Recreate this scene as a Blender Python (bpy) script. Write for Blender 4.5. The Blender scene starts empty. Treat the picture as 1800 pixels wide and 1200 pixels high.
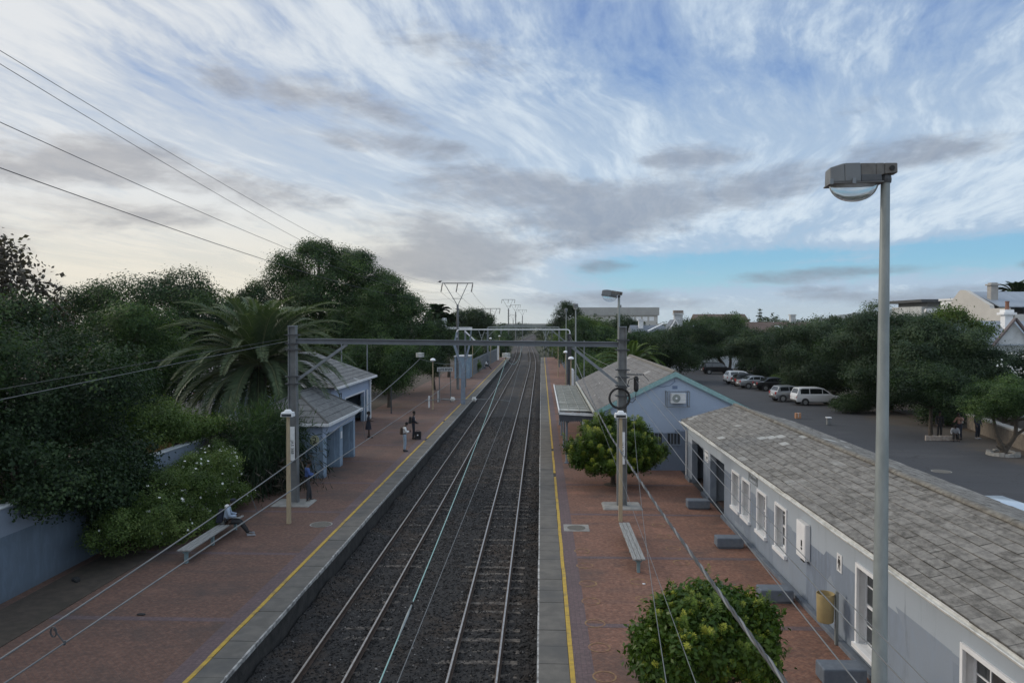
import bpy, bmesh, math, random
import numpy as np
from mathutils import Vector, Matrix
R = math.radians
S = bpy.context.scene
COL = S.collection

# ------------------------------------------------------------------ camera
cam_d = bpy.data.cameras.new("camera")
cam = bpy.data.objects.new("camera", cam_d)
COL.objects.link(cam)
cam.location = (0, 0, 7.45)
cam.rotation_euler = (R(90 - 1.411), 0, R(2.2))
cam_d.sensor_width = 36
cam_d.lens = 26.8
cam_d.clip_start = 0.1
cam_d.clip_end = 9000
S.camera = cam

# ------------------------------------------------------------------ exposure
S.view_settings.view_transform = 'Standard'
S.view_settings.look = 'None'
S.view_settings.exposure = 0.18
S.view_settings.gamma = 1
S.view_settings.use_curve_mapping = False
S.cycles.use_denoising = True
S.cycles.max_bounces = 6
S.cycles.diffuse_bounces = 3
S.cycles.transparent_max_bounces = 8
S.cycles.volume_bounces = 0

# ------------------------------------------------------------------ sun, low on the left behind thin cloud
SUN_EL, SUN_AZ = R(25), R(-64)          # azimuth from +Y, negative = to the left
sd = bpy.data.lights.new("sun", 'SUN')
sd.energy = 1.5
sd.angle = R(20)
sd.color = (1.0, 0.90, 0.76)
sun = bpy.data.objects.new("sun", sd)
COL.objects.link(sun)
dv = Vector((math.sin(SUN_AZ) * math.cos(SUN_EL), math.cos(SUN_AZ) * math.cos(SUN_EL), math.sin(SUN_EL)))
sun.rotation_euler = (-dv).to_track_quat('-Z', 'Y').to_euler()
sun.location = (-30, 20, 40)


# ------------------------------------------------------------------ node helper
class NT:
    def __init__(s, tree):
        s.t = tree; s.n = tree.nodes; s.l = tree.links

    def add(s, typ, **kw):
        n = s.n.new(typ)
        for k, v in kw.items():
            setattr(n, k, v)
        return n

    def link(s, a, b):
        s.l.new(a, b)

    def _in(s, sock, v):
        if v is None:
            return
        if isinstance(v, bpy.types.NodeSocket):
            s.l.new(v, sock)
        else:
            sock.default_value = v

    def math(s, op, a, b=None, c=None, clamp=False):
        n = s.n.new('ShaderNodeMath'); n.operation = op; n.use_clamp = clamp
        s._in(n.inputs[0], a); s._in(n.inputs[1], b)
        if c is not None:
            s._in(n.inputs[2], c)
        return n.outputs[0]

    def vmath(s, op, a, b=None):
        n = s.n.new('ShaderNodeVectorMath'); n.operation = op
        s._in(n.inputs[0], a)
        if b is not None:
            s._in(n.inputs[1], b)
        return n.outputs[0]

    def comb(s, x, y, z):
        n = s.n.new('ShaderNodeCombineXYZ')
        s._in(n.inputs[0], x); s._in(n.inputs[1], y); s._in(n.inputs[2], z)
        return n.outputs[0]

    def sep(s, v):
        n = s.n.new('ShaderNodeSeparateXYZ'); s.l.new(v, n.inputs[0])
        return n.outputs

    def noise(s, vec, scale, detail=5, rough=0.55, dist=0.0, out='Fac', dims='3D'):
        n = s.n.new('ShaderNodeTexNoise'); n.noise_dimensions = dims
        if vec is not None:
            s.l.new(vec, n.inputs['Vector'])
        s._in(n.inputs['Scale'], scale); n.inputs['Detail'].default_value = detail
        n.inputs['Roughness'].default_value = rough; n.inputs['Distortion'].default_value = dist
        return n.outputs[out]

    def mix(s, fac, a, b, blend='MIX', clamp=False):
        n = s.n.new('ShaderNodeMix'); n.data_type = 'RGBA'; n.blend_type = blend; n.clamp_result = clamp
        s._in(n.inputs[0], fac)
        for sock, v in ((n.inputs[6], a), (n.inputs[7], b)):
            if isinstance(v, bpy.types.NodeSocket):
                s.l.new(v, sock)
            else:
                sock.default_value = (v[0], v[1], v[2], 1)
        return n.outputs[2]

    def ramp(s, fac, stops, interp='LINEAR'):
        n = s.n.new('ShaderNodeValToRGB'); n.color_ramp.interpolation = interp
        e = n.color_ramp.elements
        while len(e) < len(stops):
            e.new(0.5)
        for i, (p, c) in enumerate(stops):
            e[i].position = p
            e[i].color = (c, c, c, 1) if isinstance(c, (int, float)) else (c[0], c[1], c[2], 1)
        s.l.new(fac, n.inputs[0])
        return n.outputs[0]

    def smooth(s, v, a, b):
        n = s.n.new('ShaderNodeMapRange'); n.interpolation_type = 'SMOOTHSTEP'
        s._in(n.inputs[0], v); n.inputs[1].default_value = a; n.inputs[2].default_value = b
        n.inputs[3].default_value = 0; n.inputs[4].default_value = 1
        return n.outputs[0]


def lin(r, g, b):
    f = lambda c: ((c / 255 + 0.055) / 1.055) ** 2.4 if c / 255 > 0.04045 else c / 255 / 12.92
    return (f(r), f(g), f(b))


# ------------------------------------------------------------------ sky: Nishita under cirrus and low grey cloud
W = bpy.data.worlds.new("World")
S.world = W
W.use_nodes = True
wt = NT(W.node_tree)
wt.n.clear()
wout = wt.add('ShaderNodeOutputWorld')
wbg = wt.add('ShaderNodeBackground')
SKY_STRENGTH = 0.1
wbg.inputs[1].default_value = SKY_STRENGTH
wt.link(wbg.outputs[0], wout.inputs[0])
nish = wt.add('ShaderNodeTexSky', sky_type='NISHITA')
nish.sun_disc = False
nish.sun_elevation = SUN_EL
nish.sun_rotation = SUN_AZ
nish.air_density = 1.0; nish.dust_density = 1.5; nish.ozone_density = 2.0
tc = wt.add('ShaderNodeTexCoord')
D = tc.outputs['Generated']
dx, dy, dz = wt.sep(D)
zc = wt.math('MAXIMUM', dz, 0.0)
az = wt.math('MULTIPLY', wt.math('ARCTAN2', dx, dy), 57.29578)
el = wt.math('MULTIPLY', wt.math('ARCSINE', dz), 57.29578)
# clear sky, graded by height; a little of the Nishita colour kept in it
eln = wt.math('DIVIDE', el, 40.0, clamp=True)
clear = wt.ramp(eln, [(0.0, lin(196, 214, 216)), (0.055, lin(162, 206, 222)), (0.11, lin(136, 192, 222)),
                      (0.22, lin(126, 174, 218)), (0.36, lin(110, 150, 204)), (0.55, lin(90, 128, 190)), (1.0, lin(84, 118, 176))])
nsc = wt.mix(1.0, nish.outputs[0], (SKY_STRENGTH * 0.6,) * 3, 'MULTIPLY')
clear = wt.mix(0.12, clear, nsc)
# plane of the high cloud; streaks run towards azimuth 14 degrees
den = wt.math('ADD', zc, 0.10)
px = wt.math('DIVIDE', dx, den); py = wt.math('DIVIDE', dy, den)
ca, sa = math.cos(R(15)), math.sin(R(15))
along = wt.math('ADD', wt.math('MULTIPLY', px, sa), wt.math('MULTIPLY', py, ca))
cross = wt.math('SUBTRACT', wt.math('MULTIPLY', px, ca), wt.math('MULTIPLY', py, sa))
pv0 = wt.comb(along, cross, 0.0)
warp = wt.noise(pv0, 0.55, 3, 0.5, out='Color')
wv = wt.vmath('SUBTRACT', warp, (0.5, 0.5, 0.5))
wx, wy, wz = wt.sep(wv)
along2 = wt.math('ADD', along, wt.math('MULTIPLY', wx, 1.0))
cross2 = wt.math('ADD', cross, wt.math('MULTIPLY', wy, 0.75))
fib = wt.noise(wt.comb(wt.math('MULTIPLY', along2, 0.60), wt.math('MULTIPLY', cross2, 1.75), 1.3), 1.75, 10, 0.63, 0.10)
patch = wt.noise(wt.comb(wt.math('MULTIPLY', along2, 0.55), cross2, 7.7), 0.62, 4, 0.5)
fine = wt.noise(wt.comb(wt.math('MULTIPLY', along2, 1.1), wt.math('MULTIPLY', cross2, 4.6), 4.1), 2.7, 9, 0.68, 0.2)
leftness = wt.smooth(az, 12.0, -36.0)
cov = wt.math('ADD', wt.math('MULTIPLY', fib, 0.66), wt.math('MULTIPLY', patch, 0.62))
cov = wt.math('ADD', cov, wt.math('MULTIPLY', wt.math('SUBTRACT', fine, 0.5), 0.42))
cov = wt.math('SUBTRACT', cov, 0.045)
cov = wt.math('ADD', cov, wt.math('MULTIPLY', leftness, 0.035))
cov = wt.math('ADD', cov, wt.math('MULTIPLY', wt.math('MULTIPLY', wt.smooth(az, 4.0, 16.0), wt.smooth(el, 10.0, 16.0)), 0.06))
low = wt.smooth(el, 9.0, 4.0)
cov = wt.math('ADD', cov, wt.math('MULTIPLY', low, 0.02))
# the clear blue gap low on the right
gap = wt.math('MULTIPLY', wt.smooth(wt.math('ABSOLUTE', wt.math('SUBTRACT', el, wt.math('ADD', 3.3, wt.math('MULTIPLY', az, 0.035)))), 1.9, 0.5), wt.smooth(az, -3.0, 8.0))
cov = wt.math('SUBTRACT', cov, wt.math('MULTIPLY', gap, wt.math('ADD', 0.12, wt.math('MULTIPLY', wt.noise(wt.comb(wt.math('MULTIPLY', az, 0.06), wt.math('MULTIPLY', el, 0.9), 8.0), 1.6, 7, 0.6), 0.72))))
veil = wt.math('MULTIPLY', wt.smooth(wt.math('ADD', cov, wt.math('MULTIPLY', wt.smooth(el, 19.0, 9.0), 0.17)), 0.30, 0.70), 0.88)
core = wt.smooth(wt.math('ADD', cov, wt.math('MULTIPLY', wt.math('MULTIPLY', wt.smooth(el, 13.0, 8.0), wt.smooth(el, 3.0, 5.5)), 0.07)), 0.55, 0.77)
ccol = wt.mix(leftness, lin(218, 230, 239), lin(228, 229, 229))
sky = wt.mix(veil, clear, wt.mix(leftness, lin(170, 190, 212), lin(198, 205, 213)))
sky = wt.mix(wt.math('MULTIPLY', core, 0.72), sky, ccol)
# cream light over the left horizon, paler to the right
glow = wt.math('MULTIPLY', wt.smooth(el, 11.0, 2.0), wt.smooth(az, 4.0, -14.0))
sky = wt.mix(wt.math('MULTIPLY', glow, 0.62), sky, lin(240, 227, 198))
hz = wt.math('MULTIPLY', wt.smooth(el, 2.6, 0.2), 0.75)
sky = wt.mix(hz, sky, wt.mix(wt.smooth(az, -14.0, 10.0), lin(222, 216, 198), lin(186, 203, 212)))
# low grey cumulus scraps: soft areas broken up by noise
cn = wt.noise(wt.comb(wt.math('MULTIPLY', az, 0.085), wt.math('MULTIPLY', el, 0.26), 3.0), 1.25, 10, 0.62, 0.15)
cn = wt.math('ADD', wt.math('MULTIPLY', wt.math('SUBTRACT', cn, 0.5), 2.1), 0.0)
AREAS = [  # azimuth, elevation, half width, half height, tilt
    (-6.5, 5.6, 8.5, 2.9, 0.0, 1.25), (-3.0, 9.6, 7.5, 2.2, -0.05, 1.1), (4.5, 8.2, 12.0, 2.6, 0.14, 1.3), (24.0, 11.0, 8.0, 1.2, .1, .6), (-12.5, 4.2, 5.0, 1.6, 0.0, 1.0), (16.5, 9.7, 6.5, 1.5, 0.16, 1.05), (11.0, 11.7, 4.6, 1.2, 0.0, 0.9),
    (21.5, 14.0, 3.6, 1.1, 0.3, 0.6), (-16.5, 15.8, 8.0, 1.7, -0.13, 0.8), (-12.0, 13.0, 7.0, 1.0, -0.1, 0.7), (-33.0, 10.5, 11.0, 2.2, 0.0, 0.9), (-24.0, 9.8, 8.0, 1.7, -0.15, 0.8), (-30.0, 7.4, 10.0, 1.3, 0.0, 0.85),
    (-38.0, 6.0, 9.0, 2.2, 0.0, 0.8), (-8.0, 20.0, 6.0, 1.6, -0.3, 0.5), (4.0, 4.0, 2.4, .6, 0.0, 0.55), (19.5, 3.35, 7.5, .55, 0.03, 0.55), (34.5, 3.7, 3.0, .5, .05, 1.0), (6.5, 1.6, 9.0, .9, 0.0, 0.8), (26.0, 1.9, 12.0, .8, 0.02, 0.6),
    (-36.0, 2.8, 3.6, 1.8, 0.0, 1.0)]
low_m = None
for (a0, e0, ra, re, tl, amt) in AREAS:
    da = wt.math('SUBTRACT', az, a0)
    de = wt.math('SUBTRACT', wt.math('SUBTRACT', el, e0), wt.math('MULTIPLY', da, tl))
    q = wt.math('ADD', wt.math('POWER', wt.math('DIVIDE', da, ra), 2.0), wt.math('POWER', wt.math('DIVIDE', de, re), 2.0))
    v = wt.math('MULTIPLY', wt.math('SUBTRACT', 1.2, q), 0.50 * amt)
    low_m = v if low_m is None else wt.math('MAXIMUM', low_m, v)
low_m = wt.math('MAXIMUM', low_m, -0.5)
lowf = wt.smooth(wt.math('ADD', low_m, wt.math('MULTIPLY', cn, 1.05)), 0.02, 0.62)
gcol = wt.mix(wt.smooth(el, 3.0, 14.0), lin(132, 141, 156), lin(140, 150, 168))
gcol = wt.mix(wt.math('MULTIPLY', leftness, 0.75), gcol, lin(176, 171, 167))
gcol = wt.mix(wt.math('MULTIPLY', wt.smooth(cn, -0.15, 0.45), 0.6), gcol, lin(120, 128, 144))
sky = wt.mix(wt.math('MULTIPLY', lowf, 0.72), sky, gcol)
# unseen sky overhead and behind the viewer is brightened to light the ground
lift = wt.math('ADD', wt.math('MULTIPLY', wt.smooth(el, 27.0, 58.0), 0.20), wt.math('MULTIPLY', wt.smooth(dy, 0.1, -0.6), 0.25))
lift = wt.math('ADD', lift, 0.97)
white = wt.mix(wt.math('MULTIPLY', wt.math('SUBTRACT', lift, 1.0), 0.40, clamp=True), sky, lin(212, 216, 220))
final = wt.vmath('MULTIPLY', white, wt.comb(lift, lift, lift))
final = wt.mix(1.0, final, (1.0 / SKY_STRENGTH,) * 3, 'MULTIPLY')
wt.link(final, wbg.inputs[0])


# ------------------------------------------------------------------ materials
MATS = {}


def principled(name):
    m = bpy.data.materials.new(name)
    m.use_nodes = True
    t = NT(m.node_tree)
    b = t.n['Principled BSDF']
    return m, t, b


def M(name, c1, c2=None, scale=4.0, rough=0.85, bump=0.0, bscale=None, metal=0.0, c3=None, s3=0.6, f3=0.5, detail=6, stretch=None, spec=0.5, emit=None):
    """two-tone noisy surface with an optional third tone in larger patches"""
    if name in MATS:
        return MATS[name]
    m, t, b = principled(name)
    tc = t.add('ShaderNodeTexCoord')
    vec = tc.outputs['Object']
    if stretch:
        vec = t.vmath('MULTIPLY', vec, stretch)
    col = None
    if c2 is None:
        c2 = tuple(x * 0.82 for x in c1)
    f = t.smooth(t.noise(vec, scale, detail, 0.6), 0.32, 0.68)
    col = t.mix(f, c1, c2)
    if c3 is not None:
        g = t.smooth(t.noise(vec, s3, 5, 0.62), 0.5, 0.66)
        col = t.mix(t.math('MULTIPLY', g, f3), col, c3)
    t.link(col, b.inputs['Base Color'])
    b.inputs['Roughness'].default_value = rough
    b.inputs['Metallic'].default_value = metal
    b.inputs['Specular IOR Level'].default_value = spec
    if bump:
        bn = t.add('ShaderNodeBump')
        bn.inputs['Strength'].default_value = bump
        bn.inputs['Distance'].default_value = 0.02
        t.link(t.noise(vec, bscale or scale * 4, 6, 0.65), bn.inputs['Height'])
        t.link(bn.outputs[0], b.inputs['Normal'])
    MATS[name] = m
    return m


def paver_mat(name, cols, mortar, bw, bh, rot=45, dirt=(0.05, 0.04, 0.035), dirt_f=0.6):
    m, t, b = principled(name)
    tc = t.add('ShaderNodeTexCoord')
    mp = t.add('ShaderNodeMapping')
    mp.inputs['Rotation'].default_value = (0, 0, R(rot))
    t.link(tc.outputs['Object'], mp.inputs[0])
    v = mp.outputs[0]
    # herringbone-like: two brick courses swapped in a checker
    def brick(vec, sx, sy):
        br = t.add('ShaderNodeTexBrick')
        br.inputs['Scale'].default_value = 1
        br.inputs['Brick Width'].default_value = sx
        br.inputs['Row Height'].default_value = sy
        br.inputs['Mortar Size'].default_value = 0.006
        br.inputs['Mortar Smooth'].default_value = 0.3
        br.inputs['Color1'].default_value = (0, 0, 0, 1)
        br.inputs['Color2'].default_value = (1, 1, 1, 1)
        br.inputs['Mortar'].default_value = (0.5, 0.5, 0.5, 1)
        t.link(vec, br.inputs['Vector'])
        return br
    b1 = brick(v, bw, bh)
    x, y, z = t.sep(v)
    b2 = brick(t.comb(y, x, z), bw, bh)
    ch = t.add('ShaderNodeTexChecker')
    ch.inputs['Scale'].default_value = 1 / bw
    ch.inputs[1].default_value = (0, 0, 0, 1); ch.inputs[2].default_value = (1, 1, 1, 1)
    t.link(v, ch.inputs['Vector'])
    tone = t.mix(ch.outputs['Fac'], b1.outputs['Color'], b2.outputs['Color'])
    mort = t.mix(ch.outputs['Fac'], b1.outputs['Fac'], b2.outputs['Fac'])
    ob = tc.outputs['Object']
    rnd = t.noise(ob, 9, 3, 0.7)
    col = t.ramp(t.smooth(rnd, 0.25, 0.75), [(0, cols[0]), (0.5, cols[1]), (1, cols[2])])
    col = t.mix(t.math('MULTIPLY', t.sep(tone)[0], 0.35), col, cols[3])
    col = t.mix(t.math('MULTIPLY', t.sep(mort)[0], 0.75), col, mortar)
    n1 = t.smooth(t.noise(ob, 0.35, 6, 0.65), 0.46, 0.72)
    n2 = t.smooth(t.noise(ob, 1.9, 6, 0.7), 0.52, 0.8)
    n3 = t.smooth(t.noise(t.vmath('MULTIPLY', ob, (0.35, 1.4, 1)), 1.1, 5, 0.6), 0.5, 0.75)
    d = t.math('MULTIPLY', t.math('MAXIMUM', t.math('MAXIMUM', n1, t.math('MULTIPLY', n2, 0.8)), t.math('MULTIPLY', n3, 0.7)), dirt_f)
    col = t.mix(d, col, dirt)
    lt = t.smooth(t.noise(t.vmath('ADD', ob, (31, 7, 0)), 0.6, 5, 0.6), 0.55, 0.75)
    col = t.mix(t.math('MULTIPLY', lt, 0.42), col, tuple(min(1, c * 1.75) for c in cols[1]))
    t.link(col, b.inputs['Base Color'])
    b.inputs['Roughness'].default_value = 0.88
    bn = t.add('ShaderNodeBump')
    bn.inputs['Strength'].default_value = 0.5; bn.inputs['Distance'].default_value = 0.006
    h = t.math('SUBTRACT', t.math('MULTIPLY', rnd, 0.4), t.sep(mort)[0])
    t.link(h, bn.inputs['Height']); t.link(bn.outputs[0], b.inputs['Normal'])
    MATS[name] = m
    return m


def leaf_mat(name, dark, mid, light, trans=0.28, rough=0.55):
    m, t, b = principled(name)
    a = t.add('ShaderNodeAttribute'); a.attribute_name = 'tint'
    col = t.ramp(a.outputs['Fac'], [(0.0, dark), (0.55, mid), (1.0, light)])
    t.link(col, b.inputs['Base Color'])
    b.inputs['Roughness'].default_value = rough
    b.inputs['Specular IOR Level'].default_value = 0.18
    tr = t.add('ShaderNodeBsdfTranslucent')
    t.link(t.mix(1.0, col, (1.3, 1.5, 0.7), 'MULTIPLY'), tr.inputs[0])
    mx = t.add('ShaderNodeMixShader'); mx.inputs[0].default_value = trans
    t.link(b.outputs[0], mx.inputs[1]); t.link(tr.outputs[0], mx.inputs[2])
    t.link(mx.outputs[0], t.n['Material Output'].inputs[0])
    MATS[name] = m
    return m


# ------------------------------------------------------------------ objects
ROOT = {}      # world location of the top-level object an object belongs to


def link(o, parent=None):
    COL.objects.link(o)
    if parent is not None:
        o.parent = parent
    return o


def tag(o, label=None, cat=None, group=None, kind=None):
    if label: o['label'] = label
    if cat: o['category'] = cat
    if group: o['group'] = group
    if kind: o['kind'] = kind
    return o


def thing(name, loc, label, cat, group=None, rz=0.0):
    o = bpy.data.objects.new(name, None)
    o.empty_display_size = 0.3
    o.location = loc
    o.rotation_euler = (0, 0, rz)
    link(o)
    tag(o, label, cat, group)
    ROOT[o.name] = Vector(loc)
    return o


def dup(o, parent=None, loc=None, rz=None, label=None, group=None):
    c = o.copy()
    COL.objects.link(c)
    if parent is not None:
        c.parent = parent
    if loc is not None:
        c.location = loc
    if rz is not None:
        c.rotation_euler = (0, 0, rz)
    if label: c['label'] = label
    if group: c['group'] = group
    for ch in list(o.children):
        dup(ch, c)
    return c


class MB:
    def __init__(s):
        s.v = []; s.f = []; s.m = []; s.mi = 0

    def quad(s, *p):
        n = len(s.v); s.v += [tuple(q) for q in p]; s.f.append(tuple(range(n, n + len(p)))); s.m.append(s.mi)
        return s

    def box(s, x0, x1, y0, y1, z0, z1):
        n = len(s.v)
        s.v += [(x0, y0, z0), (x1, y0, z0), (x1, y1, z0), (x0, y1, z0), (x0, y0, z1), (x1, y0, z1), (x1, y1, z1), (x0, y1, z1)]
        for q in ((3, 2, 1, 0), (4, 5, 6, 7), (0, 1, 5, 4), (1, 2, 6, 5), (2, 3, 7, 6), (3, 0, 4, 7)):
            s.f.append(tuple(n + i for i in q)); s.m.append(s.mi)
        return s

    def hexa(s, bot, top):
        """eight corners: four below, four above, both counter-clockwise"""
        n = len(s.v); s.v += [tuple(p) for p in bot] + [tuple(p) for p in top]
        k = len(bot)
        s.f.append(tuple(n + i for i in reversed(range(k)))); s.m.append(s.mi)
        s.f.append(tuple(n + k + i for i in range(k))); s.m.append(s.mi)
        for i in range(k):
            j = (i + 1) % k
            s.f.append((n + i, n + j, n + k + j, n + k + i)); s.m.append(s.mi)
        return s

    def bar(s, p0, p1, w, h=None, up=(0, 0, 1)):
        """rectangular bar from p0 to p1"""
        h = h or w
        a, b = Vector(p0), Vector(p1)
        d = (b - a).normalized()
        u = Vector(up)
        if abs(d.dot(u)) > 0.98:
            u = Vector((0, 1, 0))
        sx = d.cross(u).normalized() * (w / 2); sz = sx.normalized().cross(d).normalized() * (h / 2)
        return s.hexa([a - sx - sz, a + sx - sz, a + sx + sz, a - sx + sz], [b - sx - sz, b + sx - sz, b + sx + sz, b - sx + sz])

    def tube(s, pts, r, n=8, cap=True):
        pts = [Vector(p) for p in pts]
        rr = r if isinstance(r, (list, tuple)) else [r] * len(pts)
        base = len(s.v)
        prev = None
        for i, p in enumerate(pts):
            d = (pts[min(i + 1, len(pts) - 1)] - pts[max(i - 1, 0)])
            d = d.normalized() if d.length > 1e-9 else Vector((0, 0, 1))
            if prev is None:
                u = Vector((0, 0, 1)) if abs(d.z) < 0.9 else Vector((1, 0, 0))
            else:
                u = prev
            x = d.cross(u)
            if x.length < 1e-6:
                x = d.cross(Vector((0, 1, 0)))
            x.normalize(); y = x.cross(d).normalized(); prev = y
            for k in range(n):
                a = 2 * math.pi * k / n
                s.v.append(tuple(p + x * math.cos(a) * rr[i] + y * math.sin(a) * rr[i]))
        for i in range(len(pts) - 1):
            for k in range(n):
                k2 = (k + 1) % n
                s.f.append((base + i * n + k, base + i * n + k2, base + (i + 1) * n + k2, base + (i + 1) * n + k)); s.m.append(s.mi)
        if cap:
            s.f.append(tuple(base + k for k in reversed(range(n)))); s.m.append(s.mi)
            e = base + (len(pts) - 1) * n
            s.f.append(tuple(e + k for k in range(n))); s.m.append(s.mi)
        return s

    def lathe(s, c, prof, n=16, axis='z'):
        """profile of (radius, height) turned about an upright axis at c"""
        base = len(s.v)
        for (r, h) in prof:
            for k in range(n):
                a = 2 * math.pi * k / n
                x, y = r * math.cos(a), r * math.sin(a)
                if axis == 'z': p = (c[0] + x, c[1] + y, c[2] + h)
                elif axis == 'y': p = (c[0] + x, c[1] + h, c[2] + y)
                else: p = (c[0] + h, c[1] + x, c[2] + y)
                s.v.append(p)
        for i in range(len(prof) - 1):
            for k in range(n):
                k2 = (k + 1) % n
                s.f.append((base + i * n + k, base + i * n + k2, base + (i + 1) * n + k2, base + (i + 1) * n + k)); s.m.append(s.mi)
        s.f.append(tuple(base + k for k in reversed(range(n)))); s.m.append(s.mi)
        e = base + (len(prof) - 1) * n
        s.f.append(tuple(e + k for k in range(n))); s.m.append(s.mi)
        return s

    def prism(s, poly, a0, a1, axis='y'):
        """polygon of two coordinates pushed along an axis"""
        def P(p, a):
            if axis == 'y': return (p[0], a, p[1])
            if axis == 'x': return (a, p[0], p[1])
            return (p[0], p[1], a)
        return s.hexa([P(p, a0) for p in poly], [P(p, a1) for p in poly])

    def ell(s, c, r, n=12, k=8):
        base = len(s.v)
        prof = [(math.sin(math.pi * i / k), -math.cos(math.pi * i / k)) for i in range(k + 1)]
        for (q, h) in prof:
            q = max(q, 0.02)
            for j in range(n):
                a = 2 * math.pi * j / n
                s.v.append((c[0] + r[0] * q * math.cos(a), c[1] + r[1] * q * math.sin(a), c[2] + r[2] * h))
        for i in range(k):
            for j in range(n):
                j2 = (j + 1) % n
                s.f.append((base + i * n + j, base + i * n + j2, base + (i + 1) * n + j2, base + (i + 1) * n + j)); s.m.append(s.mi)
        return s

    def build(s, name, mats, parent=None, loc=None, smooth=False, bevel=0.0, world=True, seg=2):
        me = bpy.data.meshes.new(name)
        v = s.v
        off = Vector((0, 0, 0))
        if parent is not None and world:
            off = ROOT.get(parent.name, Vector((0, 0, 0)))
        if loc is not None:
            off = Vector(loc)
        v = [(p[0] - off[0], p[1] - off[1], p[2] - off[2]) for p in v]
        me.from_pydata(v, [], s.f)
        if not isinstance(mats, (list, tuple)):
            mats = [mats]
        for m in mats:
            me.materials.append(m)
        if len(mats) > 1:
            me.polygons.foreach_set('material_index', s.m)
        bm = bmesh.new(); bm.from_mesh(me); bmesh.ops.recalc_face_normals(bm, faces=bm.faces); bm.to_mesh(me); bm.free()
        o = bpy.data.objects.new(name, me)
        if smooth:
            me.polygons.foreach_set('use_smooth', [True] * len(me.polygons))
            try:
                me.set_sharp_from_angle(angle=R(45))
            except Exception:
                pass
        if bevel:
            md = o.modifiers.new('bevel', 'BEVEL'); md.width = bevel; md.segments = seg; md.limit_method = 'ANGLE'; md.angle_limit = R(40)
        if loc is not None and parent is None:
            o.location = loc
        link(o, parent)
        if parent is not None:
            ROOT[o.name] = ROOT.get(parent.name, Vector((0, 0, 0))) if world else Vector((0, 0, 0))
        else:
            ROOT[o.name] = Vector(loc) if loc is not None else Vector((0, 0, 0))
        return o


def text_mesh(name, txt, size, mat, parent, loc, rot, depth=0.004, align='CENTER', spacing=1.0):
    """lettering at a world place; rot is an euler"""
    cu = bpy.data.curves.new(name, 'FONT')
    cu.body = txt; cu.size = size; cu.align_x = align; cu.align_y = 'CENTER'; cu.extrude = depth; cu.space_character = spacing
    to = bpy.data.objects.new(name, cu)
    COL.objects.link(to)
    dg = bpy.context.evaluated_depsgraph_get()
    me = bpy.data.meshes.new_from_object(to.evaluated_get(dg))
    bpy.data.objects.remove(to); bpy.data.curves.remove(cu)
    me.materials.clear(); me.materials.append(mat)
    off = ROOT.get(parent.name, Vector((0, 0, 0)))
    me.transform(Matrix.Translation(Vector(loc) - off) @ rot.to_matrix().to_4x4())
    o = bpy.data.objects.new(name, me)
    link(o, parent)
    ROOT[o.name] = off
    return o


def wall_openings(mb, axis, a0, a1, s0, s1, z0, z1, ops):
    """a wall of thickness a0..a1 along the axis, running s0..s1, pierced by openings (s,s,z,z)"""
    ss = sorted({s0, s1, *[q for o in ops for q in o[:2] if s0 < q < s1]})
    for i in range(len(ss) - 1):
        lo, hi = ss[i], ss[i + 1]
        mid = (lo + hi) / 2
        cuts = sorted([(o[2], o[3]) for o in ops if o[0] < mid < o[1]])
        z = z0
        segs = []
        for (c0, c1) in cuts:
            if c0 > z: segs.append((z, c0))
            z = max(z, c1)
        if z < z1: segs.append((z, z1))
        for (b0, b1) in segs:
            if axis == 'x': mb.box(a0, a1, lo, hi, b0, b1)
            else: mb.box(lo, hi, a0, a1, b0, b1)


# ------------------------------------------------------------------ foliage
def leaves_mesh(name, P, N, T, size, mat, parent, tint, aspect=0.5, fold=0.15, world=True, loc=None):
    """one small rhombic leaf per point; N normal, T long axis"""
    n = len(P)
    N = N / np.maximum(np.linalg.norm(N, axis=1, keepdims=True), 1e-6)
    T = T - N * np.sum(N * T, axis=1, keepdims=True)
    T = T / np.maximum(np.linalg.norm(T, axis=1, keepdims=True), 1e-6)
    B = np.cross(N, T)
    sz = (size if np.ndim(size) else np.full(n, size)).reshape(-1, 1)
    V = np.empty((n, 4, 3))
    V[:, 0] = P
    V[:, 1] = P + T * sz * 0.5 + B * sz * aspect * 0.5 + N * sz * fold * 0.5
    V[:, 2] = P + T * sz
    V[:, 3] = P + T * sz * 0.5 - B * sz * aspect * 0.5 + N * sz * fold * 0.5
    off = np.zeros(3)
    if parent is not None and world:
        off = np.array(ROOT.get(parent.name, Vector((0, 0, 0))))
    V = V.reshape(-1, 3) - off
    me = bpy.data.meshes.new(name)
    me.vertices.add(n * 4); me.vertices.foreach_set('co', V.astype(np.float32).ravel())
    me.loops.add(n * 4); me.loops.foreach_set('vertex_index', np.arange(n * 4, dtype=np.int32))
    me.polygons.add(n); me.polygons.foreach_set('loop_start', np.arange(0, n * 4, 4, dtype=np.int32))
    me.update(calc_edges=True)
    at = me.attributes.new('tint', 'FLOAT', 'FACE')
    at.data.foreach_set('value', np.clip(tint, 0, 1).astype(np.float32))
    for mm in (mat if isinstance(mat, (list, tuple)) else [mat]):
        me.materials.append(mm)
    o = bpy.data.objects.new(name, me)
    link(o, parent)
    ROOT[o.name] = Vector(off)
    return o


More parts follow.
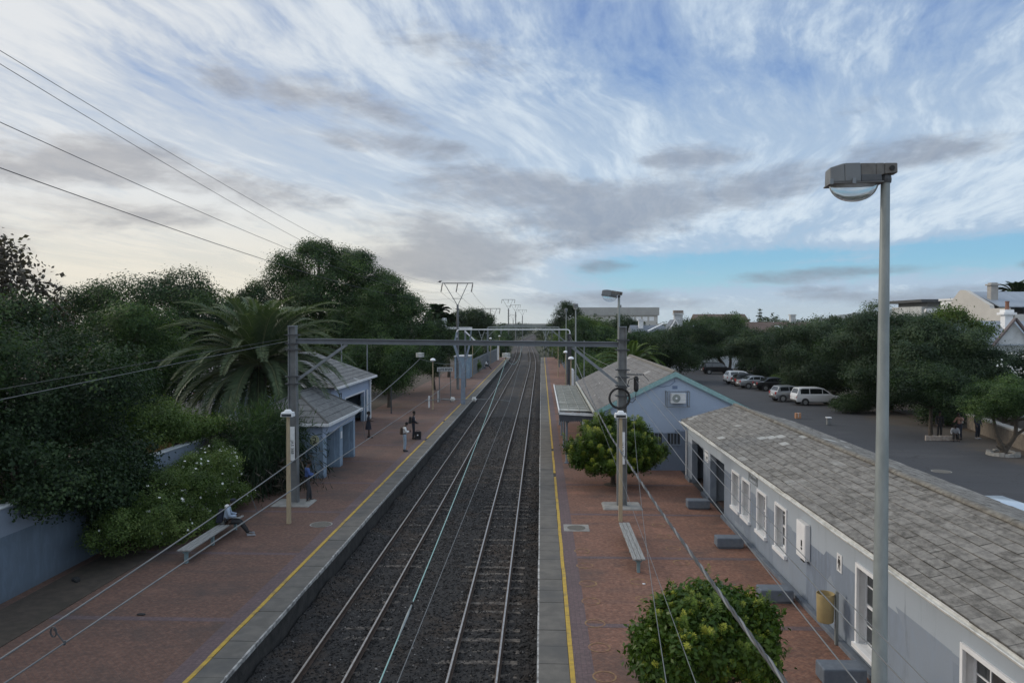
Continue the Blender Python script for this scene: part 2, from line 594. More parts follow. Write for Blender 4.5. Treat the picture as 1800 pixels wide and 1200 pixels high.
def crown_points(blobs, n, rng, clump=0.5, per=26, shell=0.55, lump=0.22, up=0.25, droop=0.0):
    """clusters of leaves over lumpy ellipsoids"""
    bl = np.array(blobs, float)
    area = (bl[:, 3] * bl[:, 4] * bl[:, 5]) ** (2 / 3)
    k = max(1, n // per)
    pick = rng.choice(len(bl), k, p=area / area.sum())
    d = rng.normal(size=(k, 3)); d[:, 2] += up
    d /= np.linalg.norm(d, axis=1, keepdims=True)
    ph = rng.uniform(0, 6.28, (len(bl), 3, 3)); fr = rng.uniform(2.0, 5.5, (len(bl), 3, 3))
    lum = np.zeros(k)
    for j in range(3):
        lum += np.sin((d * fr[pick][:, j]).sum(1) + ph[pick][:, j].sum(1)) * (1, .7, .5)[j]
    rad = (shell + (1 - shell) * rng.random(k) ** 0.55) * (1 + lump * lum * 0.6)
    c = bl[pick, :3] + d * bl[pick, 3:6] * rad[:, None]
    blt = rng.normal(0, 0.17, len(bl))
    cl_t = np.clip(rng.normal(0.42, 0.17, k) + blt[pick] + 0.10 * lum, 0, 1)
    P = np.repeat(c, per, 0); Dn = np.repeat(d, per, 0)
    m = len(P)
    g = rng.normal(size=(m, 3)) * clump * np.array([1, 1, 0.7])
    P = P + g
    N = Dn * 1.45 + rng.normal(size=(m, 3)) * 0.50 + np.array([0, 0, 0.35])
    T = rng.normal(size=(m, 3)) + Dn * 0.7 + np.array([0, 0, -droop])
    tint = np.repeat(cl_t, per) + rng.normal(0, 0.11, m)
    return P, N, T, tint


TREES = {}


def tree(name, loc, blobs, label, mat, n=26000, leaf=0.22, clump=0.45, trunk=0.25, bark=None, seed=1, lean=(0, 0), cat='tree', group=None, limbs=True,
         lump=0.22, shell=0.55, droop=0.2, flowers=None, aspect=0.58, per=26, trunk_top=None, up=0.25, forks=None, lobes=9):
    """blobs are relative to the trunk's foot"""
    rng = np.random.default_rng(seed)
    t = thing(name, loc, label, cat, group)
    L = Vector(loc)
    wb = [(b[0] + L.x, b[1] + L.y, b[2] + L.z, b[3], b[4], b[5]) for b in blobs]
    wl = []          # smaller lobes riding on the big ones make the outline uneven
    for b in wb:
        wl.append((b[0], b[1], b[2], b[3] * .80, b[4] * .80, b[5] * .80))
        for _ in range(lobes):
            d = rng.normal(size=3); d[2] = abs(d[2]) * .9 - .25; d /= np.linalg.norm(d)
            q = rng.uniform(.24, .42)
            wl.append((b[0] + d[0] * b[3] * .84, b[1] + d[1] * b[4] * .84, b[2] + d[2] * b[5] * .84, b[3] * q, b[4] * q, b[5] * q * 1.05))
    if trunk:
        mb = MB()
        top = trunk_top if trunk_top else min(b[2] for b in blobs)
        hub = L + Vector((lean[0], lean[1], max(top * 0.75, 0.4)))
        mid = L + (hub - L) * 0.5 + Vector((rng.normal() * trunk * .4, rng.normal() * trunk * .4, 0))
        if forks is None:
            mb.tube([L + Vector((0, 0, -0.1)), L + Vector((0, 0, 0.15)), mid, hub], [trunk * 1.5, trunk * 1.1, trunk * 0.9, trunk * 0.75], 9)
        for i, b in enumerate(wb if limbs else wb[:1]):
            e = Vector(b[:3])
            q = hub + (e - hub) * 0.5 + Vector((rng.normal() * 0.2, rng.normal() * 0.2, -0.1 * (e - hub).length))
            mb.tube([hub - Vector((0, 0, 0.1)), q, e], [trunk * 0.55, trunk * 0.38, trunk * 0.12], 6)
            for _ in range(4):
                dd = Vector(rng.normal(size=3)); dd.z = abs(dd.z); dd.normalize()
                e2 = e + Vector((dd.x * b[3], dd.y * b[4], dd.z * b[5])) * 0.75
                mb.tube([q + (e - q) * rng.random() * 0.8, (q + e2) / 2 + Vector((0, 0, 0.1)), e2], [trunk * 0.22, trunk * 0.14, trunk * 0.05], 5)
        if forks:
            for pts, rr in forks:
                mb.tube([L + Vector(p) for p in pts], rr, 8)
        mb.build('trunk', bark or MATS['bark'], t, smooth=True)
    P, N, T, tint = crown_points(wl, int(n * 1.5), rng, clump, per, shell, lump, up, droop)
    size = leaf * .72 * rng.uniform(0.6, 1.25, len(P))
    leaves_mesh('crown', P, N, T, size, mat, t, tint, aspect)
    if flowers:
        fm, cnt, fs, keep = flowers
        P2, N2, T2, ti2 = crown_points(wl, cnt * 5, rng, fs * 0.7, 5, 0.97, lump, 0.3)
        k = keep(P2)
        leaves_mesh('flowers', P2[k], N2[k], T2[k], np.full(k.sum(), fs), fm, t, ti2[k], 0.9)['kind'] = 'stuff'
    return t


# ------------------------------------------------------------------ palette
M('bark', (0.05, 0.04, 0.03), (0.09, 0.075, 0.06), 9, 0.95, 0.6, 25)
M('ballast', (0.010, 0.0095, 0.0095), (0.040, 0.036, 0.034), 26, 0.9, 1.0, 34, c3=(0.046, 0.031, 0.021), s3=0.6, f3=0.8, detail=8)
M('soil', (0.050, 0.039, 0.030), (0.078, 0.060, 0.045), 3, 0.95, 0.5, 20, c3=(0.036, 0.032, 0.022), s3=0.5)
M('grass_dry', (0.055, 0.052, 0.032), (0.04, 0.05, 0.024), 2.2, 0.95, 0.6, 18, c3=(0.06, 0.052, 0.036), s3=0.25)
M('asphalt', (0.062, 0.064, 0.070), (0.046, 0.047, 0.052), 1.3, 0.85, 0.35, 70, c3=(0.078, 0.077, 0.078), s3=0.22, f3=0.6, detail=9)
M('concrete', (0.30, 0.29, 0.27), (0.22, 0.215, 0.20), 3, 0.9, 0.3, 30, c3=(0.15, 0.145, 0.135), s3=0.7)
M('coping', (0.145, 0.134, 0.118), (0.105, 0.098, 0.088), 2.2, 0.9, 0.3, 40, c3=(0.085, 0.083, 0.08), s3=0.45, f3=0.8, detail=8)
M('edge_white', (0.48, 0.47, 0.45), (0.16, 0.155, 0.15), 5, 0.85, 0.2, 30)
M('platform_face', (0.05, 0.046, 0.043), (0.022, 0.021, 0.02), 3, 0.9, 0.8, 9, c3=(0.085, 0.08, 0.072), s3=1.2, f3=.5)
M('line_yellow', (0.50, 0.33, 0.045), (0.37, 0.245, 0.05), 6, 0.8, 0.15, 40, c3=(0.20, 0.145, 0.07), s3=1.8, f3=0.7)
M('rail_top', (0.50, 0.47, 0.44), (0.34, 0.31, 0.28), 9, 0.32, metal=0.85)
M('rail_side', (0.060, 0.038, 0.028), (0.09, 0.058, 0.042), 12, 0.85)
M('sleeper', (0.16, 0.138, 0.118), (0.038, 0.032, 0.028), 5, 0.95, 0.4, 30)
M('steel_grey', (0.175, 0.182, 0.186), (0.12, 0.126, 0.13), 2.5, 0.6, 0.1, 20, c3=(0.11, 0.112, 0.115), s3=0.8, f3=0.5)
M('steel_light', (0.20, 0.22, 0.24), (0.15, 0.168, 0.185), 3, 0.5, 0.05, 30, metal=0.2)
M('steel_blue', (0.20, 0.245, 0.30), (0.165, 0.20, 0.25), 3, 0.6)
M('galv', (0.27, 0.295, 0.29), (0.21, 0.232, 0.23), 6, 0.45, 0.06, 40, metal=0.25, stretch=(1, 1, 0.35))
M('steel_dark', (0.04, 0.043, 0.048), (0.06, 0.063, 0.068), 5, 0.6)
M('white_paint', (0.72, 0.73, 0.74), (0.62, 0.63, 0.64), 3, 0.6, 0.05, 30, c3=(0.48, 0.48, 0.47), s3=1.6, f3=0.35)
M('white_clean', (0.80, 0.81, 0.82), (0.74, 0.75, 0.77), 3, 0.45)
M('black', (0.012, 0.012, 0.013), (0.022, 0.022, 0.023), 5, 0.7)
M('rubber', (0.018, 0.018, 0.018), (0.028, 0.028, 0.028), 9, 0.85)
M('wood_grey', (0.30, 0.30, 0.29), (0.19, 0.19, 0.185), 3.0, 0.9, 0.3, 20, stretch=(9, 0.8, 9))
M('wood_post', (0.42, 0.34, 0.22), (0.33, 0.265, 0.18), 6, 0.85, 0.2, 20, stretch=(4, 4, 0.5))
M('bench_block', (0.13, 0.155, 0.19), (0.105, 0.125, 0.155), 5, 0.9, 0.3, 30, c3=(0.18, 0.195, 0.215), s3=1.7, f3=0.5)
M('wire_dark', (0.05, 0.052, 0.055), None, 5, 0.6)
M('wire_light', (0.16, 0.168, 0.172), (0.12, 0.126, 0.13), 5, 0.5, metal=0.3)
M('wire_verdigris', (0.22, 0.37, 0.355), (0.28, 0.42, 0.40), 5, 0.6)
M('porcelain', (0.62, 0.63, 0.62), (0.52, 0.53, 0.52), 5, 0.35)
M('porcelain_brown', (0.06, 0.045, 0.04), None, 5, 0.35)
M('teal_board', (0.20, 0.34, 0.34), (0.27, 0.42, 0.42), 7, 0.75, 0.2, 25, stretch=(1, 1, 1), c3=(0.33, 0.42, 0.41), s3=2)
M('interior', (0.03, 0.033, 0.036), None, 3, 0.95)
M('glass', (0.03, 0.035, 0.04), (0.05, 0.055, 0.06), 2, 0.08, spec=0.8)
M('bin_yellow', (0.42, 0.33, 0.16), (0.36, 0.28, 0.14), 5, 0.6, 0.05)
M('plate_yellow', (0.46, 0.46, 0.30), (0.38, 0.38, 0.26), 6, 0.7)
M('stone', (0.17, 0.145, 0.115), (0.11, 0.095, 0.08), 3.5, 0.95, 0.8, 9)
M('white_wall', (0.52, 0.54, 0.55), (0.40, 0.415, 0.42), 1.0, 0.9, 0.2, 12, c3=(0.28, 0.285, 0.28), s3=0.5, f3=0.55)
M('cream_wall', (0.50, 0.485, 0.455), (0.45, 0.435, 0.41), 0.6, 0.9)
M('slate_blue', (0.13, 0.155, 0.19), (0.10, 0.12, 0.15), 1.2, 0.7)
M('metal_roof', (0.28, 0.32, 0.37), (0.23, 0.265, 0.31), 0.9, 0.5, stretch=(6, 0.6, 0.6))
M('roof_brown', (0.10, 0.07, 0.06), (0.13, 0.095, 0.082), 0.8, 0.9)
M('roof_greyred', (0.17, 0.14, 0.14), (0.13, 0.11, 0.11), 0.8, 0.9)
M('brick_red', (0.25, 0.12, 0.08), (0.2, 0.1, 0.07), 5, 0.9)
M('hut_blue', (0.25, 0.34, 0.42), (0.19, 0.27, 0.35), 1.6, 0.85)
M('skin', (0.055, 0.032, 0.022), (0.075, 0.044, 0.03), 12, 0.6)
M('hair', (0.010, 0.009, 0.008), (0.018, 0.016, 0.014), 30, 0.9)
paver_mat('paver_red', [(0.125, 0.056, 0.036), (0.215, 0.102, 0.067), (0.29, 0.155, 0.106), (0.09, 0.043, 0.031)], (0.085, 0.065, 0.055), 0.22, 0.11, 45, (0.062, 0.046, 0.042), 0.80)
paver_mat('paver_dull', [(0.095, 0.050, 0.037), (0.150, 0.080, 0.058), (0.20, 0.115, 0.084), (0.07, 0.04, 0.031)], (0.085, 0.068, 0.06), 0.22, 0.11, 45, (0.058, 0.047, 0.043), 0.85)
paver_mat('paver_plum', [(0.10, 0.068, 0.072), (0.135, 0.09, 0.092), (0.165, 0.115, 0.115), (0.09, 0.06, 0.065)], (0.07, 0.058, 0.056), 0.22, 0.11, 0, (0.065, 0.055, 0.055), 0.55)


def roof_mat(name, a, b, c, tw=0.6, th=0.45, pale=0.0):
    """weathered flat tiles laid in courses; x runs along the ridge, y up the slope (UV in metres)"""
    m, t, bs = principled(name)
    tc = t.add('ShaderNodeTexCoord')
    uv = tc.outputs['UV']
    br = t.add('ShaderNodeTexBrick')
    br.inputs['Scale'].default_value = 1
    br.inputs['Brick Width'].default_value = tw; br.inputs['Row Height'].default_value = th
    br.inputs['Mortar Size'].default_value = 0.011; br.inputs['Mortar Smooth'].default_value = 0.2
    br.inputs['Color1'].default_value = (0, 0, 0, 1); br.inputs['Color2'].default_value = (1, 1, 1, 1)
    br.inputs['Bias'].default_value = 0.0
    t.link(uv, br.inputs['Vector'])
    ob = tc.outputs['Object']
    streak = t.noise(t.vmath('MULTIPLY', uv, (1.5, 2.4, 1)), 2.6, 8, 0.72)
    spots = t.smooth(t.noise(uv, 2.6, 8, 0.7), 0.5, 0.78)
    col = t.mix(t.smooth(streak, 0.38, 0.62), a, b)
    col = t.mix(t.math('MULTIPLY', t.sep(br.outputs['Color'])[0], 0.30), col, c)
    col = t.mix(t.math('MULTIPLY', spots, 0.78), col, c)
    dk = t.smooth(t.noise(uv, 0.55, 5, 0.6), 0.52, 0.72)
    col = t.mix(t.math('MULTIPLY', dk, 0.35), col, tuple(x * 0.6 for x in a))
    jf = t.math('ADD', 0.12, t.math('MULTIPLY', t.smooth(t.noise(uv, 0.16, 3, 0.5), 0.42, 0.58), 0.38))
    col = t.mix(t.math('MULTIPLY', br.outputs['Fac'], jf), col, tuple(x * 0.35 for x in a))
    # paler replacement tiles
    x, y, z = t.sep(uv)
    row = t.math('FLOOR', t.math('DIVIDE', y, th))
    colm = t.math('FLOOR', t.math('DIVIDE', t.math('ADD', x, t.math('MULTIPLY', t.math('MODULO', row, 2.0), tw / 2)), tw))
    wn = t.add('ShaderNodeTexWhiteNoise'); wn.noise_dimensions = '2D'
    t.link(t.comb(row, colm, 0.0), wn.inputs['Vector'])
    pal = t.math('MULTIPLY', t.smooth(wn.outputs['Value'], 0.955, 0.96), t.smooth(t.noise(uv, 0.22, 3, 0.5), 0.46, 0.56))
    col = t.mix(t.math('MULTIPLY', pal, 0.45 + pale), col, tuple(min(0.6, v * 1.9) for v in c))
    t.link(col, bs.inputs['Base Color'])
    bs.inputs['Roughness'].default_value = 0.92
    bn = t.add('ShaderNodeBump'); bn.inputs['Strength'].default_value = 0.5; bn.inputs['Distance'].default_value = 0.012
    t.link(t.math('SUBTRACT', t.math('MULTIPLY', streak, 0.5), br.outputs['Fac']), bn.inputs['Height'])
    t.link(bn.outputs[0], bs.inputs['Normal'])
    MATS[name] = m
    return m


roof_mat('tile_grey', (0.072, 0.066, 0.058), (0.185, 0.172, 0.153), (0.34, 0.325, 0.30), 0.50, 0.27)
roof_mat('tile_station', (0.10, 0.096, 0.093), (0.165, 0.158, 0.152), (0.23, 0.222, 0.215), 0.9, 0.55)
roof_mat('tile_shelter', (0.10, 0.10, 0.10), (0.165, 0.165, 0.162), (0.24, 0.24, 0.236), 0.6, 0.42)
roof_mat('canopy_sheet', (0.10, 0.104, 0.088), (0.20, 0.205, 0.18), (0.33, 0.33, 0.30), 1.0, 2.4)


def wall_mat(name, upper, lower, zsplit, patch=0.5, dirt=(0.10, 0.115, 0.13)):
    """painted render: pale above, darker below a wavering paint line, with painted-over patches and grime"""
    m, t, b = principled(name)
    g = t.add('ShaderNodeNewGeometry')
    pos = g.outputs['Position']
    x, y, z = t.sep(pos)
    blk = t.add('ShaderNodeTexVoronoi'); blk.feature = 'F1'; blk.distance = 'CHEBYCHEV'
    t.link(t.vmath('MULTIPLY', pos, (0.55, 0.55, 0.6)), blk.inputs['Vector']); blk.inputs['Scale'].default_value = 1.0
    blk.inputs['Randomness'].default_value = 0.8
    bv = t.sep(blk.outputs['Color'])[0]
    line = t.math('ADD', zsplit - 0.1, t.math('MULTIPLY', t.sep(blk.outputs['Color'])[1], 0.22))
    f = t.smooth(t.math('SUBTRACT', z, line), 0.0, 0.02)
    low = t.mix(t.math('MULTIPLY', bv, patch), lower, tuple(a * 0.45 + c * 0.55 for a, c in zip(lower, upper)))
    brush = t.noise(t.vmath('MULTIPLY', pos, (2.0, 2.0, 0.6)), 2.4, 8, 0.7, 0.4)
    low = t.mix(t.math('MULTIPLY', t.smooth(brush, 0.45, 0.68), 0.60), low, tuple(min(1, c * 1.45) for c in lower))
    col = t.mix(f, low, upper)
    rn = t.noise(t.vmath('MULTIPLY', pos, (2.4, 2.4, 0.30)), 1.5, 9, 0.72, 0.25)
    col = t.mix(t.math('MULTIPLY', t.smooth(rn, 0.54, 0.76), 0.55), col, dirt)
    n0 = t.noise(pos, 0.9, 6, 0.6)
    col = t.mix(t.math('MULTIPLY', t.smooth(n0, 0.5, 0.75), 0.18), col, tuple(c * 0.75 for c in upper))
    foot = t.smooth(t.math('ADD', z, t.math('MULTIPLY', t.noise(pos, 4, 4, 0.6), 0.25)), 0.42, 0.12)
    col = t.mix(t.math('MULTIPLY', foot, 0.45), col, dirt)
    t.link(col, b.inputs['Base Color'])
    b.inputs['Roughness'].default_value = 0.85
    bn = t.add('ShaderNodeBump'); bn.inputs['Strength'].default_value = 0.25; bn.inputs['Distance'].default_value = 0.01
    t.link(t.noise(pos, 14, 6, 0.7), bn.inputs['Height']); t.link(bn.outputs[0], b.inputs['Normal'])
    MATS[name] = m
    return m


wall_mat('wall_toilet', (0.345, 0.39, 0.44), (0.155, 0.19, 0.245), 1.72, 0.85)
wall_mat('wall_station', (0.33, 0.395, 0.50), (0.15, 0.185, 0.245), 1.95, 0.15, (0.15, 0.19, 0.26))
wall_mat('wall_shelter', (0.33, 0.40, 0.53), (0.215, 0.29, 0.37), 1.95, 0.3, (0.10, 0.14, 0.19))
wall_mat('wall_blue', (0.19, 0.228, 0.285), (0.095, 0.128, 0.168), 1.75, 0.25, (0.08, 0.10, 0.12))


def slope_roof(mb, uvs, rows):
    pass


class UVB(MB):
    """builder that also keeps a UV (in metres) for every corner"""
    def __init__(s):
        super().__init__(); s.uv = []

    def uquad(s, pts, uv):
        s.quad(*pts); s.uv.append(uv)

    def build(s, *a, **k):
        fl = [list(f) for f in s.f]
        o = MB.build(s, *a, **k)
        me = o.data
        lay = me.uv_layers.new(name='UVMap')
        for p in me.polygons:
            orig = fl[p.index]; u = s.uv[p.index] if p.index < len(s.uv) else None
            for li in p.loop_indices:
                vi = me.loops[li].vertex_index
                lay.data[li].uv = u[orig.index(vi)] if u else (0, 0)
        return o


def tiled_slope(ub, e0, e1, r0, r1, course=0.42, lift=0.018, thick=0.03, u0=0.0, tile=None):
    """tiles from an eave line e0-e1 up to a ridge line r0-r1: one lifted strip per course"""
    e0, e1, r0, r1 = map(Vector, (e0, e1, r0, r1))
    nrm = (e1 - e0).cross(r0 - e0)
    if nrm.length < 1e-6:
        nrm = (e1 - e0).cross(r1 - e0)
    nrm.normalize()
    if nrm.z < 0: nrm = -nrm
    H = max((((r0 + r1) / 2) - (e0 + e1) / 2).length, 0.1)
    n = max(1, round(H / course))
    ax = (e1 - e0).normalized()
    U = lambda p: (p - e0).dot(ax) + u0
    for i in range(n):
        a, b = i / n, (i + 1) / n
        pa0, pa1 = e0.lerp(r0, a), e1.lerp(r1, a)
        pb0, pb1 = e0.lerp(r0, b), e1.lerp(r1, b)
        if tile:        # single tiles, each sitting a little differently
            jr = random.Random(i * 7 + int(abs(e0.x) * 10)); Lr = (pa1 - pa0).length
            cuts = [0.0]; q = (tile / 2 if i % 2 == 0 else tile)
            while q < Lr: cuts.append(q); q += tile
            cuts.append(Lr)
            for c0, c1 in zip(cuts[:-1], cuts[1:]):
                j0 = jr.uniform(-.004, .007); j1 = jr.uniform(-.003, .003); sl_ = jr.uniform(-.006, .014) if jr.random() < .2 else 0
                A0, A1 = pa0 + ax * c0, pa0 + ax * (c1 - .004); B0, B1 = pb0 + ax * c0, pb0 + ax * (c1 - .004)
                dn = (A0 - B0).normalized() * sl_
                la0, la1 = A0 + dn + nrm * (thick + lift + j0), A1 + dn + nrm * (thick + lift + j0 + j1)
                lb0, lb1 = B0 + nrm * (thick + j0 * .3), B1 + nrm * (thick + j0 * .3)
                va, vb = i * course + 0.002, (i + 1) * course - 0.002
                ub.uquad([la0, la1, lb1, lb0], [(U(la0), va), (U(la1), va), (U(lb1), vb), (U(lb0), vb)])
                qa0, qa1 = A0 + dn - nrm * .01, A1 + dn - nrm * .01
                ub.uquad([qa0, qa1, la1, la0], [(U(la0), va), (U(la1), va), (U(la1), va + .01), (U(la0), va + .01)])
            continue
        la0, la1 = pa0 + nrm * (thick + lift), pa1 + nrm * (thick + lift)
        lb0, lb1 = pb0 + nrm * thick, pb1 + nrm * thick
        va, vb = i * course + 0.002, (i + 1) * course - 0.002
        ub.uquad([la0, la1, lb1, lb0], [(U(la0), va), (U(la1), va), (U(lb1), vb), (U(lb0), vb)])
        qa0, qa1 = (pa0 + nrm * (thick - 0.002), pa1 + nrm * (thick - 0.002)) if i else (pa0 - nrm * 0.03, pa1 - nrm * 0.03)
        ub.uquad([qa0, qa1, la1, la0], [(U(la0), va), (U(la1), va), (U(la1), va + .01), (U(la0), va + .01)])


# ------------------------------------------------------------------ the setting: ground, trackbed, platforms, car park
def sheet(name, x0, x1, y0, y1, z, mat, parent=None):
    return MB().quad((x0, y0, z), (x1, y0, z), (x1, y1, z), (x0, y1, z)).build(name, mat, parent)


g = MB().quad((-4000, -300, -1.25), (4000, -300, -1.25), (4000, 7000, -1.25), (-4000, 7000, -1.25)).build('ground', MATS['grass_dry'])
tag(g, kind='structure')

EL, ER = -6.62, -0.08       # platform edges
PE = 164.0                  # far end of the platforms


def bend(y):
    """the line swings a little left beyond the station and back again"""
    if y < 130: return 0.0
    if y < 330: return -3.4 * (0.5 - 0.5 * math.cos((y - 130) / 200 * math.pi))
    if y < 700: return -3.4 + 6.5 * (0.5 - 0.5 * math.cos((y - 330) / 370 * math.pi))
    return 3.1


# trackbed: rippled ballast near by, a plain strip beyond
rng = np.random.default_rng(5)
xs = np.linspace(EL + 0.02, ER - 0.02, 64)
ys = np.concatenate([np.arange(-12, 46, 0.11), np.arange(46, PE, 1.5)])
gx, gy = np.meshgrid(xs, ys)
gz = np.full(gx.shape, -0.880) + rng.normal(0, 0.012, gx.shape)
for tx in (-1.584, -5.085):
    gz -= 0.05 * np.exp(-((np.abs(gx - tx) - 0.56) / 0.13) ** 2)
gz += 0.05 * np.exp(-((gx + 3.33) / 0.6) ** 2) + 0.34 * np.exp(-((gx - EL) / 0.75) ** 2) * (.75 + .25 * np.sin(gy * 1.7) * np.sin(gy * .6)) - 0.04 * np.exp(-((gx - ER) / 0.4) ** 2)
vv = np.stack([gx, gy, gz], -1).reshape(-1, 3)
nx = len(xs); ff = []
for j in range(len(ys) - 1):
    for i in range(nx - 1):
        q = j * nx + i
        ff.append((q, q + 1, q + nx + 1, q + nx))
me = bpy.data.meshes.new('ballast_bed'); me.from_pydata(vv.tolist(), [], ff); me.materials.append(MATS['ballast'])
bb = link(bpy.data.objects.new('ballast_bed', me)); tag(bb, kind='structure')
mb = MB()
yy = [PE] + list(range(175, 900, 25)) + [1000, 1400]
for a, b in zip(yy[:-1], yy[1:]):
    wa = 3.7 if a > 180 else 3.3; wb_ = 3.7 if b > 180 else 3.3
    mb.quad((bend(a) - 3.35 - wa, a, -0.92), (bend(a) - 3.35 + wa, a, -0.92), (bend(b) - 3.35 + wb_, b, -0.92), (bend(b) - 3.35 - wb_, b, -0.92))
tag(mb.build('ballast_track', M('ballast_far', (0.05, 0.043, 0.04), (0.07, 0.06, 0.055), 0.8, 0.95)), kind='structure')

# loose stones on the near trackbed (nobody could count them)
n = 56000
sy_ = 5 + 62 * rng.random(n) ** 1.9
sx_ = rng.uniform(EL + 0.03, ER - 0.03, n)
keep = np.ones(n, bool)
for tx in (-1.584, -5.085):
    for s in (-1, 1):
        keep &= np.abs(sx_ - (tx + s * 0.565)) > 0.085
sx_, sy_ = sx_[keep], sy_[keep]; n = len(sx_)
base = np.array([(1, 0, 0), (-1, 0, 0), (0, 1, 0), (0, -1, 0), (0, 0, 1), (0, 0, -1)], float)
V = base[None] * rng.uniform(0.5, 1.15, (n, 6, 1)) + rng.normal(0, 0.22, (n, 6, 3))
V *= rng.uniform(0.016, 0.036, (n, 1, 1)) * np.array([1.15, 1.15, 0.8])
gzi = -0.866 + 0.05 * np.exp(-((sx_ + 3.33) / 0.6) ** 2) + 0.34 * np.exp(-((sx_ - EL) / 0.75) ** 2) * (.75 + .25 * np.sin(sy_ * 1.7) * np.sin(sy_ * .6)) - 0.04 * np.exp(-((sx_ - ER) / 0.4) ** 2)
V += np.stack([sx_, sy_, gzi], -1)[:, None]
tri = np.array([(0, 2, 4), (2, 1, 4), (1, 3, 4), (3, 0, 4), (2, 0, 5), (1, 2, 5), (3, 1, 5), (0, 3, 5)])
Fc = (tri[None] + (np.arange(n) * 6)[:, None, None]).reshape(-1, 3)
me = bpy.data.meshes.new('ballast_stones')
me.vertices.add(n * 6); me.vertices.foreach_set('co', V.astype(np.float32).ravel())
me.loops.add(Fc.size); me.loops.foreach_set('vertex_index', Fc.astype(np.int32).ravel())
me.polygons.add(len(Fc)); me.polygons.foreach_set('loop_start', np.arange(0, Fc.size, 3, dtype=np.int32))
me.update(calc_edges=True)
at = me.attributes.new('tint', 'FLOAT', 'FACE'); at.data.foreach_set('value', np.repeat(rng.random(n) ** 2.2, 8).astype(np.float32))
m_, t_, b_ = principled('stone_grey')
a_ = t_.add('ShaderNodeAttribute'); a_.attribute_name = 'tint'
t_.link(t_.ramp(a_.outputs['Fac'], [(0, (0.010, 0.010, 0.011)), (0.5, (0.034, 0.031, 0.030)), (0.85, (0.070, 0.060, 0.052)), (1, (0.26, 0.245, 0.235))]), b_.inputs['Base Color'])
b_.inputs['Roughness'].default_value = 0.9
me.materials.append(m_)
so = link(bpy.data.objects.new('ballast_stones', me))
tag(so, 'dark grey crushed stone lying loose between the rails', 'ballast', kind='stuff')

# rails and sleepers
def rail_run(tx, s, label_parent):
    mb = MB()
    xr = tx + s * 0.565
    pts = [-12, 0, 20, 40, 80, 130] + list(range(145, 700, 15)) + [800, 1000]
    for a, b in zip(pts[:-1], pts[1:]):
        xa, xb = xr + bend(a), xr + bend(b)
        for (w, z0, z1, mi) in ((0.022, -0.7245, -0.72, 1), (0.034, -0.735, -0.725, 0), (0.034, -0.762, -0.735, 0), (0.009, -0.85, -0.762, 0), (0.065, -0.862, -0.85, 0)):
            mb.mi = mi
            mb.hexa([(xa - w, a, z0), (xa + w, a, z0), (xb + w, b, z0), (xb - w, b, z0)], [(xa - w, a, z1), (xa + w, a, z1), (xb + w, b, z1), (xb - w, b, z1)])
    mb.mi = 0
    return mb.build('rail', [MATS['rail_side'], MATS['rail_top']], label_parent)


for tx, lab in ((-5.085, 'railway track with two shiny rails beside the platform with the waiting people'),
                (-1.584, 'railway track with two shiny rails beside the platform with the clipped bushes')):
    t = thing('railway_track', (tx, 0, -0.86), lab, 'railway track', 'railway tracks')
    rail_run(tx, -1, t); rail_run(tx, 1, t)
    sl = None
    rs = random.Random(int(tx * 10))
    far = MB()
    for k in range(330):
        y = -2 + 0.66 * k + (0 if k else 0)
        if k < 8: continue
        if k < 108:
            if sl is None:
                sl = MB().box(-1.02, 1.02, -0.10, 0.10, -0.13, -0.006).build('sleeper', MATS['sleeper'], t, world=False, bevel=0.01)
                o = sl
            else:
                o = sl.copy(); COL.objects.link(o); o.parent = t
            o.location = (rs.uniform(-.03, .03), y, rs.uniform(-0.028, 0.006))
            o.rotation_euler = (0, 0, rs.uniform(-.012, .012))
        else:
            far.box(tx - 1.05 + bend(y), tx + 1.05 + bend(y), y - 0.11, y + 0.11, -1.0, -0.858 + rs.uniform(-0.015, 0.004))
    o = far.build('sleepers', MATS['sleeper'], t); o['kind'] = 'stuff'

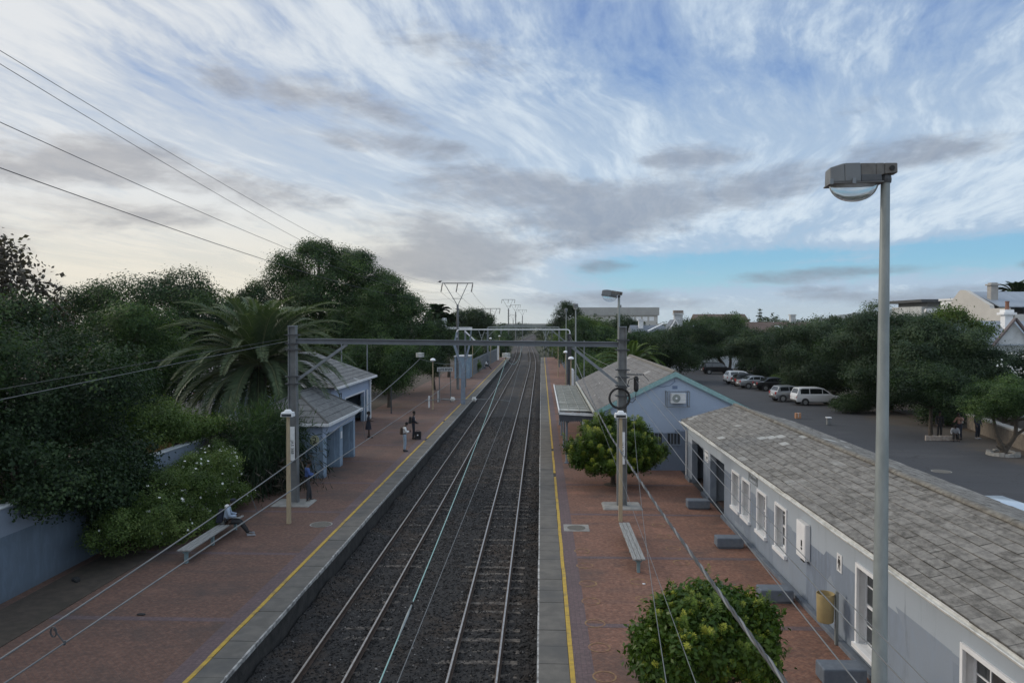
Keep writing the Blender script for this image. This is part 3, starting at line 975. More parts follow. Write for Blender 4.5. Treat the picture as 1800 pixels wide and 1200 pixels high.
# platforms
def platform(name, xe, xb, side):
    """side = +1: the track lies to the left (low x) of the platform"""
    lo, hi = min(xe, xb), max(xe, xb)
    y0 = -12
    m = MB()
    m.box(min(xe + side * 0.06, xb), max(xe + side * 0.06, xb), y0, PE, -1.2, -0.02)
    o = m.build(name, MATS['platform_face']); tag(o, kind='structure')
    def xr(a, b):
        return (xe + side * a, xe + side * b) if side > 0 else (xe + side * b, xe + side * a)
    # coping slabs laid one after the other
    m = MB(); rs = random.Random(3 if side > 0 else 4)
    a, b = xr(0.035, 0.69)
    y = y0
    while y < PE:
        L = 0.92
        dz = rs.uniform(-0.006, 0.006); dx = rs.uniform(-0.008, 0.008)
        m.box(a + dx * 0, b, y + 0.009, min(y + L, PE) - 0.009, -0.09, 0.0 + dz)
        y += L
    m.build('coping_slabs', MATS['coping'], o, bevel=0.008)
    # worn white nosing
    m = MB(); a, b = xr(-0.005, 0.035); y = y0
    while y < PE:
        L = rs.choice([0.92, 0.92, 1.84]); dx = rs.uniform(-0.012, 0.006)
        m.box(a + dx, b, y + 0.012, min(y + L, PE) - 0.012, -0.12 + rs.uniform(0, .03), rs.uniform(-0.012, 0.005)); y += L
    m.build('platform_nosing', MATS['edge_white'], o)
    # yellow line in slightly uneven lengths
    m = MB(); y = y0
    while y < PE:
        L = 0.92; j = rs.uniform(-0.008, 0.008)
        a, b = xr(0.695 + j, 0.800 + j)
        if rs.random() > 0.03:
            m.box(a, b, y + 0.004, min(y + L, PE) - 0.004, -0.03, 0.012)
        y += L
    m.build('yellow_line', MATS['line_yellow'], o)
    m = MB(); a, b = xr(0.80, 1.22); m.box(a, b, y0, PE, -0.03, 0.004)
    m.build('border_paving', MATS['paver_plum'], o)
    m = MB(); a, b = xr(1.22, abs(xb - xe)); m.box(a, b, y0, PE, -0.03, 0.0)
    m.build('brick_paving', MATS['paver_red' if side > 0 else 'paver_dull'], o)
    m = MB(); y = 2.2
    while y < 150:
        m.quad((a, y, 0.004), (b, y, 0.004), (b, y + 0.24, 0.004), (a, y + 0.24, 0.004)); y += 5.45
    q = xr(2.0, 2.2)
    m.build('paving_bands', MATS['paver_plum'], o)
    return o


pr_ = platform('platform', ER, 7.02, 1)
pl_ = platform('platform', EL, -14.32, -1)

# worn yellow distancing rings on the right platform
def ring(m, x, y, r, w, z):
    n = 28
    for k in range(n):
        a, b = 2 * math.pi * k / n, 2 * math.pi * (k + 1) / n
        m.quad(*[(x + math.cos(q) * rr, y + math.sin(q) * rr, z) for q, rr in ((a, r - w), (a, r + w), (b, r + w), (b, r - w))])


mt, tt, bt = principled('ring_yellow')
tcn = tt.add('ShaderNodeTexCoord')
nz = tt.smooth(tt.noise(tcn.outputs['Object'], 5, 7, 0.75), 0.37, 0.58)
tt.link(tt.mix(nz, (0.27, 0.185, 0.08), (0.20, 0.10, 0.068)), bt.inputs['Base Color'])
bt.inputs['Roughness'].default_value = 0.9
m = MB()
for y in (14.6, 15.95, 17.4, 18.8, 20.3, 21.7, 23.3, 24.8):
    ring(m, 1.34, y, 0.24, 0.022, 0.007)
for (x, y) in ((4.34, 28.1), (4.3, 26.6), (4.36, 25.2), (4.36, 23.7), (2.8, 21.9), (2.8, 20.5), (2.72, 19.0), (2.75, 17.6)):
    ring(m, x, y, 0.24, 0.022, 0.007)
m.build('painted_rings', mt, pr_)

# left of the platform: a strip of bare earth, then the street
MB().box(-14.0, -12.4, -12, 24, 0.003, 0.02).build('soil_strip', MATS['soil'], pl_)
st = MB().box(-95, -14.32, -12, 260, -1.2, -0.02).build('verge', MATS['soil']); tag(st, kind='structure')
sr = sheet('road', -60, -25, 52, 250, 0.0, MATS['asphalt']); tag(sr, kind='structure')
m_, t_, b_ = principled('asphalt_worn')
g_ = t_.add('ShaderNodeNewGeometry').outputs['Position']
fine_ = t_.noise(g_, 45, 5, .7); big_ = t_.smooth(t_.noise(g_, .18, 6, .6), .42, .62); mid_ = t_.smooth(t_.noise(g_, .75, 7, .68), .5, .7)
swirl_ = t_.smooth(t_.noise(t_.vmath('MULTIPLY', g_, (.22, 1.1, 1)), .55, 7, .65, .8), .52, .68)
c_ = t_.mix(fine_, (.021, .023, .028), (.048, .050, .058))
c_ = t_.mix(t_.math('MULTIPLY', big_, .5), c_, (.040, .041, .045)); c_ = t_.mix(t_.math('MULTIPLY', swirl_, .35), c_, (.068, .068, .072)); c_ = t_.mix(t_.math('MULTIPLY', mid_, .4), c_, (.030, .029, .030))
ck_ = t_.add('ShaderNodeTexVoronoi'); ck_.feature = 'DISTANCE_TO_EDGE'; ck_.inputs['Scale'].default_value = .35
t_.link(t_.vmath('ADD', g_, t_.vmath('MULTIPLY', t_.noise(g_, 1.2, 4, .6, out='Color'), (1.2, 1.2, 0))), ck_.inputs['Vector'])
c_ = t_.mix(t_.math('MULTIPLY', t_.smooth(ck_.outputs['Distance'], .012, .004), .6), c_, (.016, .016, .017))
x_, y_, z_ = t_.sep(g_)
leaf_ = t_.math('MULTIPLY', t_.smooth(t_.math('ADD', x_, t_.math('MULTIPLY', t_.noise(g_, .3, 5, .65), 7.0)), 28.0, 31.0), .75)
c_ = t_.mix(leaf_, c_, t_.mix(t_.noise(g_, 5, 6, .7), (.055, .042, .03), (.10, .078, .055)))
t_.link(c_, b_.inputs['Base Color']); b_.inputs['Roughness'].default_value = .85
bn_ = t_.add('ShaderNodeBump'); bn_.inputs['Strength'].default_value = .35; bn_.inputs['Distance'].default_value = .01; t_.link(fine_, bn_.inputs['Height']); t_.link(bn_.outputs[0], b_.inputs['Normal'])
MATS['asphalt_worn'] = m_
cp = MB().box(7.02, 60, -12, 137, -1.2, -0.012).build('car_park', MATS['asphalt_worn']); tag(cp, kind='structure')
vg = MB().box(29.5, 33, 20, 137, -0.1, 0.06).build('planting_strip', MATS['soil'], cp)
vg2 = MB().box(3.8, 6.98, 62.5, 137, -0.1, 0.012).build('planting_bed', MATS['soil'], cp)
tag(MB().box(60, 140, 20, 137, -1.2, 0.0).build('gardens', MATS['grass_dry']), kind='structure')
# manhole covers
def manhole(x, y, r, slab, z, label, cat='manhole cover'):
    t = thing('manhole_cover', (x, y, z), label, cat, 'round manhole covers')
    if slab:
        MB().box(x - slab, x + slab, y - slab, y + slab, z - 0.01, z + 0.004).build('surround', MATS['concrete'], t)
    MB().lathe((x, y, z), [(r, -0.005), (r, 0.012), (r * 0.97, 0.014)], 28).build('cover', M('cover_iron', (0.09, 0.085, 0.075), (0.13, 0.12, 0.10), 14, 0.8, 0.4, 40), t)
    m = MB(); ring(m, x, y, r + 0.03, 0.025, z + 0.008); m.build('rim', MATS['concrete'], t)


manhole(1.28, 27.6, 0.33, 0.46, 0.004, 'round iron manhole in a pale square slab beside the yellow line')
manhole(-8.12, 27.7, 0.36, 0, 0.004, 'round iron manhole in the brick platform near the leaning man')
manhole(20.08, 38.9, 0.42, 0, -0.008, 'round iron manhole with a sandy rim in the car park')


# ------------------------------------------------------------------ toilet block on the right platform
def window_y(parent, X, y0, y1, z0, z1, bars, label=None):
    """white-framed window in a wall that faces low x at X, spanning y0..y1"""
    t = MB()
    fw = 0.085
    t.box(X - 0.045, X + 0.02, y0, y0 + fw, z0, z1); t.box(X - 0.045, X + 0.02, y1 - fw, y1, z0, z1)
    t.box(X - 0.045, X + 0.02, y0 + fw, y1 - fw, z1 - fw, z1)
    t.box(X - 0.10, X + 0.02, y0 - 0.03, y1 + 0.03, z0 - 0.05, z0 + 0.06)
    w = t.build('window', MATS['white_clean'], parent, bevel=0.006)
    if label: w['label'] = label
    d = 0.20
    j = MB()   # deep white reveals
    j.box(X + 0.02, X + d, y0 + 0.02, y0 + 0.05, z0, z1); j.box(X + 0.02, X + d, y1 - 0.05, y1 - 0.02, z0, z1)
    j.box(X + 0.02, X + d, y0 + 0.05, y1 - 0.05, z1 - 0.05, z1 - 0.02); j.box(X + 0.02, X + d, y0 + 0.05, y1 - 0.05, z0 + 0.02, z0 + 0.06)
    j.build('reveal', MATS['white_paint'], w)
    s = MB(); gx = X + d - 0.03
    a0, a1 = y0 + 0.05, y1 - 0.05
    s.box(gx, gx + 0.04, a0, a0 + 0.05, z0 + .06, z1 - .05); s.box(gx, gx + 0.04, a1 - 0.05, a1, z0 + .06, z1 - .05)
    s.box(gx, gx + 0.04, a0 + .05, a1 - .05, z1 - 0.11, z1 - 0.05); s.box(gx, gx + 0.04, a0 + .05, a1 - .05, z0 + 0.06, z0 + 0.12)
    zm = (z0 + z1) / 2
    s.box(gx - 0.008, gx + 0.045, a0 + .05, a1 - .05, zm - 0.03, zm + 0.03)
    for k in range(1, bars + 1):
        yy_ = a0 + (a1 - a0) * k / (bars + 1)
        s.box(gx + 0.004, gx + 0.03, yy_ - 0.014, yy_ + 0.014, z0 + .12, zm - .03); s.box(gx + 0.004, gx + 0.03, yy_ - 0.014, yy_ + 0.014, zm + .03, z1 - .11)
    for zz in (z0 + (zm - z0) * 0.52, zm + (z1 - zm) * 0.48):
        s.box(gx + 0.002, gx + 0.032, a0 + .05, a1 - .05, zz - 0.012, zz + 0.012)
    s.build('sash', MATS['white_clean'], w)
    MB().quad((gx + .02, a0, z0), (gx + .02, a1, z0), (gx + .02, a1, z1), (gx + .02, a0, z1)).build('pane', MATS['glass'], w)
    return w


TB = thing('toilet_block', (7.02, 21, 0), 'long low grey station toilet block with weathered tile roof and white windows', 'building')
X0, Y0_, Y1_ = 7.02, 4.0, 36.85
EZ = 2.74
wins = [(27.05, 28.13, 0.72, 2.09), (25.70, 26.72, 0.72, 2.09), (23.85, 24.88, 0.72, 2.09), (21.9, 22.97, 0.74, 2.12), (16.08, 17.10, 0.30, 2.14), (11.4, 12.86, 0.30, 2.14), (7.4, 8.5, 0.7, 2.1)]
doors = [(33.15, 35.66, -0.1, 2.02), (29.40, 31.83, -0.1, 2.03)]
m = MB()
wall_openings(m, 'x', X0, X0 + 0.26, Y0_, Y1_, -0.05, EZ, [(a, b, c, d) for a, b, c, d in wins] + doors)
m.box(X0 + 4.6, X0 + 4.86, Y0_, Y1_, -0.05, EZ)                         # back wall
m.box(X0 + 0.26, X0 + 4.6, Y1_ - 0.24, Y1_, -0.05, EZ)
m.box(X0 + 0.26, X0 + 4.6, Y0_, Y0_ + 0.24, -0.05, EZ)
m.prism([(X0, EZ), (X0 + 4.86, EZ), (X0 + 2.3, 3.43)], Y1_ - 0.24, Y1_, 'y')
m.build('wall', MATS['wall_toilet'], TB)
# partitions and side cheeks inside the doorways
m = MB()
for (a, b) in ((32.0, 32.35), (29.0, 29.3)):
    m.box(X0 + 0.26, X0 + 4.55, a, b, 0, EZ - 0.05)
m.box(X0 + 1.9, X0 + 2.05, 32.35, 36.6, 0, EZ - .05); m.box(X0 + 1.9, X0 + 2.05, 29.3, 32.0, 0, EZ - .05)
m.build('partition_wall', M('wall_in', (0.20, 0.235, 0.28), (0.17, 0.2, 0.24), 3, 0.9), TB)
MB().box(X0 + .26, X0 + 4.6, Y0_ + .24, Y1_ - .24, EZ - 0.04, EZ - 0.01).build('ceiling', MATS['interior'], TB)
MB().box(X0 + .30, X0 + 4.6, 29.3, Y1_ - .24, 0.002, 0.02).build('floor_slab', M('floor_dim', (0.07, 0.045, 0.036), (0.05, 0.035, 0.03), 4, 0.9), TB)
# concrete kerb along the wall foot
m = MB(); m.box(X0 - 0.16, X0 - 0.003, Y0_, 29.3, -0.02, 0.11)
m.box(X0 - 0.12, X0 - 0.003, 31.86, 33.12, -0.02, 0.16); m.box(X0 - 0.12, X0 - 0.003, 35.7, 36.85, -0.02, 0.16)
m.build('plinth', MATS['bench_block'], TB, bevel=0.015)
for i, (a, b, c, d) in enumerate(wins):
    window_y(TB, X0, a, b, c, d, 2 if b - a > 1.3 else 1)
# roof
EX = 6.74; RX, RZ = 9.32, 3.50
rf = UVB()
tiled_slope(rf, (EX, Y0_ - .1, EZ + 0.02), (EX, Y1_ + 0.12, EZ + 0.02), (RX, Y0_ - .1, RZ), (RX, Y1_ + 0.12, RZ), 0.27, 0.010, 0.02, tile=0.5)
tiled_slope(rf, (12.2, Y0_ - .1, EZ - 0.08), (12.2, Y1_ + 0.12, EZ - 0.08), (RX, Y0_ - .1, RZ), (RX, Y1_ + 0.12, RZ), 0.27, 0.010, 0.02, tile=0.5)
ROOF = rf.build('roof', MATS['tile_grey'], TB)
m = MB(); y = Y0_; rs = random.Random(8)
while y < Y1_ + 0.1:
    dz = rs.uniform(-0.008, 0.01)
    prof = [(RX + math.cos(a) * 0.12, RZ + 0.02 + dz + math.sin(a) * 0.07) for a in [math.pi * k / 6 for k in range(7)]]
    m.prism(prof, y, min(y + 0.46, Y1_ + .12), 'y'); y += 0.45
m.build('ridge_cap', M('ridge', (0.11, 0.10, 0.085), (0.20, 0.186, 0.16), 6, 0.95, 0.4, 30, c3=(0.07, 0.062, 0.052), s3=2.5), ROOF)
# fascia and half-round gutter, sagging a little between brackets
m = MB(); m.box(EX + 0.035, EX + 0.07, Y0_, Y1_ + .1, EZ - 0.13, EZ - 0.005)
m.build('fascia', MATS['white_paint'], ROOF)
m = MB(); rs = random.Random(2); ng = 26
for k in range(ng):
    a = Y0_ + (Y1_ + .1 - Y0_) * k / ng; b = Y0_ + (Y1_ + .1 - Y0_) * (k + 1) / ng
    za, zb = EZ - 0.03 - 0.012 * math.sin(k * 1.9), EZ - 0.03 - 0.012 * math.sin((k + 1) * 1.9)
    for q in range(6):
        t0, t1 = math.pi + math.pi * q / 6, math.pi + math.pi * (q + 1) / 6
        P = lambda t, r, yv, zv: (EX - 0.035 + math.cos(t) * r, yv, zv + math.sin(t) * r)
        m.quad(P(t0, .07, a, za), P(t1, .07, a, za), P(t1, .07, b, zb), P(t0, .07, b, zb))
        m.quad(P(t0, .06, a, za), P(t0, .06, b, zb), P(t1, .06, b, zb), P(t1, .06, a, za))
    m.quad((EX - .105, a, za), (EX - .105, b, zb), (EX - .090, b, zb + .008), (EX - .090, a, za + .008))
m.build('gutter', M('gutter_white', (0.66, 0.66, 0.63), (0.52, 0.52, 0.49), 4, 0.6, c3=(0.30, 0.29, 0.25), s3=1.3, f3=0.6), ROOF)
m = MB(); m.tube([(EX - 0.02, 36.75, EZ - 0.09), (EX + 0.1, 36.75, EZ - 0.3), (X0 - 0.06, 36.72, EZ - 0.45), (X0 - 0.06, 36.72, 0.1)], 0.045, 8)
m.build('downpipe', MATS['white_paint'], TB, smooth=True)
# white meter box, toilet sign, painted words, notice plates: fixed to the wall
bx = MB().box(X0 - 0.14, X0 - 0.003, 20.03, 20.72, 1.22, 2.17).build('meter_box', MATS['white_clean'], TB, bevel=0.01)
MB().box(X0 - 0.150, X0 - 0.1402, 20.07, 20.68, 1.27, 2.12).build('box_door', MATS['white_clean'], bx, bevel=0.006)
MB().box(X0 - 0.158, X0 - 0.1505, 20.22, 20.31, 1.56, 1.72).box(X0 - 0.158, X0 - 0.1505, 20.22, 20.31, 1.47, 1.53).box(X0 - .145, X0 - .11, 20.1, 20.35, 1.18, 1.215).build('black_marks', MATS['black'], bx)
sg = MB().box(X0 - 0.02, X0 - 0.003, 17.92, 18.21, 1.60, 2.02).build('toilet_sign', MATS['white_paint'], TB)
m = MB(); xs_ = X0 - 0.025; cy_, zz = 18.065, 1.64   # a walking figure
m.lathe((xs_, cy_, zz + .31), [(.03, -.004), (.03, .004)], 12, 'x')
m.prism([(cy_ - .035, zz + .13), (cy_ + .035, zz + .13), (cy_ + .045, zz + .265), (cy_ - .045, zz + .265)], xs_, xs_ + .004, 'x')
m.prism([(cy_ - .075, zz), (cy_ - .045, zz), (cy_ + .005, zz + .128), (cy_ - .035, zz + .128)], xs_, xs_ + .004, 'x')
m.prism([(cy_ + .075, zz), (cy_ + .045, zz), (cy_ + .006, zz + .128), (cy_ + .035, zz + .128)], xs_, xs_ + .004, 'x')
m.prism([(cy_ - .085, zz + .14), (cy_ - .065, zz + .14), (cy_ - .036, zz + .26), (cy_ - .05, zz + .265)], xs_, xs_ + .004, 'x')
m.prism([(cy_ + .085, zz + .14), (cy_ + .065, zz + .14), (cy_ + .036, zz + .26), (cy_ + .05, zz + .265)], xs_, xs_ + .004, 'x')
m.build('walking_figure', MATS['black'], sg)
text_mesh('platform_words', 'Platform 1', .21, M('faded_grey', (0.13, 0.15, 0.16), (0.2, 0.22, 0.24), 8, 0.9), TB, (X0 - 0.006, 25.42, 2.30), (Matrix.Rotation(R(-90), 3, 'Z') @ Matrix.Rotation(R(90), 3, 'X')).to_euler(), .002)
fr = MB()
for (a, b, c, d) in ((24.9, 25.95, 2.40, 2.43), (24.9, 25.95, 2.12, 2.15), (24.9, 24.95, 2.15, 2.40), (25.90, 25.95, 2.15, 2.40), (25.05, 25.09, 2.15, 2.40)):
    fr.box(X0 - 0.012, X0 - 0.003, a, b, c, d)
fr.build('painted_frame', M('faded_grey', (0.17, 0.19, 0.20), (0.25, 0.27, 0.29), 8, 0.9), TB)
sgn = MB().box(X0 - 0.012, X0 - 0.003, 32.18, 32.86, 1.56, 2.02).build('notice_plate', MATS['white_paint'], TB)
m = MB()
m.box(X0 - 0.018, X0 - 0.0125, 32.24, 32.8, 1.95, 1.985); m.box(X0 - 0.018, X0 - 0.0125, 32.24, 32.8, 1.60, 1.63)
m.box(X0 - 0.018, X0 - 0.0125, 32.28, 32.46, 1.68, 1.80); m.box(X0 - 0.018, X0 - 0.0125, 32.52, 32.62, 1.66, 1.78)
m.build('plate_marks', MATS['faded_grey'], sgn)

# ------------------------------------------------------------------ the gabled station house with its platform canopy
SH = thing('station_house', (6.74, 48, 0), 'blue gabled station house with teal barge boards and grey tile roof', 'building')
GX, GA = 6.74, 4.98          # ridge
HL, HR, EZ2 = 2.98, 10.5, 3.12
F0, F1 = 38.6, 58.0
m = MB()
m.prism([(HL, -0.05), (HR, -0.05), (HR, EZ2 - .05), (GX, GA - 0.08), (HL, EZ2 - .05)], F0, F0 + 0.26, 'y')
m.prism([(HL, -0.05), (HR, -0.05), (HR, EZ2 - .05), (GX, GA - 0.08), (HL, EZ2 - .05)], F1 - .26, F1, 'y')
wall_openings(m, 'x', HL, HL + .26, F0 + .26, F1 - .26, -0.05, EZ2 - .06, [(42, 43.2, -0.1, 2.1), (46, 47.2, .9, 2.2), (50, 51.2, -.1, 2.1), (54, 55.2, .9, 2.2)])
m.box(HR - .26, HR, F0 + .26, F1 - .26, -0.05, EZ2 - .06)
m.build('wall', MATS['wall_station'], SH)
MB().box(HL + .3, HR - .3, F0 + .3, F1 - .3, 2.9, 2.95).build('ceiling', MATS['interior'], SH)
for (a, b, c, d) in ((42, 43.2, 0, 2.1), (46, 47.2, .9, 2.2), (50, 51.2, 0, 2.1), (54, 55.2, .9, 2.2)):
    MB().box(HL + .15, HL + .19, a, b, c, d).build('door' if c == 0 else 'window', MATS['steel_blue' if c == 0 else 'glass'], SH)
# barred service windows low on the gable
for (a, b) in ((5.3, 6.1), (6.35, 7.0)):
    w = MB().box(a, b, F0 - 0.02, F0 - 0.004, 1.33, 1.88).build('window', MATS['glass'], SH)
    q = MB()
    for k in range(5):
        xx = a + (b - a) * k / 4; q.box(xx - .015, xx + .015, F0 - 0.05, F0 - 0.022, 1.30, 1.91)
    q.box(a - .03, b + .03, F0 - .055, F0 - .051, 1.28, 1.33); q.box(a - .03, b + .03, F0 - .055, F0 - .051, 1.88, 1.93)
    q.build('grille', MATS['steel_blue'], w)
rf = UVB()
OV = 0.24
SLO = (GA - EZ2) / (GX - HL)
tiled_slope(rf, (HL - OV, F0 - .12, EZ2 - OV * SLO), (HL - OV, F1 + .15, EZ2 - OV * SLO), (GX, F0 - .12, GA), (GX, F1 + .15, GA), 0.5, 0.014, 0.02)
tiled_slope(rf, (HR + OV, F0 - .12, EZ2 - OV * SLO), (HR + OV, F1 + .15, EZ2 - OV * SLO), (GX, F0 - .12, GA), (GX, F1 + .15, GA), 0.5, 0.014, 0.02)
SR = rf.build('roof', MATS['tile_station'], SH)
m = MB(); m.prism([(GX - .16, GA - .02), (GX + .16, GA - .02), (GX + .06, GA + .07), (GX - .06, GA + .07)], F0 - .1, F1 + .13, 'y')
m.build('ridge_cap', MATS['ridge'], SR)
for s, nm in ((-1, 'barge_board'), (1, 'barge_board')):
    xe = GX + s * (GX - HL + OV)
    ze = EZ2 - OV * SLO
    m = MB()
    m.prism([(GX, GA + 0.015), (xe, ze + .015), (xe, ze - .22), (GX, GA - .24)], F0 - .165, F0 - .122, 'y')
    m.build(nm, MATS['teal_board'], SR)
m = MB(); m.box(HL - OV - .13, HL - OV - .01, F0 - .1, F1, EZ2 - .27, EZ2 - .13); m.build('gutter', M('gutter_mossy', (0.42, 0.43, 0.40), (0.27, 0.28, 0.25), 4, 0.9, c3=(0.55, 0.55, 0.52), s3=2), SR, bevel=0.03)
m = MB(); m.box(HR + OV + .01, HR + OV + .12, F0 - .1, F1, EZ2 - .27, EZ2 - .15); m.build('gutter', MATS['white_paint'], SR, bevel=0.02)
rs = random.Random(5); m = MB()
for _ in range(16):     # slipped and mended tiles
    k = rs.uniform(0.05, 0.7); y = rs.uniform(F0 + .5, F1 - 8); L = rs.uniform(.2, .5)
    x = HL - OV + (GX - HL + OV) * k; z = EZ2 - OV * SLO + (x - HL + OV) * SLO + 0.048
    m.quad((x, y, z), (x + .10, y, z + .10 * SLO), (x + .10 + .1, y + L, z + .2 * SLO), (x + .1, y + L, z + .1 * SLO))
m.build('roof_patches', MATS['edge_white'], SR)
# air conditioner in a steel cage
AC = MB().box(6.48, 7.22, F0 - .36, F0 - .05, 3.42, 3.92).build('air_conditioner', MATS['white_paint'], SH, bevel=0.02)
MB().lathe((6.74, F0 - .375, 3.68), [(.20, 0), (.20, .012), (.18, .014)], 24, 'y').build('fan_guard', MATS['galv'], AC)
MB().lathe((6.74, F0 - .395, 3.68), [(.05, 0), (.05, .018)], 14, 'y').build('fan_hub', MATS['white_clean'], AC)
m = MB(); c0, c1, d0, d1, e0, e1 = 6.27, 7.36, F0 - .52, F0 - .01, 3.26, 4.02
for xx in (c0, c1):
    for yv in (d0, d1): m.box(xx - .018, xx + .018, yv - .018, yv + .018, e0, e1)
for z in (e0, e1):
    m.box(c0, c1, d0 - .018, d0 + .018, z - .02, z + .02)
    for xx in (c0, c1): m.box(xx - .018, xx + .018, d0, d1, z - .018, z + .018)
for k in range(1, 7): m.box(c0 + (c1 - c0) * k / 7 - .007, c0 + (c1 - c0) * k / 7 + .007, d0, d1, e1 - .006, e1 + .006)
for k in range(1, 9): m.box(c0, c1, d0 - .006, d0 + .006, e0 + .09 * k - .004, e0 + .09 * k + .004) if k in (4,) else None
m.build('cage', MATS['steel_light'], SH)
MB().box(6.6, 6.85, F0 - .02, F0 - .003, 4.12, 4.28).build('vent', M('vent_blue', (0.15, 0.2, 0.3)), SH)
m = MB(); m.tube([(6.7, F0 - .02, 4.62), (6.72, F0 - .03, 4.5), (6.5, F0 - .02, 4.3), (6.1, F0 - .02, 4.22), (5.6, F0 - .02, 4.3)], .012, 5); m.build('cable', MATS['vent_blue'], SH)
# platform canopy
CX0, CX1, C0, C1 = 0.96, HL - OV - .02, 39.9, 56.6
cz0, cz1 = 2.84, 2.80
m = UVB(); m.uquad([(CX0, C0, cz0), (CX1, C0, cz1), (CX1, C1, cz1), (CX0, C1, cz0)], [(C0, 0), (C0, 1.8), (C1, 1.8), (C1, 0)])
m.uquad([(CX0, C0, cz0 - .05), (CX1, C0, cz1 - .05), (CX1, C1, cz1 - .05), (CX0, C1, cz0 - .05)], [(0, 0)] * 4)
CN = m.build('canopy', MATS['canopy_sheet'], SH)
m = MB()
k = C0
while k < C1: m.box(CX0, CX1, k - .03, k + .03, cz0 - .01, cz0 + .015); k += 1.2
for xx in (1.45, 2.0, 2.5): m.box(xx - .012, xx + .012, C0, C1, cz0 - .01, cz0 + .018)
m.build('sheet_laps', M('canopy_lap', (0.24, 0.245, 0.225), (0.33, 0.335, 0.31), 3, 0.95), CN)
m = MB(); m.box(CX0 - .05, CX0, C0 - .1, C1, cz0 - .10, cz0 + .05); m.build('edge_trim', MATS['white_paint'], CN)
m = MB(); m.hexa([(CX0 - .02, C0 - .14, 2.66), (CX1 + .25, C0 - .14, 2.56), (CX1 + .25, C0 - .04, 2.56), (CX0 - .02, C0 - .04, 2.66)], [(CX0 - .02, C0 - .14, 2.78), (CX1 + .25, C0 - .14, 2.70), (CX1 + .25, C0 - .04, 2.70), (CX0 - .02, C0 - .04, 2.78)])
m.build('end_beam', MATS['white_paint'], CN)
m = MB()
k = 0; xw = CX0
while xw < CX1 - .05:
    m.prism([(xw, 2.66), (xw + .1, 2.65), (xw + .1, 2.33), (xw + .05, 2.25), (xw, 2.33)], C0 - .10, C0 - .08, 'y'); xw += .1
m.build('valance', M('valance_dark', (0.045, 0.05, 0.06), (0.06, 0.066, 0.078), 4, 0.8), CN)
m = MB(); y = C0
while y < C1 - .1:
    m.prism([(y, 2.72), (y + .1, 2.72), (y + .1, 2.5), (y + .05, 2.43), (y, 2.5)], CX0 - .02, CX0 - .003, 'x'); y += .1
m.build('valance', MATS['valance_dark'], CN)
for y in (40.4, 45.4, 50.4, 55.6):
    m = MB(); m.tube([(1.35, y, 0), (1.35, y, 2.7)], .06, 10); m.tube([(1.35, y, 2.1), (2.0, y, 2.7)], .03, 6); m.tube([(1.35, y, 2.1), (1.05, y, 2.7)], .025, 6)
    m.box(1.25, 1.45, y - .1, y + .1, 0, .06)
    m.build('post', MATS['steel_blue'], CN)
MB().box(HL - .55, HL - .02, C0 + .1, C0 + .16, 2.3, 2.52).build('hanging_sign', MATS['plate_yellow'], CN)

# ------------------------------------------------------------------ waiting shelter (number 2) on the left platform
S2 = thing('waiting_shelter', (-10.4, 39, 0), 'open-fronted blue waiting shelter with hipped grey roof and yellow number 2', 'shelter')
SX = -10.4; A0, A1 = 36.0, 42.1; SB = -14.0; EH = 2.62
m = MB()
wall_openings(m, 'x', SX - .24, SX, A0, A1, 0, EH, [(36.45, 38.85, -.1, 2.05), (39.45, 41.75, -.1, 2.05)])
m.box(SB, SB + .24, A0, A1, 0, EH); m.box(SB + .24, SX - .24, A0, A0 + .24, 0, EH); m.box(SB + .24, SX - .24, A1 - .24, A1, 0, EH)
m.box(SX - .5, SX - .24, 38.85, 39.45, 0, EH); m.box(SX - .75, SX - .24, 38.80, 38.86, 0, 2.05); m.box(SX - .75, SX - .24, 41.70, 41.76, 0, 2.05)
m.build('wall', MATS['wall_shelter'], S2)
MB().box(SB + .24, SX - .24, A0 + .24, A1 - .24, EH - .06, EH - .02).build('ceiling', MATS['interior'], S2)
MB().box(SB + .3, SB + .7, A0 + .4, A1 - .4, 0.38, 0.46).build('bench_seat', MATS['wood_grey'], S2)
rf = UVB(); o_ = .28; zz = EH + .02; rz_ = 3.92; mid = (SX + SB) / 2
h0, h1 = A0 + 1.6, A1 - 1.6
tiled_slope(rf, (SX + o_, A0 - o_, zz), (SX + o_, A1 + o_, zz), (mid, h0, rz_), (mid, h1, rz_), .42)
tiled_slope(rf, (SB - o_, A0 - o_, zz), (SB - o_, A1 + o_, zz), (mid, h0, rz_), (mid, h1, rz_), .42)
tiled_slope(rf, (SB - o_, A0 - o_, zz), (SX + o_, A0 - o_, zz), (mid - .01, h0, rz_), (mid + .01, h0, rz_), .42)
tiled_slope(rf, (SB - o_, A1 + o_, zz), (SX + o_, A1 + o_, zz), (mid - .01, h1, rz_), (mid + .01, h1, rz_), .42)
r2 = rf.build('roof', MATS['tile_shelter'], S2)
m = MB()
for (p, q) in (((SX + o_, A0 - o_, zz + .05), (mid, h0, rz_ + .05)), ((SX + o_, A1 + o_, zz + .05), (mid, h1, rz_ + .05)), ((SB - o_, A0 - o_, zz + .05), (mid, h0, rz_ + .05)), ((mid, h0, rz_ + .05), (mid, h1, rz_ + .05))):
    m.tube([p, q], .055, 6)
m.build('hip_cap', MATS['tile_shelter'], r2)
m = MB(); m.box(SX + o_, SX + o_ + .09, A0 - o_ - .09, A1 + o_ + .1, zz - .11, zz + .03); m.box(SB - o_, SX + o_, A0 - o_ - .09, A0 - o_, zz - .11, zz + .03)
m.build('gutter', MATS['white_paint'], r2)
m = MB(); m.tube([(SX - .03, A0 - .06, EH - .1), (SX - .03, A0 - .06, 0.1)], .04, 8); m.build('downpipe', MATS['wall_shelter'], S2)
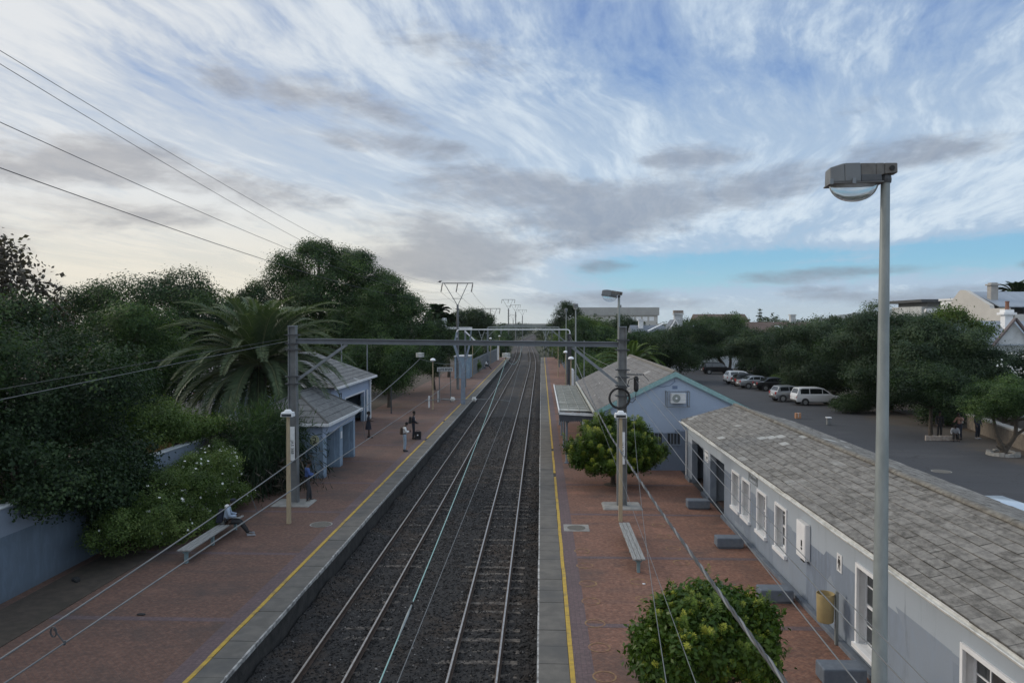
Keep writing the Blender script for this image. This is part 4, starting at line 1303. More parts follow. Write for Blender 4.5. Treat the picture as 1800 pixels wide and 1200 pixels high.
# cross-shaped yellow plate with the number
p2 = MB().prism([(-11.06, 1.70), (-10.94, 1.56), (-10.76, 1.56), (-10.62, 1.70), (-10.62, 1.92), (-10.74, 2.06), (-10.94, 2.06), (-11.06, 1.92)], A0 - .03, A0 - .004, 'y').build('number_plate', MATS['plate_yellow'], S2)
text_mesh('number', '2', .46, MATS['black'], p2, (-10.84, A0 - .034, 1.80), Matrix.Rotation(R(90), 3, 'X').to_euler())
MB().box(SX + .004, SX + .02, 39.0, 39.3, 1.45, 1.8).build('notice_plate', MATS['white_paint'], S2)

# ------------------------------------------------------------------ ticket building behind it
B2 = thing('ticket_building', (-13.4, 54, 0), 'pale blue hipped station building behind the waiting shelter and palm', 'building')
m = MB(); bx0, bx1, b0, b1, bh = -21.0, -13.4, 48.0, 59.4, 3.28
wall_openings(m, 'x', bx1 - .26, bx1, b0, b1, 0, bh, [(51.6, 57.1, -.1, 2.25)])
m.box(bx0, bx0 + .26, b0, b1, 0, bh); m.box(bx0 + .26, bx1 - .26, b0, b0 + .26, 0, bh); m.box(bx0 + .26, bx1 - .26, b1 - .26, b1, 0, bh)
m.build('wall', MATS['wall_shelter'], B2)
MB().box(bx0 + .26, bx1 - .26, b0 + .26, b1 - .26, bh - .06, bh - .02).build('ceiling', MATS['interior'], B2)
m = MB(); m.box(bx1 + .003, bx1 + .03, 51.5, 51.6, 0, 2.35); m.box(bx1 + .003, bx1 + .03, 57.1, 57.2, 0, 2.35); m.box(bx1 + .003, bx1 + .03, 51.6, 57.1, 2.25, 2.35)
m.build('door_frame', MATS['white_clean'], B2)
rf = UVB(); o_ = .35; zz = bh + .02; rz_ = 5.3; mid = (bx0 + bx1) / 2; h0, h1 = b0 + 3.2, b1 - 3.2
tiled_slope(rf, (bx1 + o_, b0 - o_, zz), (bx1 + o_, b1 + o_, zz), (mid, h0, rz_), (mid, h1, rz_), .42)
tiled_slope(rf, (bx0 - o_, b0 - o_, zz), (bx0 - o_, b1 + o_, zz), (mid, h0, rz_), (mid, h1, rz_), .42)
tiled_slope(rf, (bx0 - o_, b0 - o_, zz), (bx1 + o_, b0 - o_, zz), (mid - .01, h0, rz_), (mid + .01, h0, rz_), .42)
tiled_slope(rf, (bx0 - o_, b1 + o_, zz), (bx1 + o_, b1 + o_, zz), (mid - .01, h1, rz_), (mid + .01, h1, rz_), .42)
r3 = rf.build('roof', MATS['tile_shelter'], B2)
m = MB(); m.box(bx1 + o_, bx1 + o_ + .1, b0 - o_, b1 + o_, zz - .12, zz + .03); m.build('gutter', MATS['white_paint'], r3)
m = MB(); m.tube([(bx1 + .12, 57.6, 0), (bx1 + .12, 57.6, 2.35)], .09, 10); m.build('column', MATS['white_paint'], B2)
m = MB(); m.tube([(bx1 + .14, 58.6, 0), (bx1 + .14, 58.6, 3.0)], .07, 10)
for z in (2.72, 2.95): m.lathe((bx1 + .14, 58.6, z), [(.11, 0), (.11, .07)], 12)
m.build('downpipe', MATS['white_paint'], B2)
m = MB(); m.box(bx1 + .004, bx1 + .03, 50.0, 50.06, 2.3, 2.75); m.box(bx1 + .004, bx1 + .03, 50.5, 50.56, 2.3, 2.75); m.box(bx1 + .004, bx1 + .03, 50.06, 50.5, 2.69, 2.75); m.box(bx1 + .004, bx1 + .03, 50.06, 50.5, 2.3, 2.36)
m.build('vent_frame', MATS['black'], B2)

# ------------------------------------------------------------------ the blue wall along the left platform
WL = thing('platform_wall', (-14.32, 20, 0), 'long blue-grey painted boundary wall along the left platform with a capped pier', 'wall')
m = MB()
m.hexa([(-14.56, 2, -0.05), (-14.32, 2, -.05), (-14.32, 34.6, -.05), (-14.56, 34.6, -.05)], [(-14.56, 2, 2.5), (-14.32, 2, 2.5), (-14.32, 34.6, 2.5), (-14.56, 34.6, 2.5)])
m.build('wall', MATS['wall_blue'], WL)
m = MB(); m.box(-14.60, -14.28, 2, 34.6, 2.502, 2.56); m.build('coping', MATS['white_wall'], WL, bevel=0.015)
m = MB(); m.box(-14.75, -14.13, 34.62, 35.3, 0, 2.75)
m.hexa([(-14.82, 34.55, 2.75), (-14.06, 34.55, 2.75), (-14.06, 35.37, 2.75), (-14.82, 35.37, 2.75)], [(-14.7, 34.7, 2.95), (-14.2, 34.7, 2.95), (-14.2, 35.2, 2.95), (-14.7, 35.2, 2.95)])
m.hexa([(-14.6, 34.75, 2.95), (-14.3, 34.75, 2.95), (-14.3, 35.15, 2.95), (-14.6, 35.15, 2.95)], [(-14.48, 34.92, 3.2), (-14.42, 34.92, 3.2), (-14.42, 34.98, 3.2), (-14.48, 34.98, 3.2)])
m.build('pier', MATS['white_wall'], WL, bevel=0.03)


# ------------------------------------------------------------------ overhead line structures
def hmast(parent, x, y, top, w0, w1, mat, base=True, z0=0.0, depth=0.28):
    """tapered H-section mast, web facing along the line"""
    m = MB()
    for s in (-1, 1):
        m.hexa([(x + s * w0 / 2 - .022, y - depth / 2, z0), (x + s * w0 / 2 + .022, y - depth / 2, z0), (x + s * w0 / 2 + .022, y + depth / 2, z0), (x + s * w0 / 2 - .022, y + depth / 2, z0)],
               [(x + s * w1 / 2 - .022, y - depth / 2, top), (x + s * w1 / 2 + .022, y - depth / 2, top), (x + s * w1 / 2 + .022, y + depth / 2, top), (x + s * w1 / 2 - .022, y + depth / 2, top)])
    m.hexa([(x - w0 / 2 + .022, y - .05, z0), (x + w0 / 2 - .022, y - .05, z0), (x + w0 / 2 - .022, y + .05, z0), (x - w0 / 2 + .022, y + .05, z0)],
           [(x - w1 / 2 + .022, y - .05, top), (x + w1 / 2 - .022, y - .05, top), (x + w1 / 2 - .022, y + .05, top), (x - w1 / 2 + .022, y + .05, top)])
    o = m.build('mast', mat, parent)
    MB().box(x - w1 / 2 - .03, x + w1 / 2 + .03, y - depth / 2 - .01, y + depth / 2 + .01, top + .002, top + .05).build('cap', MATS['steel_light'], o)
    if base:
        MB().hexa([(x - .8, y - .62, 0), (x + .8, y - .62, 0), (x + .8, y + .62, 0), (x - .8, y + .62, 0)], [(x - .72, y - .55, .07), (x + .72, y - .55, .07), (x + .72, y + .55, .07), (x - .72, y + .55, .07)]).build('foundation', MATS['concrete'], parent, bevel=0.02)
    return o


def clamps(parent, x, y, zs, w):
    for z in zs:
        m = MB()
        m.box(x - w / 2 - .03, x + w / 2 + .03, y - .20, y - .15, z - .03, z + .03); m.box(x - w / 2 - .03, x + w / 2 + .03, y + .15, y + .20, z - .03, z + .03)
        m.box(x - w / 2 - .11, x - w / 2 - .03, y - .19, y + .19, z - .018, z + .018); m.box(x + w / 2 + .03, x + w / 2 + .11, y - .19, y + .19, z - .018, z + .018)
        m.build('clamp', MATS['steel_dark'], parent)


def insulator(mb, p, h, r, n=4):
    """ribbed insulator hanging from p"""
    prof = [(r * .3, 0)]
    for k in range(n):
        a = -h * (k + .2) / n; b = -h * (k + .75) / n
        prof += [(r * .35, a), (r, a - h * .06 / n), (r, b), (r * .35, b - h * .05 / n)]
    prof += [(r * .3, -h)]
    mb.lathe(p, prof, 10)


GY = 30.9
G1 = thing('line_portal', (-10.2, GY, 0), 'near grey steel line portal spanning both tracks on two dark H masts', 'line portal', 'portals over the tracks')
hmast(G1, -10.19, GY, 7.28, .36, .27, MATS['steel_grey']); hmast(G1, 3.27, GY, 7.25, .36, .27, MATS['steel_grey'])
m = MB()
xl, xr_, zl, zr = -10.0, 3.1, 6.70, 6.57
for (a, b, d) in ((-.105, -.075, .11), (.075, .105, .11), (-.075, .075, .02)):
    m.hexa([(xl, GY - d, zl + a), (xr_, GY - d, zr + a), (xr_, GY + d, zr + a), (xl, GY + d, zl + a)], [(xl, GY - d, zl + b), (xr_, GY - d, zr + b), (xr_, GY + d, zr + b), (xl, GY + d, zl + b)])
m.build('beam', M('beam_grey', (0.135, 0.15, 0.17), (0.108, 0.12, 0.138), 2, 0.55, c3=(0.14, 0.148, 0.155), s3=.6), G1)
MB().bar((-9.98, GY, 5.12), (-7.95, GY, 6.56), .11, .11).build('brace', MATS['steel_light'], G1)
MB().bar((3.09, GY, 4.98), (1.25, GY, 6.46), .11, .11).build('brace', MATS['steel_light'], G1)
clamps(G1, -10.19, GY, (6.95, 6.6, 6.35, 5.25, 4.95), .33); clamps(G1, 3.27, GY, (6.75, 6.35, 5.55, 5.25, 4.9, 4.5), .33)
m = MB()
for x in (-4.94, -1.42):
    zb = 6.57 + (2.95 - x) * .01
    m.tube([(x, GY, zb - .07), (x, GY, 6.22)], .012, 5)
    m.tube([(x - .02, GY, 6.05), (x - .02, GY, 5.93)], .02, 5)
m.build('hanger', MATS['steel_dark'], G1)
for x in (-4.94, -1.42):
    m = MB(); insulator(m, (x, GY, 6.23), .19, .17, 3); m.build('insulator', MATS['porcelain'], G1, smooth=True)
# cross-span with insulators at wire level
m = MB(); m.tube([(-4.75, GY, 4.26), (-4.2, GY, 4.33), (-1.9, GY, 4.33), (-1.28, GY, 4.26)], .016, 6); m.tube([(-4.0, GY, 4.33), (-3.75, GY, 4.31)], .03, 6)
m.build('registration_arm', MATS['wire_light'], G1)
for x in (-3.6, -2.72):
    m = MB(); m.lathe((x - .1, GY, 4.33), [(.03, 0), (.03, .02), (.10, .03), (.10, .05), (.04, .06), (.10, .08), (.10, .10), (.04, .11), (.10, .13), (.10, .15), (.03, .17), (.03, .2)], 12, 'x')
    m.build('insulator', MATS['porcelain'], G1, smooth=True)
# mast number plates, lettered downwards
for (x, ztxt) in ((-10.19, 'JA5 388'), (3.27, 'JA5 388')):
    p = MB().box(x - .105, x + .105, GY - .158, GY - .145, 1.75 if x > 0 else 1.8, 3.05 if x > 0 else 3.2).build('mast_plate', MATS['white_paint'], G1)
    text_mesh('plate_letters', ztxt, .17, MATS['black'], p, (x - .02 if x > 0 else x, GY - .163, 2.36), (Matrix.Rotation(R(90), 3, 'Y') @ Matrix.Rotation(R(90), 3, 'X')).to_euler(), spacing=1.05)
    m = MB(); m.box(x - .105, x + .105, GY - .144, GY - .06, 1.9, 1.95); m.box(x - .105, x + .105, GY - .144, GY - .06, 2.9, 2.95); m.build('bracket', MATS['steel_dark'], p)

# second, white-beamed portal with a forked left leg
PY = 69.5
G2 = thing('line_portal', (-7.15, PY, 0), 'second line portal with thin white rounded beam and forked pale blue left leg', 'line portal', 'portals over the tracks')
m = MB()
m.hexa([(-7.36, PY - .16, 0), (-6.96, PY - .16, 0), (-6.96, PY + .16, 0), (-7.36, PY + .16, 0)], [(-7.32, PY - .15, 3.3), (-6.98, PY - .15, 3.3), (-6.98, PY + .15, 3.3), (-7.32, PY + .15, 3.3)])
m.bar((-7.24, PY, 3.2), (-7.98, PY, 5.5), .16, .2); m.bar((-7.08, PY, 3.2), (-6.55, PY, 5.5), .13, .17); m.bar((-7.56, PY, 4.3), (-6.85, PY, 4.3), .08)
m.bar((-7.98, PY, 5.4), (-7.72, PY, 6.6), .12, .15); m.bar((-6.55, PY, 5.4), (-6.4, PY, 6.75), .1, .12)
m.build('mast', MATS['steel_blue'], G2)
o = hmast(G2, 2.55, PY, 6.4, .36, .30, MATS['steel_dark'], base=False)
m = MB(); m.tube([(-7.72, PY, 6.1), (-7.72, PY, 6.62), (-7.66, PY, 6.76), (-7.52, PY, 6.82), (2.4, PY, 6.82), (2.55, PY, 6.74), (2.6, PY, 6.6), (2.6, PY, 6.2)], .045, 8)
m.build('beam', MATS['white_clean'], G2, smooth=True)
MB().bar((.95, PY, 6.74), (2.5, PY, 5.5), .09, .09).build('brace', MATS['steel_light'], G2)
m = MB()
m.bar((-7.0, PY, 6.7), (-5.95, PY, 5.7), .12, .12)
m.build('brace', MATS['white_paint'], G2)
for x in (-5.45, .42):
    m = MB(); m.bar((x - .28, PY, 6.76), (x, PY, 5.95), .05); m.bar((x + .28, PY, 6.76), (x, PY, 5.95), .05); m.bar((x - .13, PY, 6.35), (x + .13, PY, 6.35), .04); m.bar((x, PY, 5.95), (x, PY, 5.4), .06)
    m.build('dropper_frame', MATS['galv'], G2)
# further portals down the line
for i, (y, wdt, lab) in enumerate(((128, 6.0, 'third line portal, thin and pale, at the far end of the platforms'), (185, 6.2, 'fourth line portal, tiny and grey, beyond the platforms'),
                                   (245, 6.4, 'fifth line portal, hardly visible, on the far bend'))):
    t = thing('line_portal', (-3.3 + bend(y), y, -1), lab, 'line portal', 'portals over the tracks')
    c = -3.0 + bend(y)
    for s in (-1, 1): MB().box(c + s * wdt - .14, c + s * wdt + .14, y - .14, y + .14, -1.0, 6.6).build('mast', MATS['steel_light'], t)
    m = MB(); m.box(c - wdt, c + wdt, y - .1, y + .1, 6.605, 6.8); m.build('beam', MATS['galv'], t)
    for s in (-1, 1): MB().bar((c + s * (wdt - .1), y, 5.2), (c + s * (wdt - 1.6), y, 6.6), .08).build('brace', MATS['galv'], t)

# V-topped power masts beside the line
def vmast(x, y, top, w, label, droop=True, pole=.17, zb=-0.1):
    t = thing('power_mast', (x, y, zb), label, 'power mast', 'V-topped power masts')
    vh = w * .68
    m = MB(); m.tube([(x, y, zb), (x, y, top - vh)], [pole, pole * .72], 10)
    for k in range(4):
        z = top - vh - .5 - .75 * k; m.box(x - pole - .07, x + pole + .07, y - .08, y + .08, z - .05, z + .05)
    m.build('pole', MATS['steel_grey'], t)
    m = MB(); b = .07 * w / 3.5
    m.bar((x - w / 2, y, top), (x + w / 2, y, top), b * 1.5)
    m.bar((x - w * .43, y, top), (x - .06, y, top - vh), b); m.bar((x + w * .33, y, top), (x + .06, y, top - vh), b)
    m.bar((x - w * .17, y, top - vh * .72), (x + w * .15, y, top - vh * .72), b * .8)
    m.build('cross_frame', MATS['steel_grey'], t)
    for dx in (-w / 2 + .04, .0, w / 2 - .05):
        q = MB(); c = (x + dx, y, top - .08); e = (x + dx - .16 * w / 3.5, y, top - .98 * w / 3.5)
        pts = [Vector(c).lerp(Vector(e), k / 24) for k in range(25)]
        q.tube(pts, [(.085 if (k % 4) in (1, 2) else .03) * w / 3.5 for k in range(25)], 8)
        q.build('insulator', MATS['porcelain_brown'], t)
    return t


vmast(-9.35, 85, 11.85, 3.5, 'nearest V-topped power mast beside the fan palms left of the tracks')
vmast(-8.6, 200, 13.5, 3.5, 'second V-topped power mast standing clear above the far trees', pole=.2)
vmast(-9.0, 268, 13.7, 3.5, 'third V-topped power mast, smaller, right of the second', pole=.22)
vmast(-8.4, 340, 13.2, 3.8, 'smallest V-topped power mast far off down the line', pole=.22)
vmast(-10.6, 160, 10.4, 4.0, 'broad low V-topped power mast with bunched insulators above the round far tree', pole=.14)
vmast(-15.5, 420, 11.8, 3.8, 'faintest V-topped power mast low over the distant trees', pole=.22)


# ------------------------------------------------------------------ wires
def curve3(p0, p1, p2, n=26):
    """parabola through three points, spread along y"""
    p0, p1, p2 = map(Vector, (p0, p1, p2))
    t1 = (p1.y - p0.y) / (p2.y - p0.y)
    out = []
    for k in range(n + 1):
        t = k / n
        l0 = (t - t1) * (t - 1) / (t1 * 1.0); l1 = t * (t - 1) / (t1 * (t1 - 1)); l2 = t * (t - t1) / (1 - t1)
        out.append(p0 * l0 + p1 * l1 + p2 * l2)
    return out


def wire(pts, r, mat, label, group='wires over the station', name='overhead_wire', extra=None):
    m = MB(); m.tube(pts, r, 6)
    if extra: extra(m)
    return tag(m.build(name, MATS[mat], smooth=True), label, 'wire', group)


GS = 'power wires across the sky'
wire(curve3((-10.9, 8, 13.5), (-10.8, 41, 11.45), (-11.1, 85, 11.75)), .0068, 'wire_dark', 'thin topmost power wire crossing the sky at left', GS, 'power_wire')
wire(curve3((-10.7, 8, 13.25), (-10.75, 41, 10.75), (-11.25, 85, 10.9)), .0068, 'wire_dark', 'second power wire down, just under the topmost one in the left sky', GS, 'power_wire')
wire(curve3((-9.2, 6, 11.3), (-9.2, 27, 10.15), (-9.5, 85, 10.9)), .0068, 'wire_dark', 'third power wire down in the left sky, well below the upper pair', GS, 'power_wire')
wire(curve3((-7.5, 5, 9.9), (-7.5, 20.6, 9.15), (-7.75, 85, 10.9)), .0068, 'wire_dark', 'lowest power wire in the left sky, ending behind the tall tree', GS, 'power_wire')
for (dx, lab) in ((-1.85, 'faint far power wire leaving the left arm of the nearest V mast'), (-.1, 'faint far power wire leaving the middle of the nearest V mast'), (1.65, 'faint far power wire leaving the right arm of the nearest V mast')):
    wire(curve3((-9.4 + dx, 85, 10.9), (-10.2 + dx, 125, 9.5), (-10.6 + dx * 1.1, 160, 9.6)), .014, 'wire_dark', lab, GS, 'power_wire')
# track wires
wire(curve3((-4.9, 2, 4.33), (-4.95, 13.2, 4.60), (-4.94, GY, 5.98)), 0.0099, 'wire_light', 'grey carrier wire rising to the portal over the track by the waiting people')
wire(curve3((-4.94, GY, 5.98), (-5.2, 50, 4.9), (-5.45, PY, 5.4)), 0.0074, 'wire_light', 'thin carrier wire of the left track between the two portals')
wire([(-4.75, 2, 4.26), (-4.75, GY, 4.26), (-5.1, PY, 4.3)], 0.0081, 'wire_light', 'straight contact wire over the track by the waiting people')
wire([(-4.98, 2, 4.10), (-4.95, 12, 4.14), (-4.78, GY, 4.24)], 0.0043, 'wire_light', 'hair-thin feeder wire beside the left contact wire')
wire(curve3((-1.4, 2, 4.17), (-1.4, 10.3, 4.50), (-1.42, GY, 5.98)), 00.0072, 'wire_verdigris', 'verdigris green carrier wire running up between the two tracks')
gz_ = curve3((-1.4, 2, 4.17), (-1.4, 10.3, 4.50), (-1.42, GY, 5.98), 400)
gw2 = [p for p in gz_ if 7.35 < p.y < 8.15]
m = MB(); m.tube(gw2, [.009 + .006 * math.sin(math.pi * i / (len(gw2) - 1)) for i in range(len(gw2))], 8)
wj = tag(m.build('wire_joint', MATS['galv'], smooth=True), 'pale metal sleeve joining the green carrier wire near the bottom of the picture', 'wire joint')
MB().tube([gw2[-1] + Vector((0, 0, .03)), gw2[-1] + Vector((0, .015, -.05))], .017, 8).build('joint_clip', MATS['black'], wj)
wire(curve3((-1.42, GY, 5.98), (-1.6, 50, 4.9), (-1.7, PY, 5.4)), 0.0074, 'wire_verdigris', 'thin green carrier wire of the right track between the portals')
wire([(-1.30, 2, 4.2), (-1.28, 16, 4.22), (-1.28, GY, 4.26), (-1.75, PY, 4.3)], 0.0050, 'wire_light', 'hair-thin contact wire beside the green carrier wire')
for (x, y, z0, z1, lab) in ((-4.83, 7.35, 4.26, 4.40, 'short black dropper clip between the left wires at the bottom left corner'), (-4.86, 12.6, 4.26, 4.55, 'short thin dropper between the left wires above the bench'),
                            (-4.86, 20.5, 4.26, 5.02, 'thin dropper between the left wires before the leaning man')):
    m = MB(); m.tube([(x + .08, y, z0), (x - .03, y, z1)], .006, 5)
    if y < 8: m.tube([(x - .03 + .03 * math.cos(a), y, z1 - .03 + .05 * math.sin(a)) for a in [k * math.pi / 5 for k in range(11)]], .008, 5); m.lathe((x + .08, y, z0 - .02), [(.012, 0), (.016, .02), (.012, .045)], 8)
    tag(m.build('wire_dropper', MATS['steel_dark']), lab, 'wire dropper', 'wires over the station')
# stay and feeder wires at the left mast
wire(curve3((-10.1, 4, 5.55), (-10.15, 16, 6.1), (-10.25, GY, 6.72)), 0.0081, 'wire_light', 'grey feeder wire slanting from the left mast top past the palm to the left edge')
wire(curve3((-10.3, 4, 5.75), (-10.35, 16, 6.25), (-10.45, GY, 6.8)), .007, 'wire_dark', 'faint dark feeder wire just above the grey one past the palm')
# right-hand service wires
wire(curve3((2.55, PY, 6.3), (2.7, 50, 5.6), (3.05, GY, 5.62), 18), 0.0087, 'wire_light', 'upper white service wire between the right masts')
wire(curve3((2.55, PY, 6.1), (2.75, 50, 5.2), (3.05, GY, 5.42), 18), 0.0074, 'wire_light', 'lower white service wire between the right masts')
wire(curve3((2.6, 3, 4.35), (3.0, 12.7, 4.3), (3.08, GY, 5.42)), 0.0074, 'wire_light', 'leftmost white service wire falling from the right mast across the toilet block')
wire(curve3((3.75, 3, 3.55), (3.8, 14.2, 3.98), (3.82, GY, 5.12)), 0.0087, 'wire_light', 'thicker white service wire from the black coil bracket to the lower right corner')
wire(curve3((3.85, 3, 3.7), (4.0, 21.4, 4.5), (3.9, GY, 5.4)), 0.0068, 'wire_light', 'white service wire starting highest on the bracket right of the mast')
wire(curve3((.75, 3, 4.5), (1.68, 12, 3.78), (3.68, GY, 4.5)), 0.0050, 'wire_light', 'thin pale wire hanging left of the thick twisted cable')
wire(curve3((1.2, 3, 4.4), (1.59, 10, 3.94), (2.3, 40, 4.2)), 0.0043, 'wire_light', 'thin pale wire hanging right over the big clipped bush')
# thick twisted bundle
cp_ = []
key = [(2.72, 60, 4.36), (2.62, 40, 3.45), (2.6, 28, 3.2), (2.5, 16.3, 3.5), (2.5, 11, 3.66), (2.49, 9.3, 3.72), (2.5, 7.8, 3.77), (2.45, 3, 3.95)]
for a, b in zip(key[:-1], key[1:]):
    nseg = max(6, int(abs(a[1] - b[1]) * 6))
    for k in range(nseg): cp_.append(Vector(a).lerp(Vector(b), k / nseg))
cp_.append(Vector(key[-1]))
for _ in range(30):
    cp_ = [cp_[0]] + [(cp_[i - 1] + cp_[i] * 2 + cp_[i + 1]) / 4 for i in range(1, len(cp_) - 1)] + [cp_[-1]]
bt = thing('aerial_cable', (2.5, 8, 3.7), 'thick twisted grey cable bundle swooping over the right platform', 'cable')
for k, mt_ in enumerate(('wire_dark', 'wire_light', 'wire_dark')):
    m = MB(); acc = 0; P = []
    for i, p in enumerate(cp_):
        if i: acc += (cp_[i] - cp_[i - 1]).length
        a = acc * 5.2 + k * 2.094
        P.append(p + Vector((math.cos(a) * .017, 0, math.sin(a) * .017)))
    m.tube(P, .0155, 6); m.build('strand', MATS[mt_] if mt_ == 'wire_dark' else M('strand_grey', (0.17, 0.175, 0.18), None, 5, 0.6), bt, smooth=True)
# bracket, black box and coil of spare cable on the right mast
cb = thing('cable_coil', (3.05, GY - .25, 4.45), 'black coil of spare cable strapped to the right mast', 'cable coil')
m = MB()
for k, (rr, dy) in enumerate(((.40, 0), (.42, .03), (.38, .05), (.41, -.03))):
    m.tube([(3.14 + rr * math.cos(a), GY - .25 + dy, 4.42 + rr * math.sin(a)) for a in [2 * math.pi * q / 28 for q in range(29)]], .028, 6, cap=False)
m.build('coil', MATS['rubber'], cb, smooth=True)
MB().box(3.12, 3.3, GY - .19, GY - .15, 4.75, 4.85).build('strap', MATS['steel_dark'], cb)
jb = thing('cable_joint_box', (3.85, GY, 4.9), 'black cable joint canister hanging from a bracket right of the mast', 'joint box')
m = MB(); m.bar((3.4, GY, 5.36), (4.15, GY, 5.36), .05); m.bar((4.1, GY, 5.36), (4.35, GY, 5.1), .02); m.build('bracket', MATS['steel_dark'], jb)
m = MB(); m.tube([(3.83, GY, 5.3), (3.83, GY, 5.22), (3.83, GY, 4.75), (3.83, GY, 4.66)], [.05, .10, .10, .05], 10); m.build('canister', MATS['black'], jb)
m = MB(); m.tube([(3.83, GY, 5.25), (3.55, GY, 5.15), (3.42, GY, 4.7), (3.48, GY, 4.3), (3.68, GY, 4.22), (3.8, GY, 4.35), (3.83, GY, 4.68)], .016, 6); m.build('cable_loop', MATS['black'], jb, smooth=True)


# ------------------------------------------------------------------ lamps
def bowl_glass():
    if 'bowl' in MATS: return MATS['bowl']
    mm, t, b = principled('bowl')
    b.inputs['Base Color'].default_value = (0.78, 0.82, 0.84, 1)
    b.inputs['Roughness'].default_value = 0.18
    b.inputs['Transmission Weight'].default_value = 0.78
    b.inputs['IOR'].default_value = 1.1
    MATS['bowl'] = mm
    return mm


def street_lamp(x, y, top, ang, label, r0, r1, arm=0.0, scale=1.0, tilt=0.0, name='lamp_post', z0=0.0, detailed=True):
    """tall post with a big housing and a glass bowl; ang = heading of the head (0 = towards -x)"""
    t = thing(name, (x, y, z0), label, 'lamp post', 'tall platform lamps')
    m = MB(); m.tube([(x, y, z0), (x, y, z0 + 2.2), (x, y, z0 + 2.25), (x, y, top)], [r0, r0 * .98, r0 * .84, r1], 16)
    m.build('pole', MATS['galv'], t, smooth=True)
    ca_, sa_ = math.cos(ang), math.sin(ang)
    ct, st_ = math.cos(tilt), math.sin(tilt)
    def P(l, w, h):     # l out along the head, w sideways, h up
        l, h = l * scale, h * scale
        l2, h2 = l * ct - h * st_, l * st_ + h * ct
        w = w * scale
        return (x - l2 * ca_ + w * sa_, y - l2 * sa_ - w * ca_, top + h2)
    def block(prof, nm, mat, par, bev=.012):
        """sections along l: (l, half width, bottom, top)"""
        q = MB()
        for a, b in zip(prof[:-1], prof[1:]):
            q.hexa([P(a[0], -a[1], a[2]), P(b[0], -b[1], b[2]), P(b[0], b[1], b[2]), P(a[0], a[1], a[2])],
                   [P(a[0], -a[1] * .82, a[3]), P(b[0], -b[1] * .82, b[3]), P(b[0], b[1] * .82, b[3]), P(a[0], a[1] * .82, a[3])])
        return q.build(nm, mat, par, bevel=bev * scale)
    hd = block([(.315, .165, -.058, .172), (.50, .175, -.058, .172), (.665, .155, -.058, .125)], 'lamp_head', M('housing', (0.15, 0.16, 0.168), (0.12, 0.128, 0.135), 3, 0.55), t)
    block([(-.117, .082, .045, .168), (.03, .088, .035, .172), (.13, .105, .0, .172), (.31, .13, -.008, .172)], 'gear_box', M('housing_rust', (0.145, 0.138, 0.13), (0.10, 0.094, 0.088), 7, 0.7, c3=(0.20, 0.17, 0.145), s3=4), hd)
    block([(.075, .15, -.057, .03), (.313, .165, -.057, .03)], 'head_underside', MATS['steel_dark'], hd)  # dark block added to close the gap along the head's underside
    q = MB(); n_, k_ = 20, 9
    c = .362
    ring0 = []
    for i in range(k_ + 1):
        th = (math.pi / 2) * i / k_
        rr, h = math.cos(th), -math.sin(th)
        for j in range(n_):
            a = 2 * math.pi * j / n_
            q.v.append(P(c + .285 * max(rr, .02) * math.cos(a), .165 * max(rr, .02) * math.sin(a), -.062 + .215 * h))
    for i in range(k_):
        for j in range(n_):
            j2 = (j + 1) % n_
            q.f.append((i * n_ + j, i * n_ + j2, (i + 1) * n_ + j2, (i + 1) * n_ + j)); q.m.append(0)
    q.f.append(tuple(k_ * n_ + j for j in range(n_))); q.m.append(0)
    q.build('glass_bowl', bowl_glass(), hd, smooth=True)
    if detailed:
        q = MB(); q.hexa([P(.06, -.17, -.078), P(.675, -.17, -.078), P(.675, .17, -.078), P(.06, .17, -.078)], [P(.06, -.175, -.059), P(.675, -.175, -.059), P(.675, .175, -.059), P(.06, .175, -.059)])
        q.build('bowl_rim', MATS['steel_grey'], hd, bevel=.004)
        for l in (.40, .655):
            q = MB()
            q.hexa([P(l - .02, .17, -.085), P(l + .02, .17, -.085), P(l + .02, .195, -.085), P(l - .02, .195, -.085)], [P(l - .02, .17, -.02), P(l + .02, .17, -.02), P(l + .02, .19, -.02), P(l - .02, .19, -.02)])
            q.build('clip', MATS['steel_light'], hd)
        q = MB(); ce = P(-.05, .085, .1)
        q.tube([P(-.05, .078, .105), P(-.05, .096, .105)], .03 * scale, 12); q.build('photocell', MATS['black'], hd)
        q = MB(); q.lathe((x, y, top), [(r1 * 1.25, -.06), (r1 * 1.35, -.02), (r1 * 1.2, .03)], 12); q.build('collar', MATS['steel_dark'], t)
    return t


street_lamp(4.165, 9.45, 9.20, R(-8), 'big galvanised lamp post with glass bowl head rising in front of the toilet block', .115, .052, scale=1.0)
street_lamp(3.36, 33.2, 8.60, R(-6), 'lamp post with drooping bowl head close behind the right portal mast', .085, .05, tilt=R(9), scale=1.12)
street_lamp(2.72, 60.5, 8.75, R(88), 'lamp post seen end on, behind the station house canopy', .085, .05, scale=1.15, detailed=False)
street_lamp(2.95, 91, 8.95, R(88), 'farthest tall lamp post on the right platform, above the white portal beam', .085, .05, scale=1.15, detailed=False)


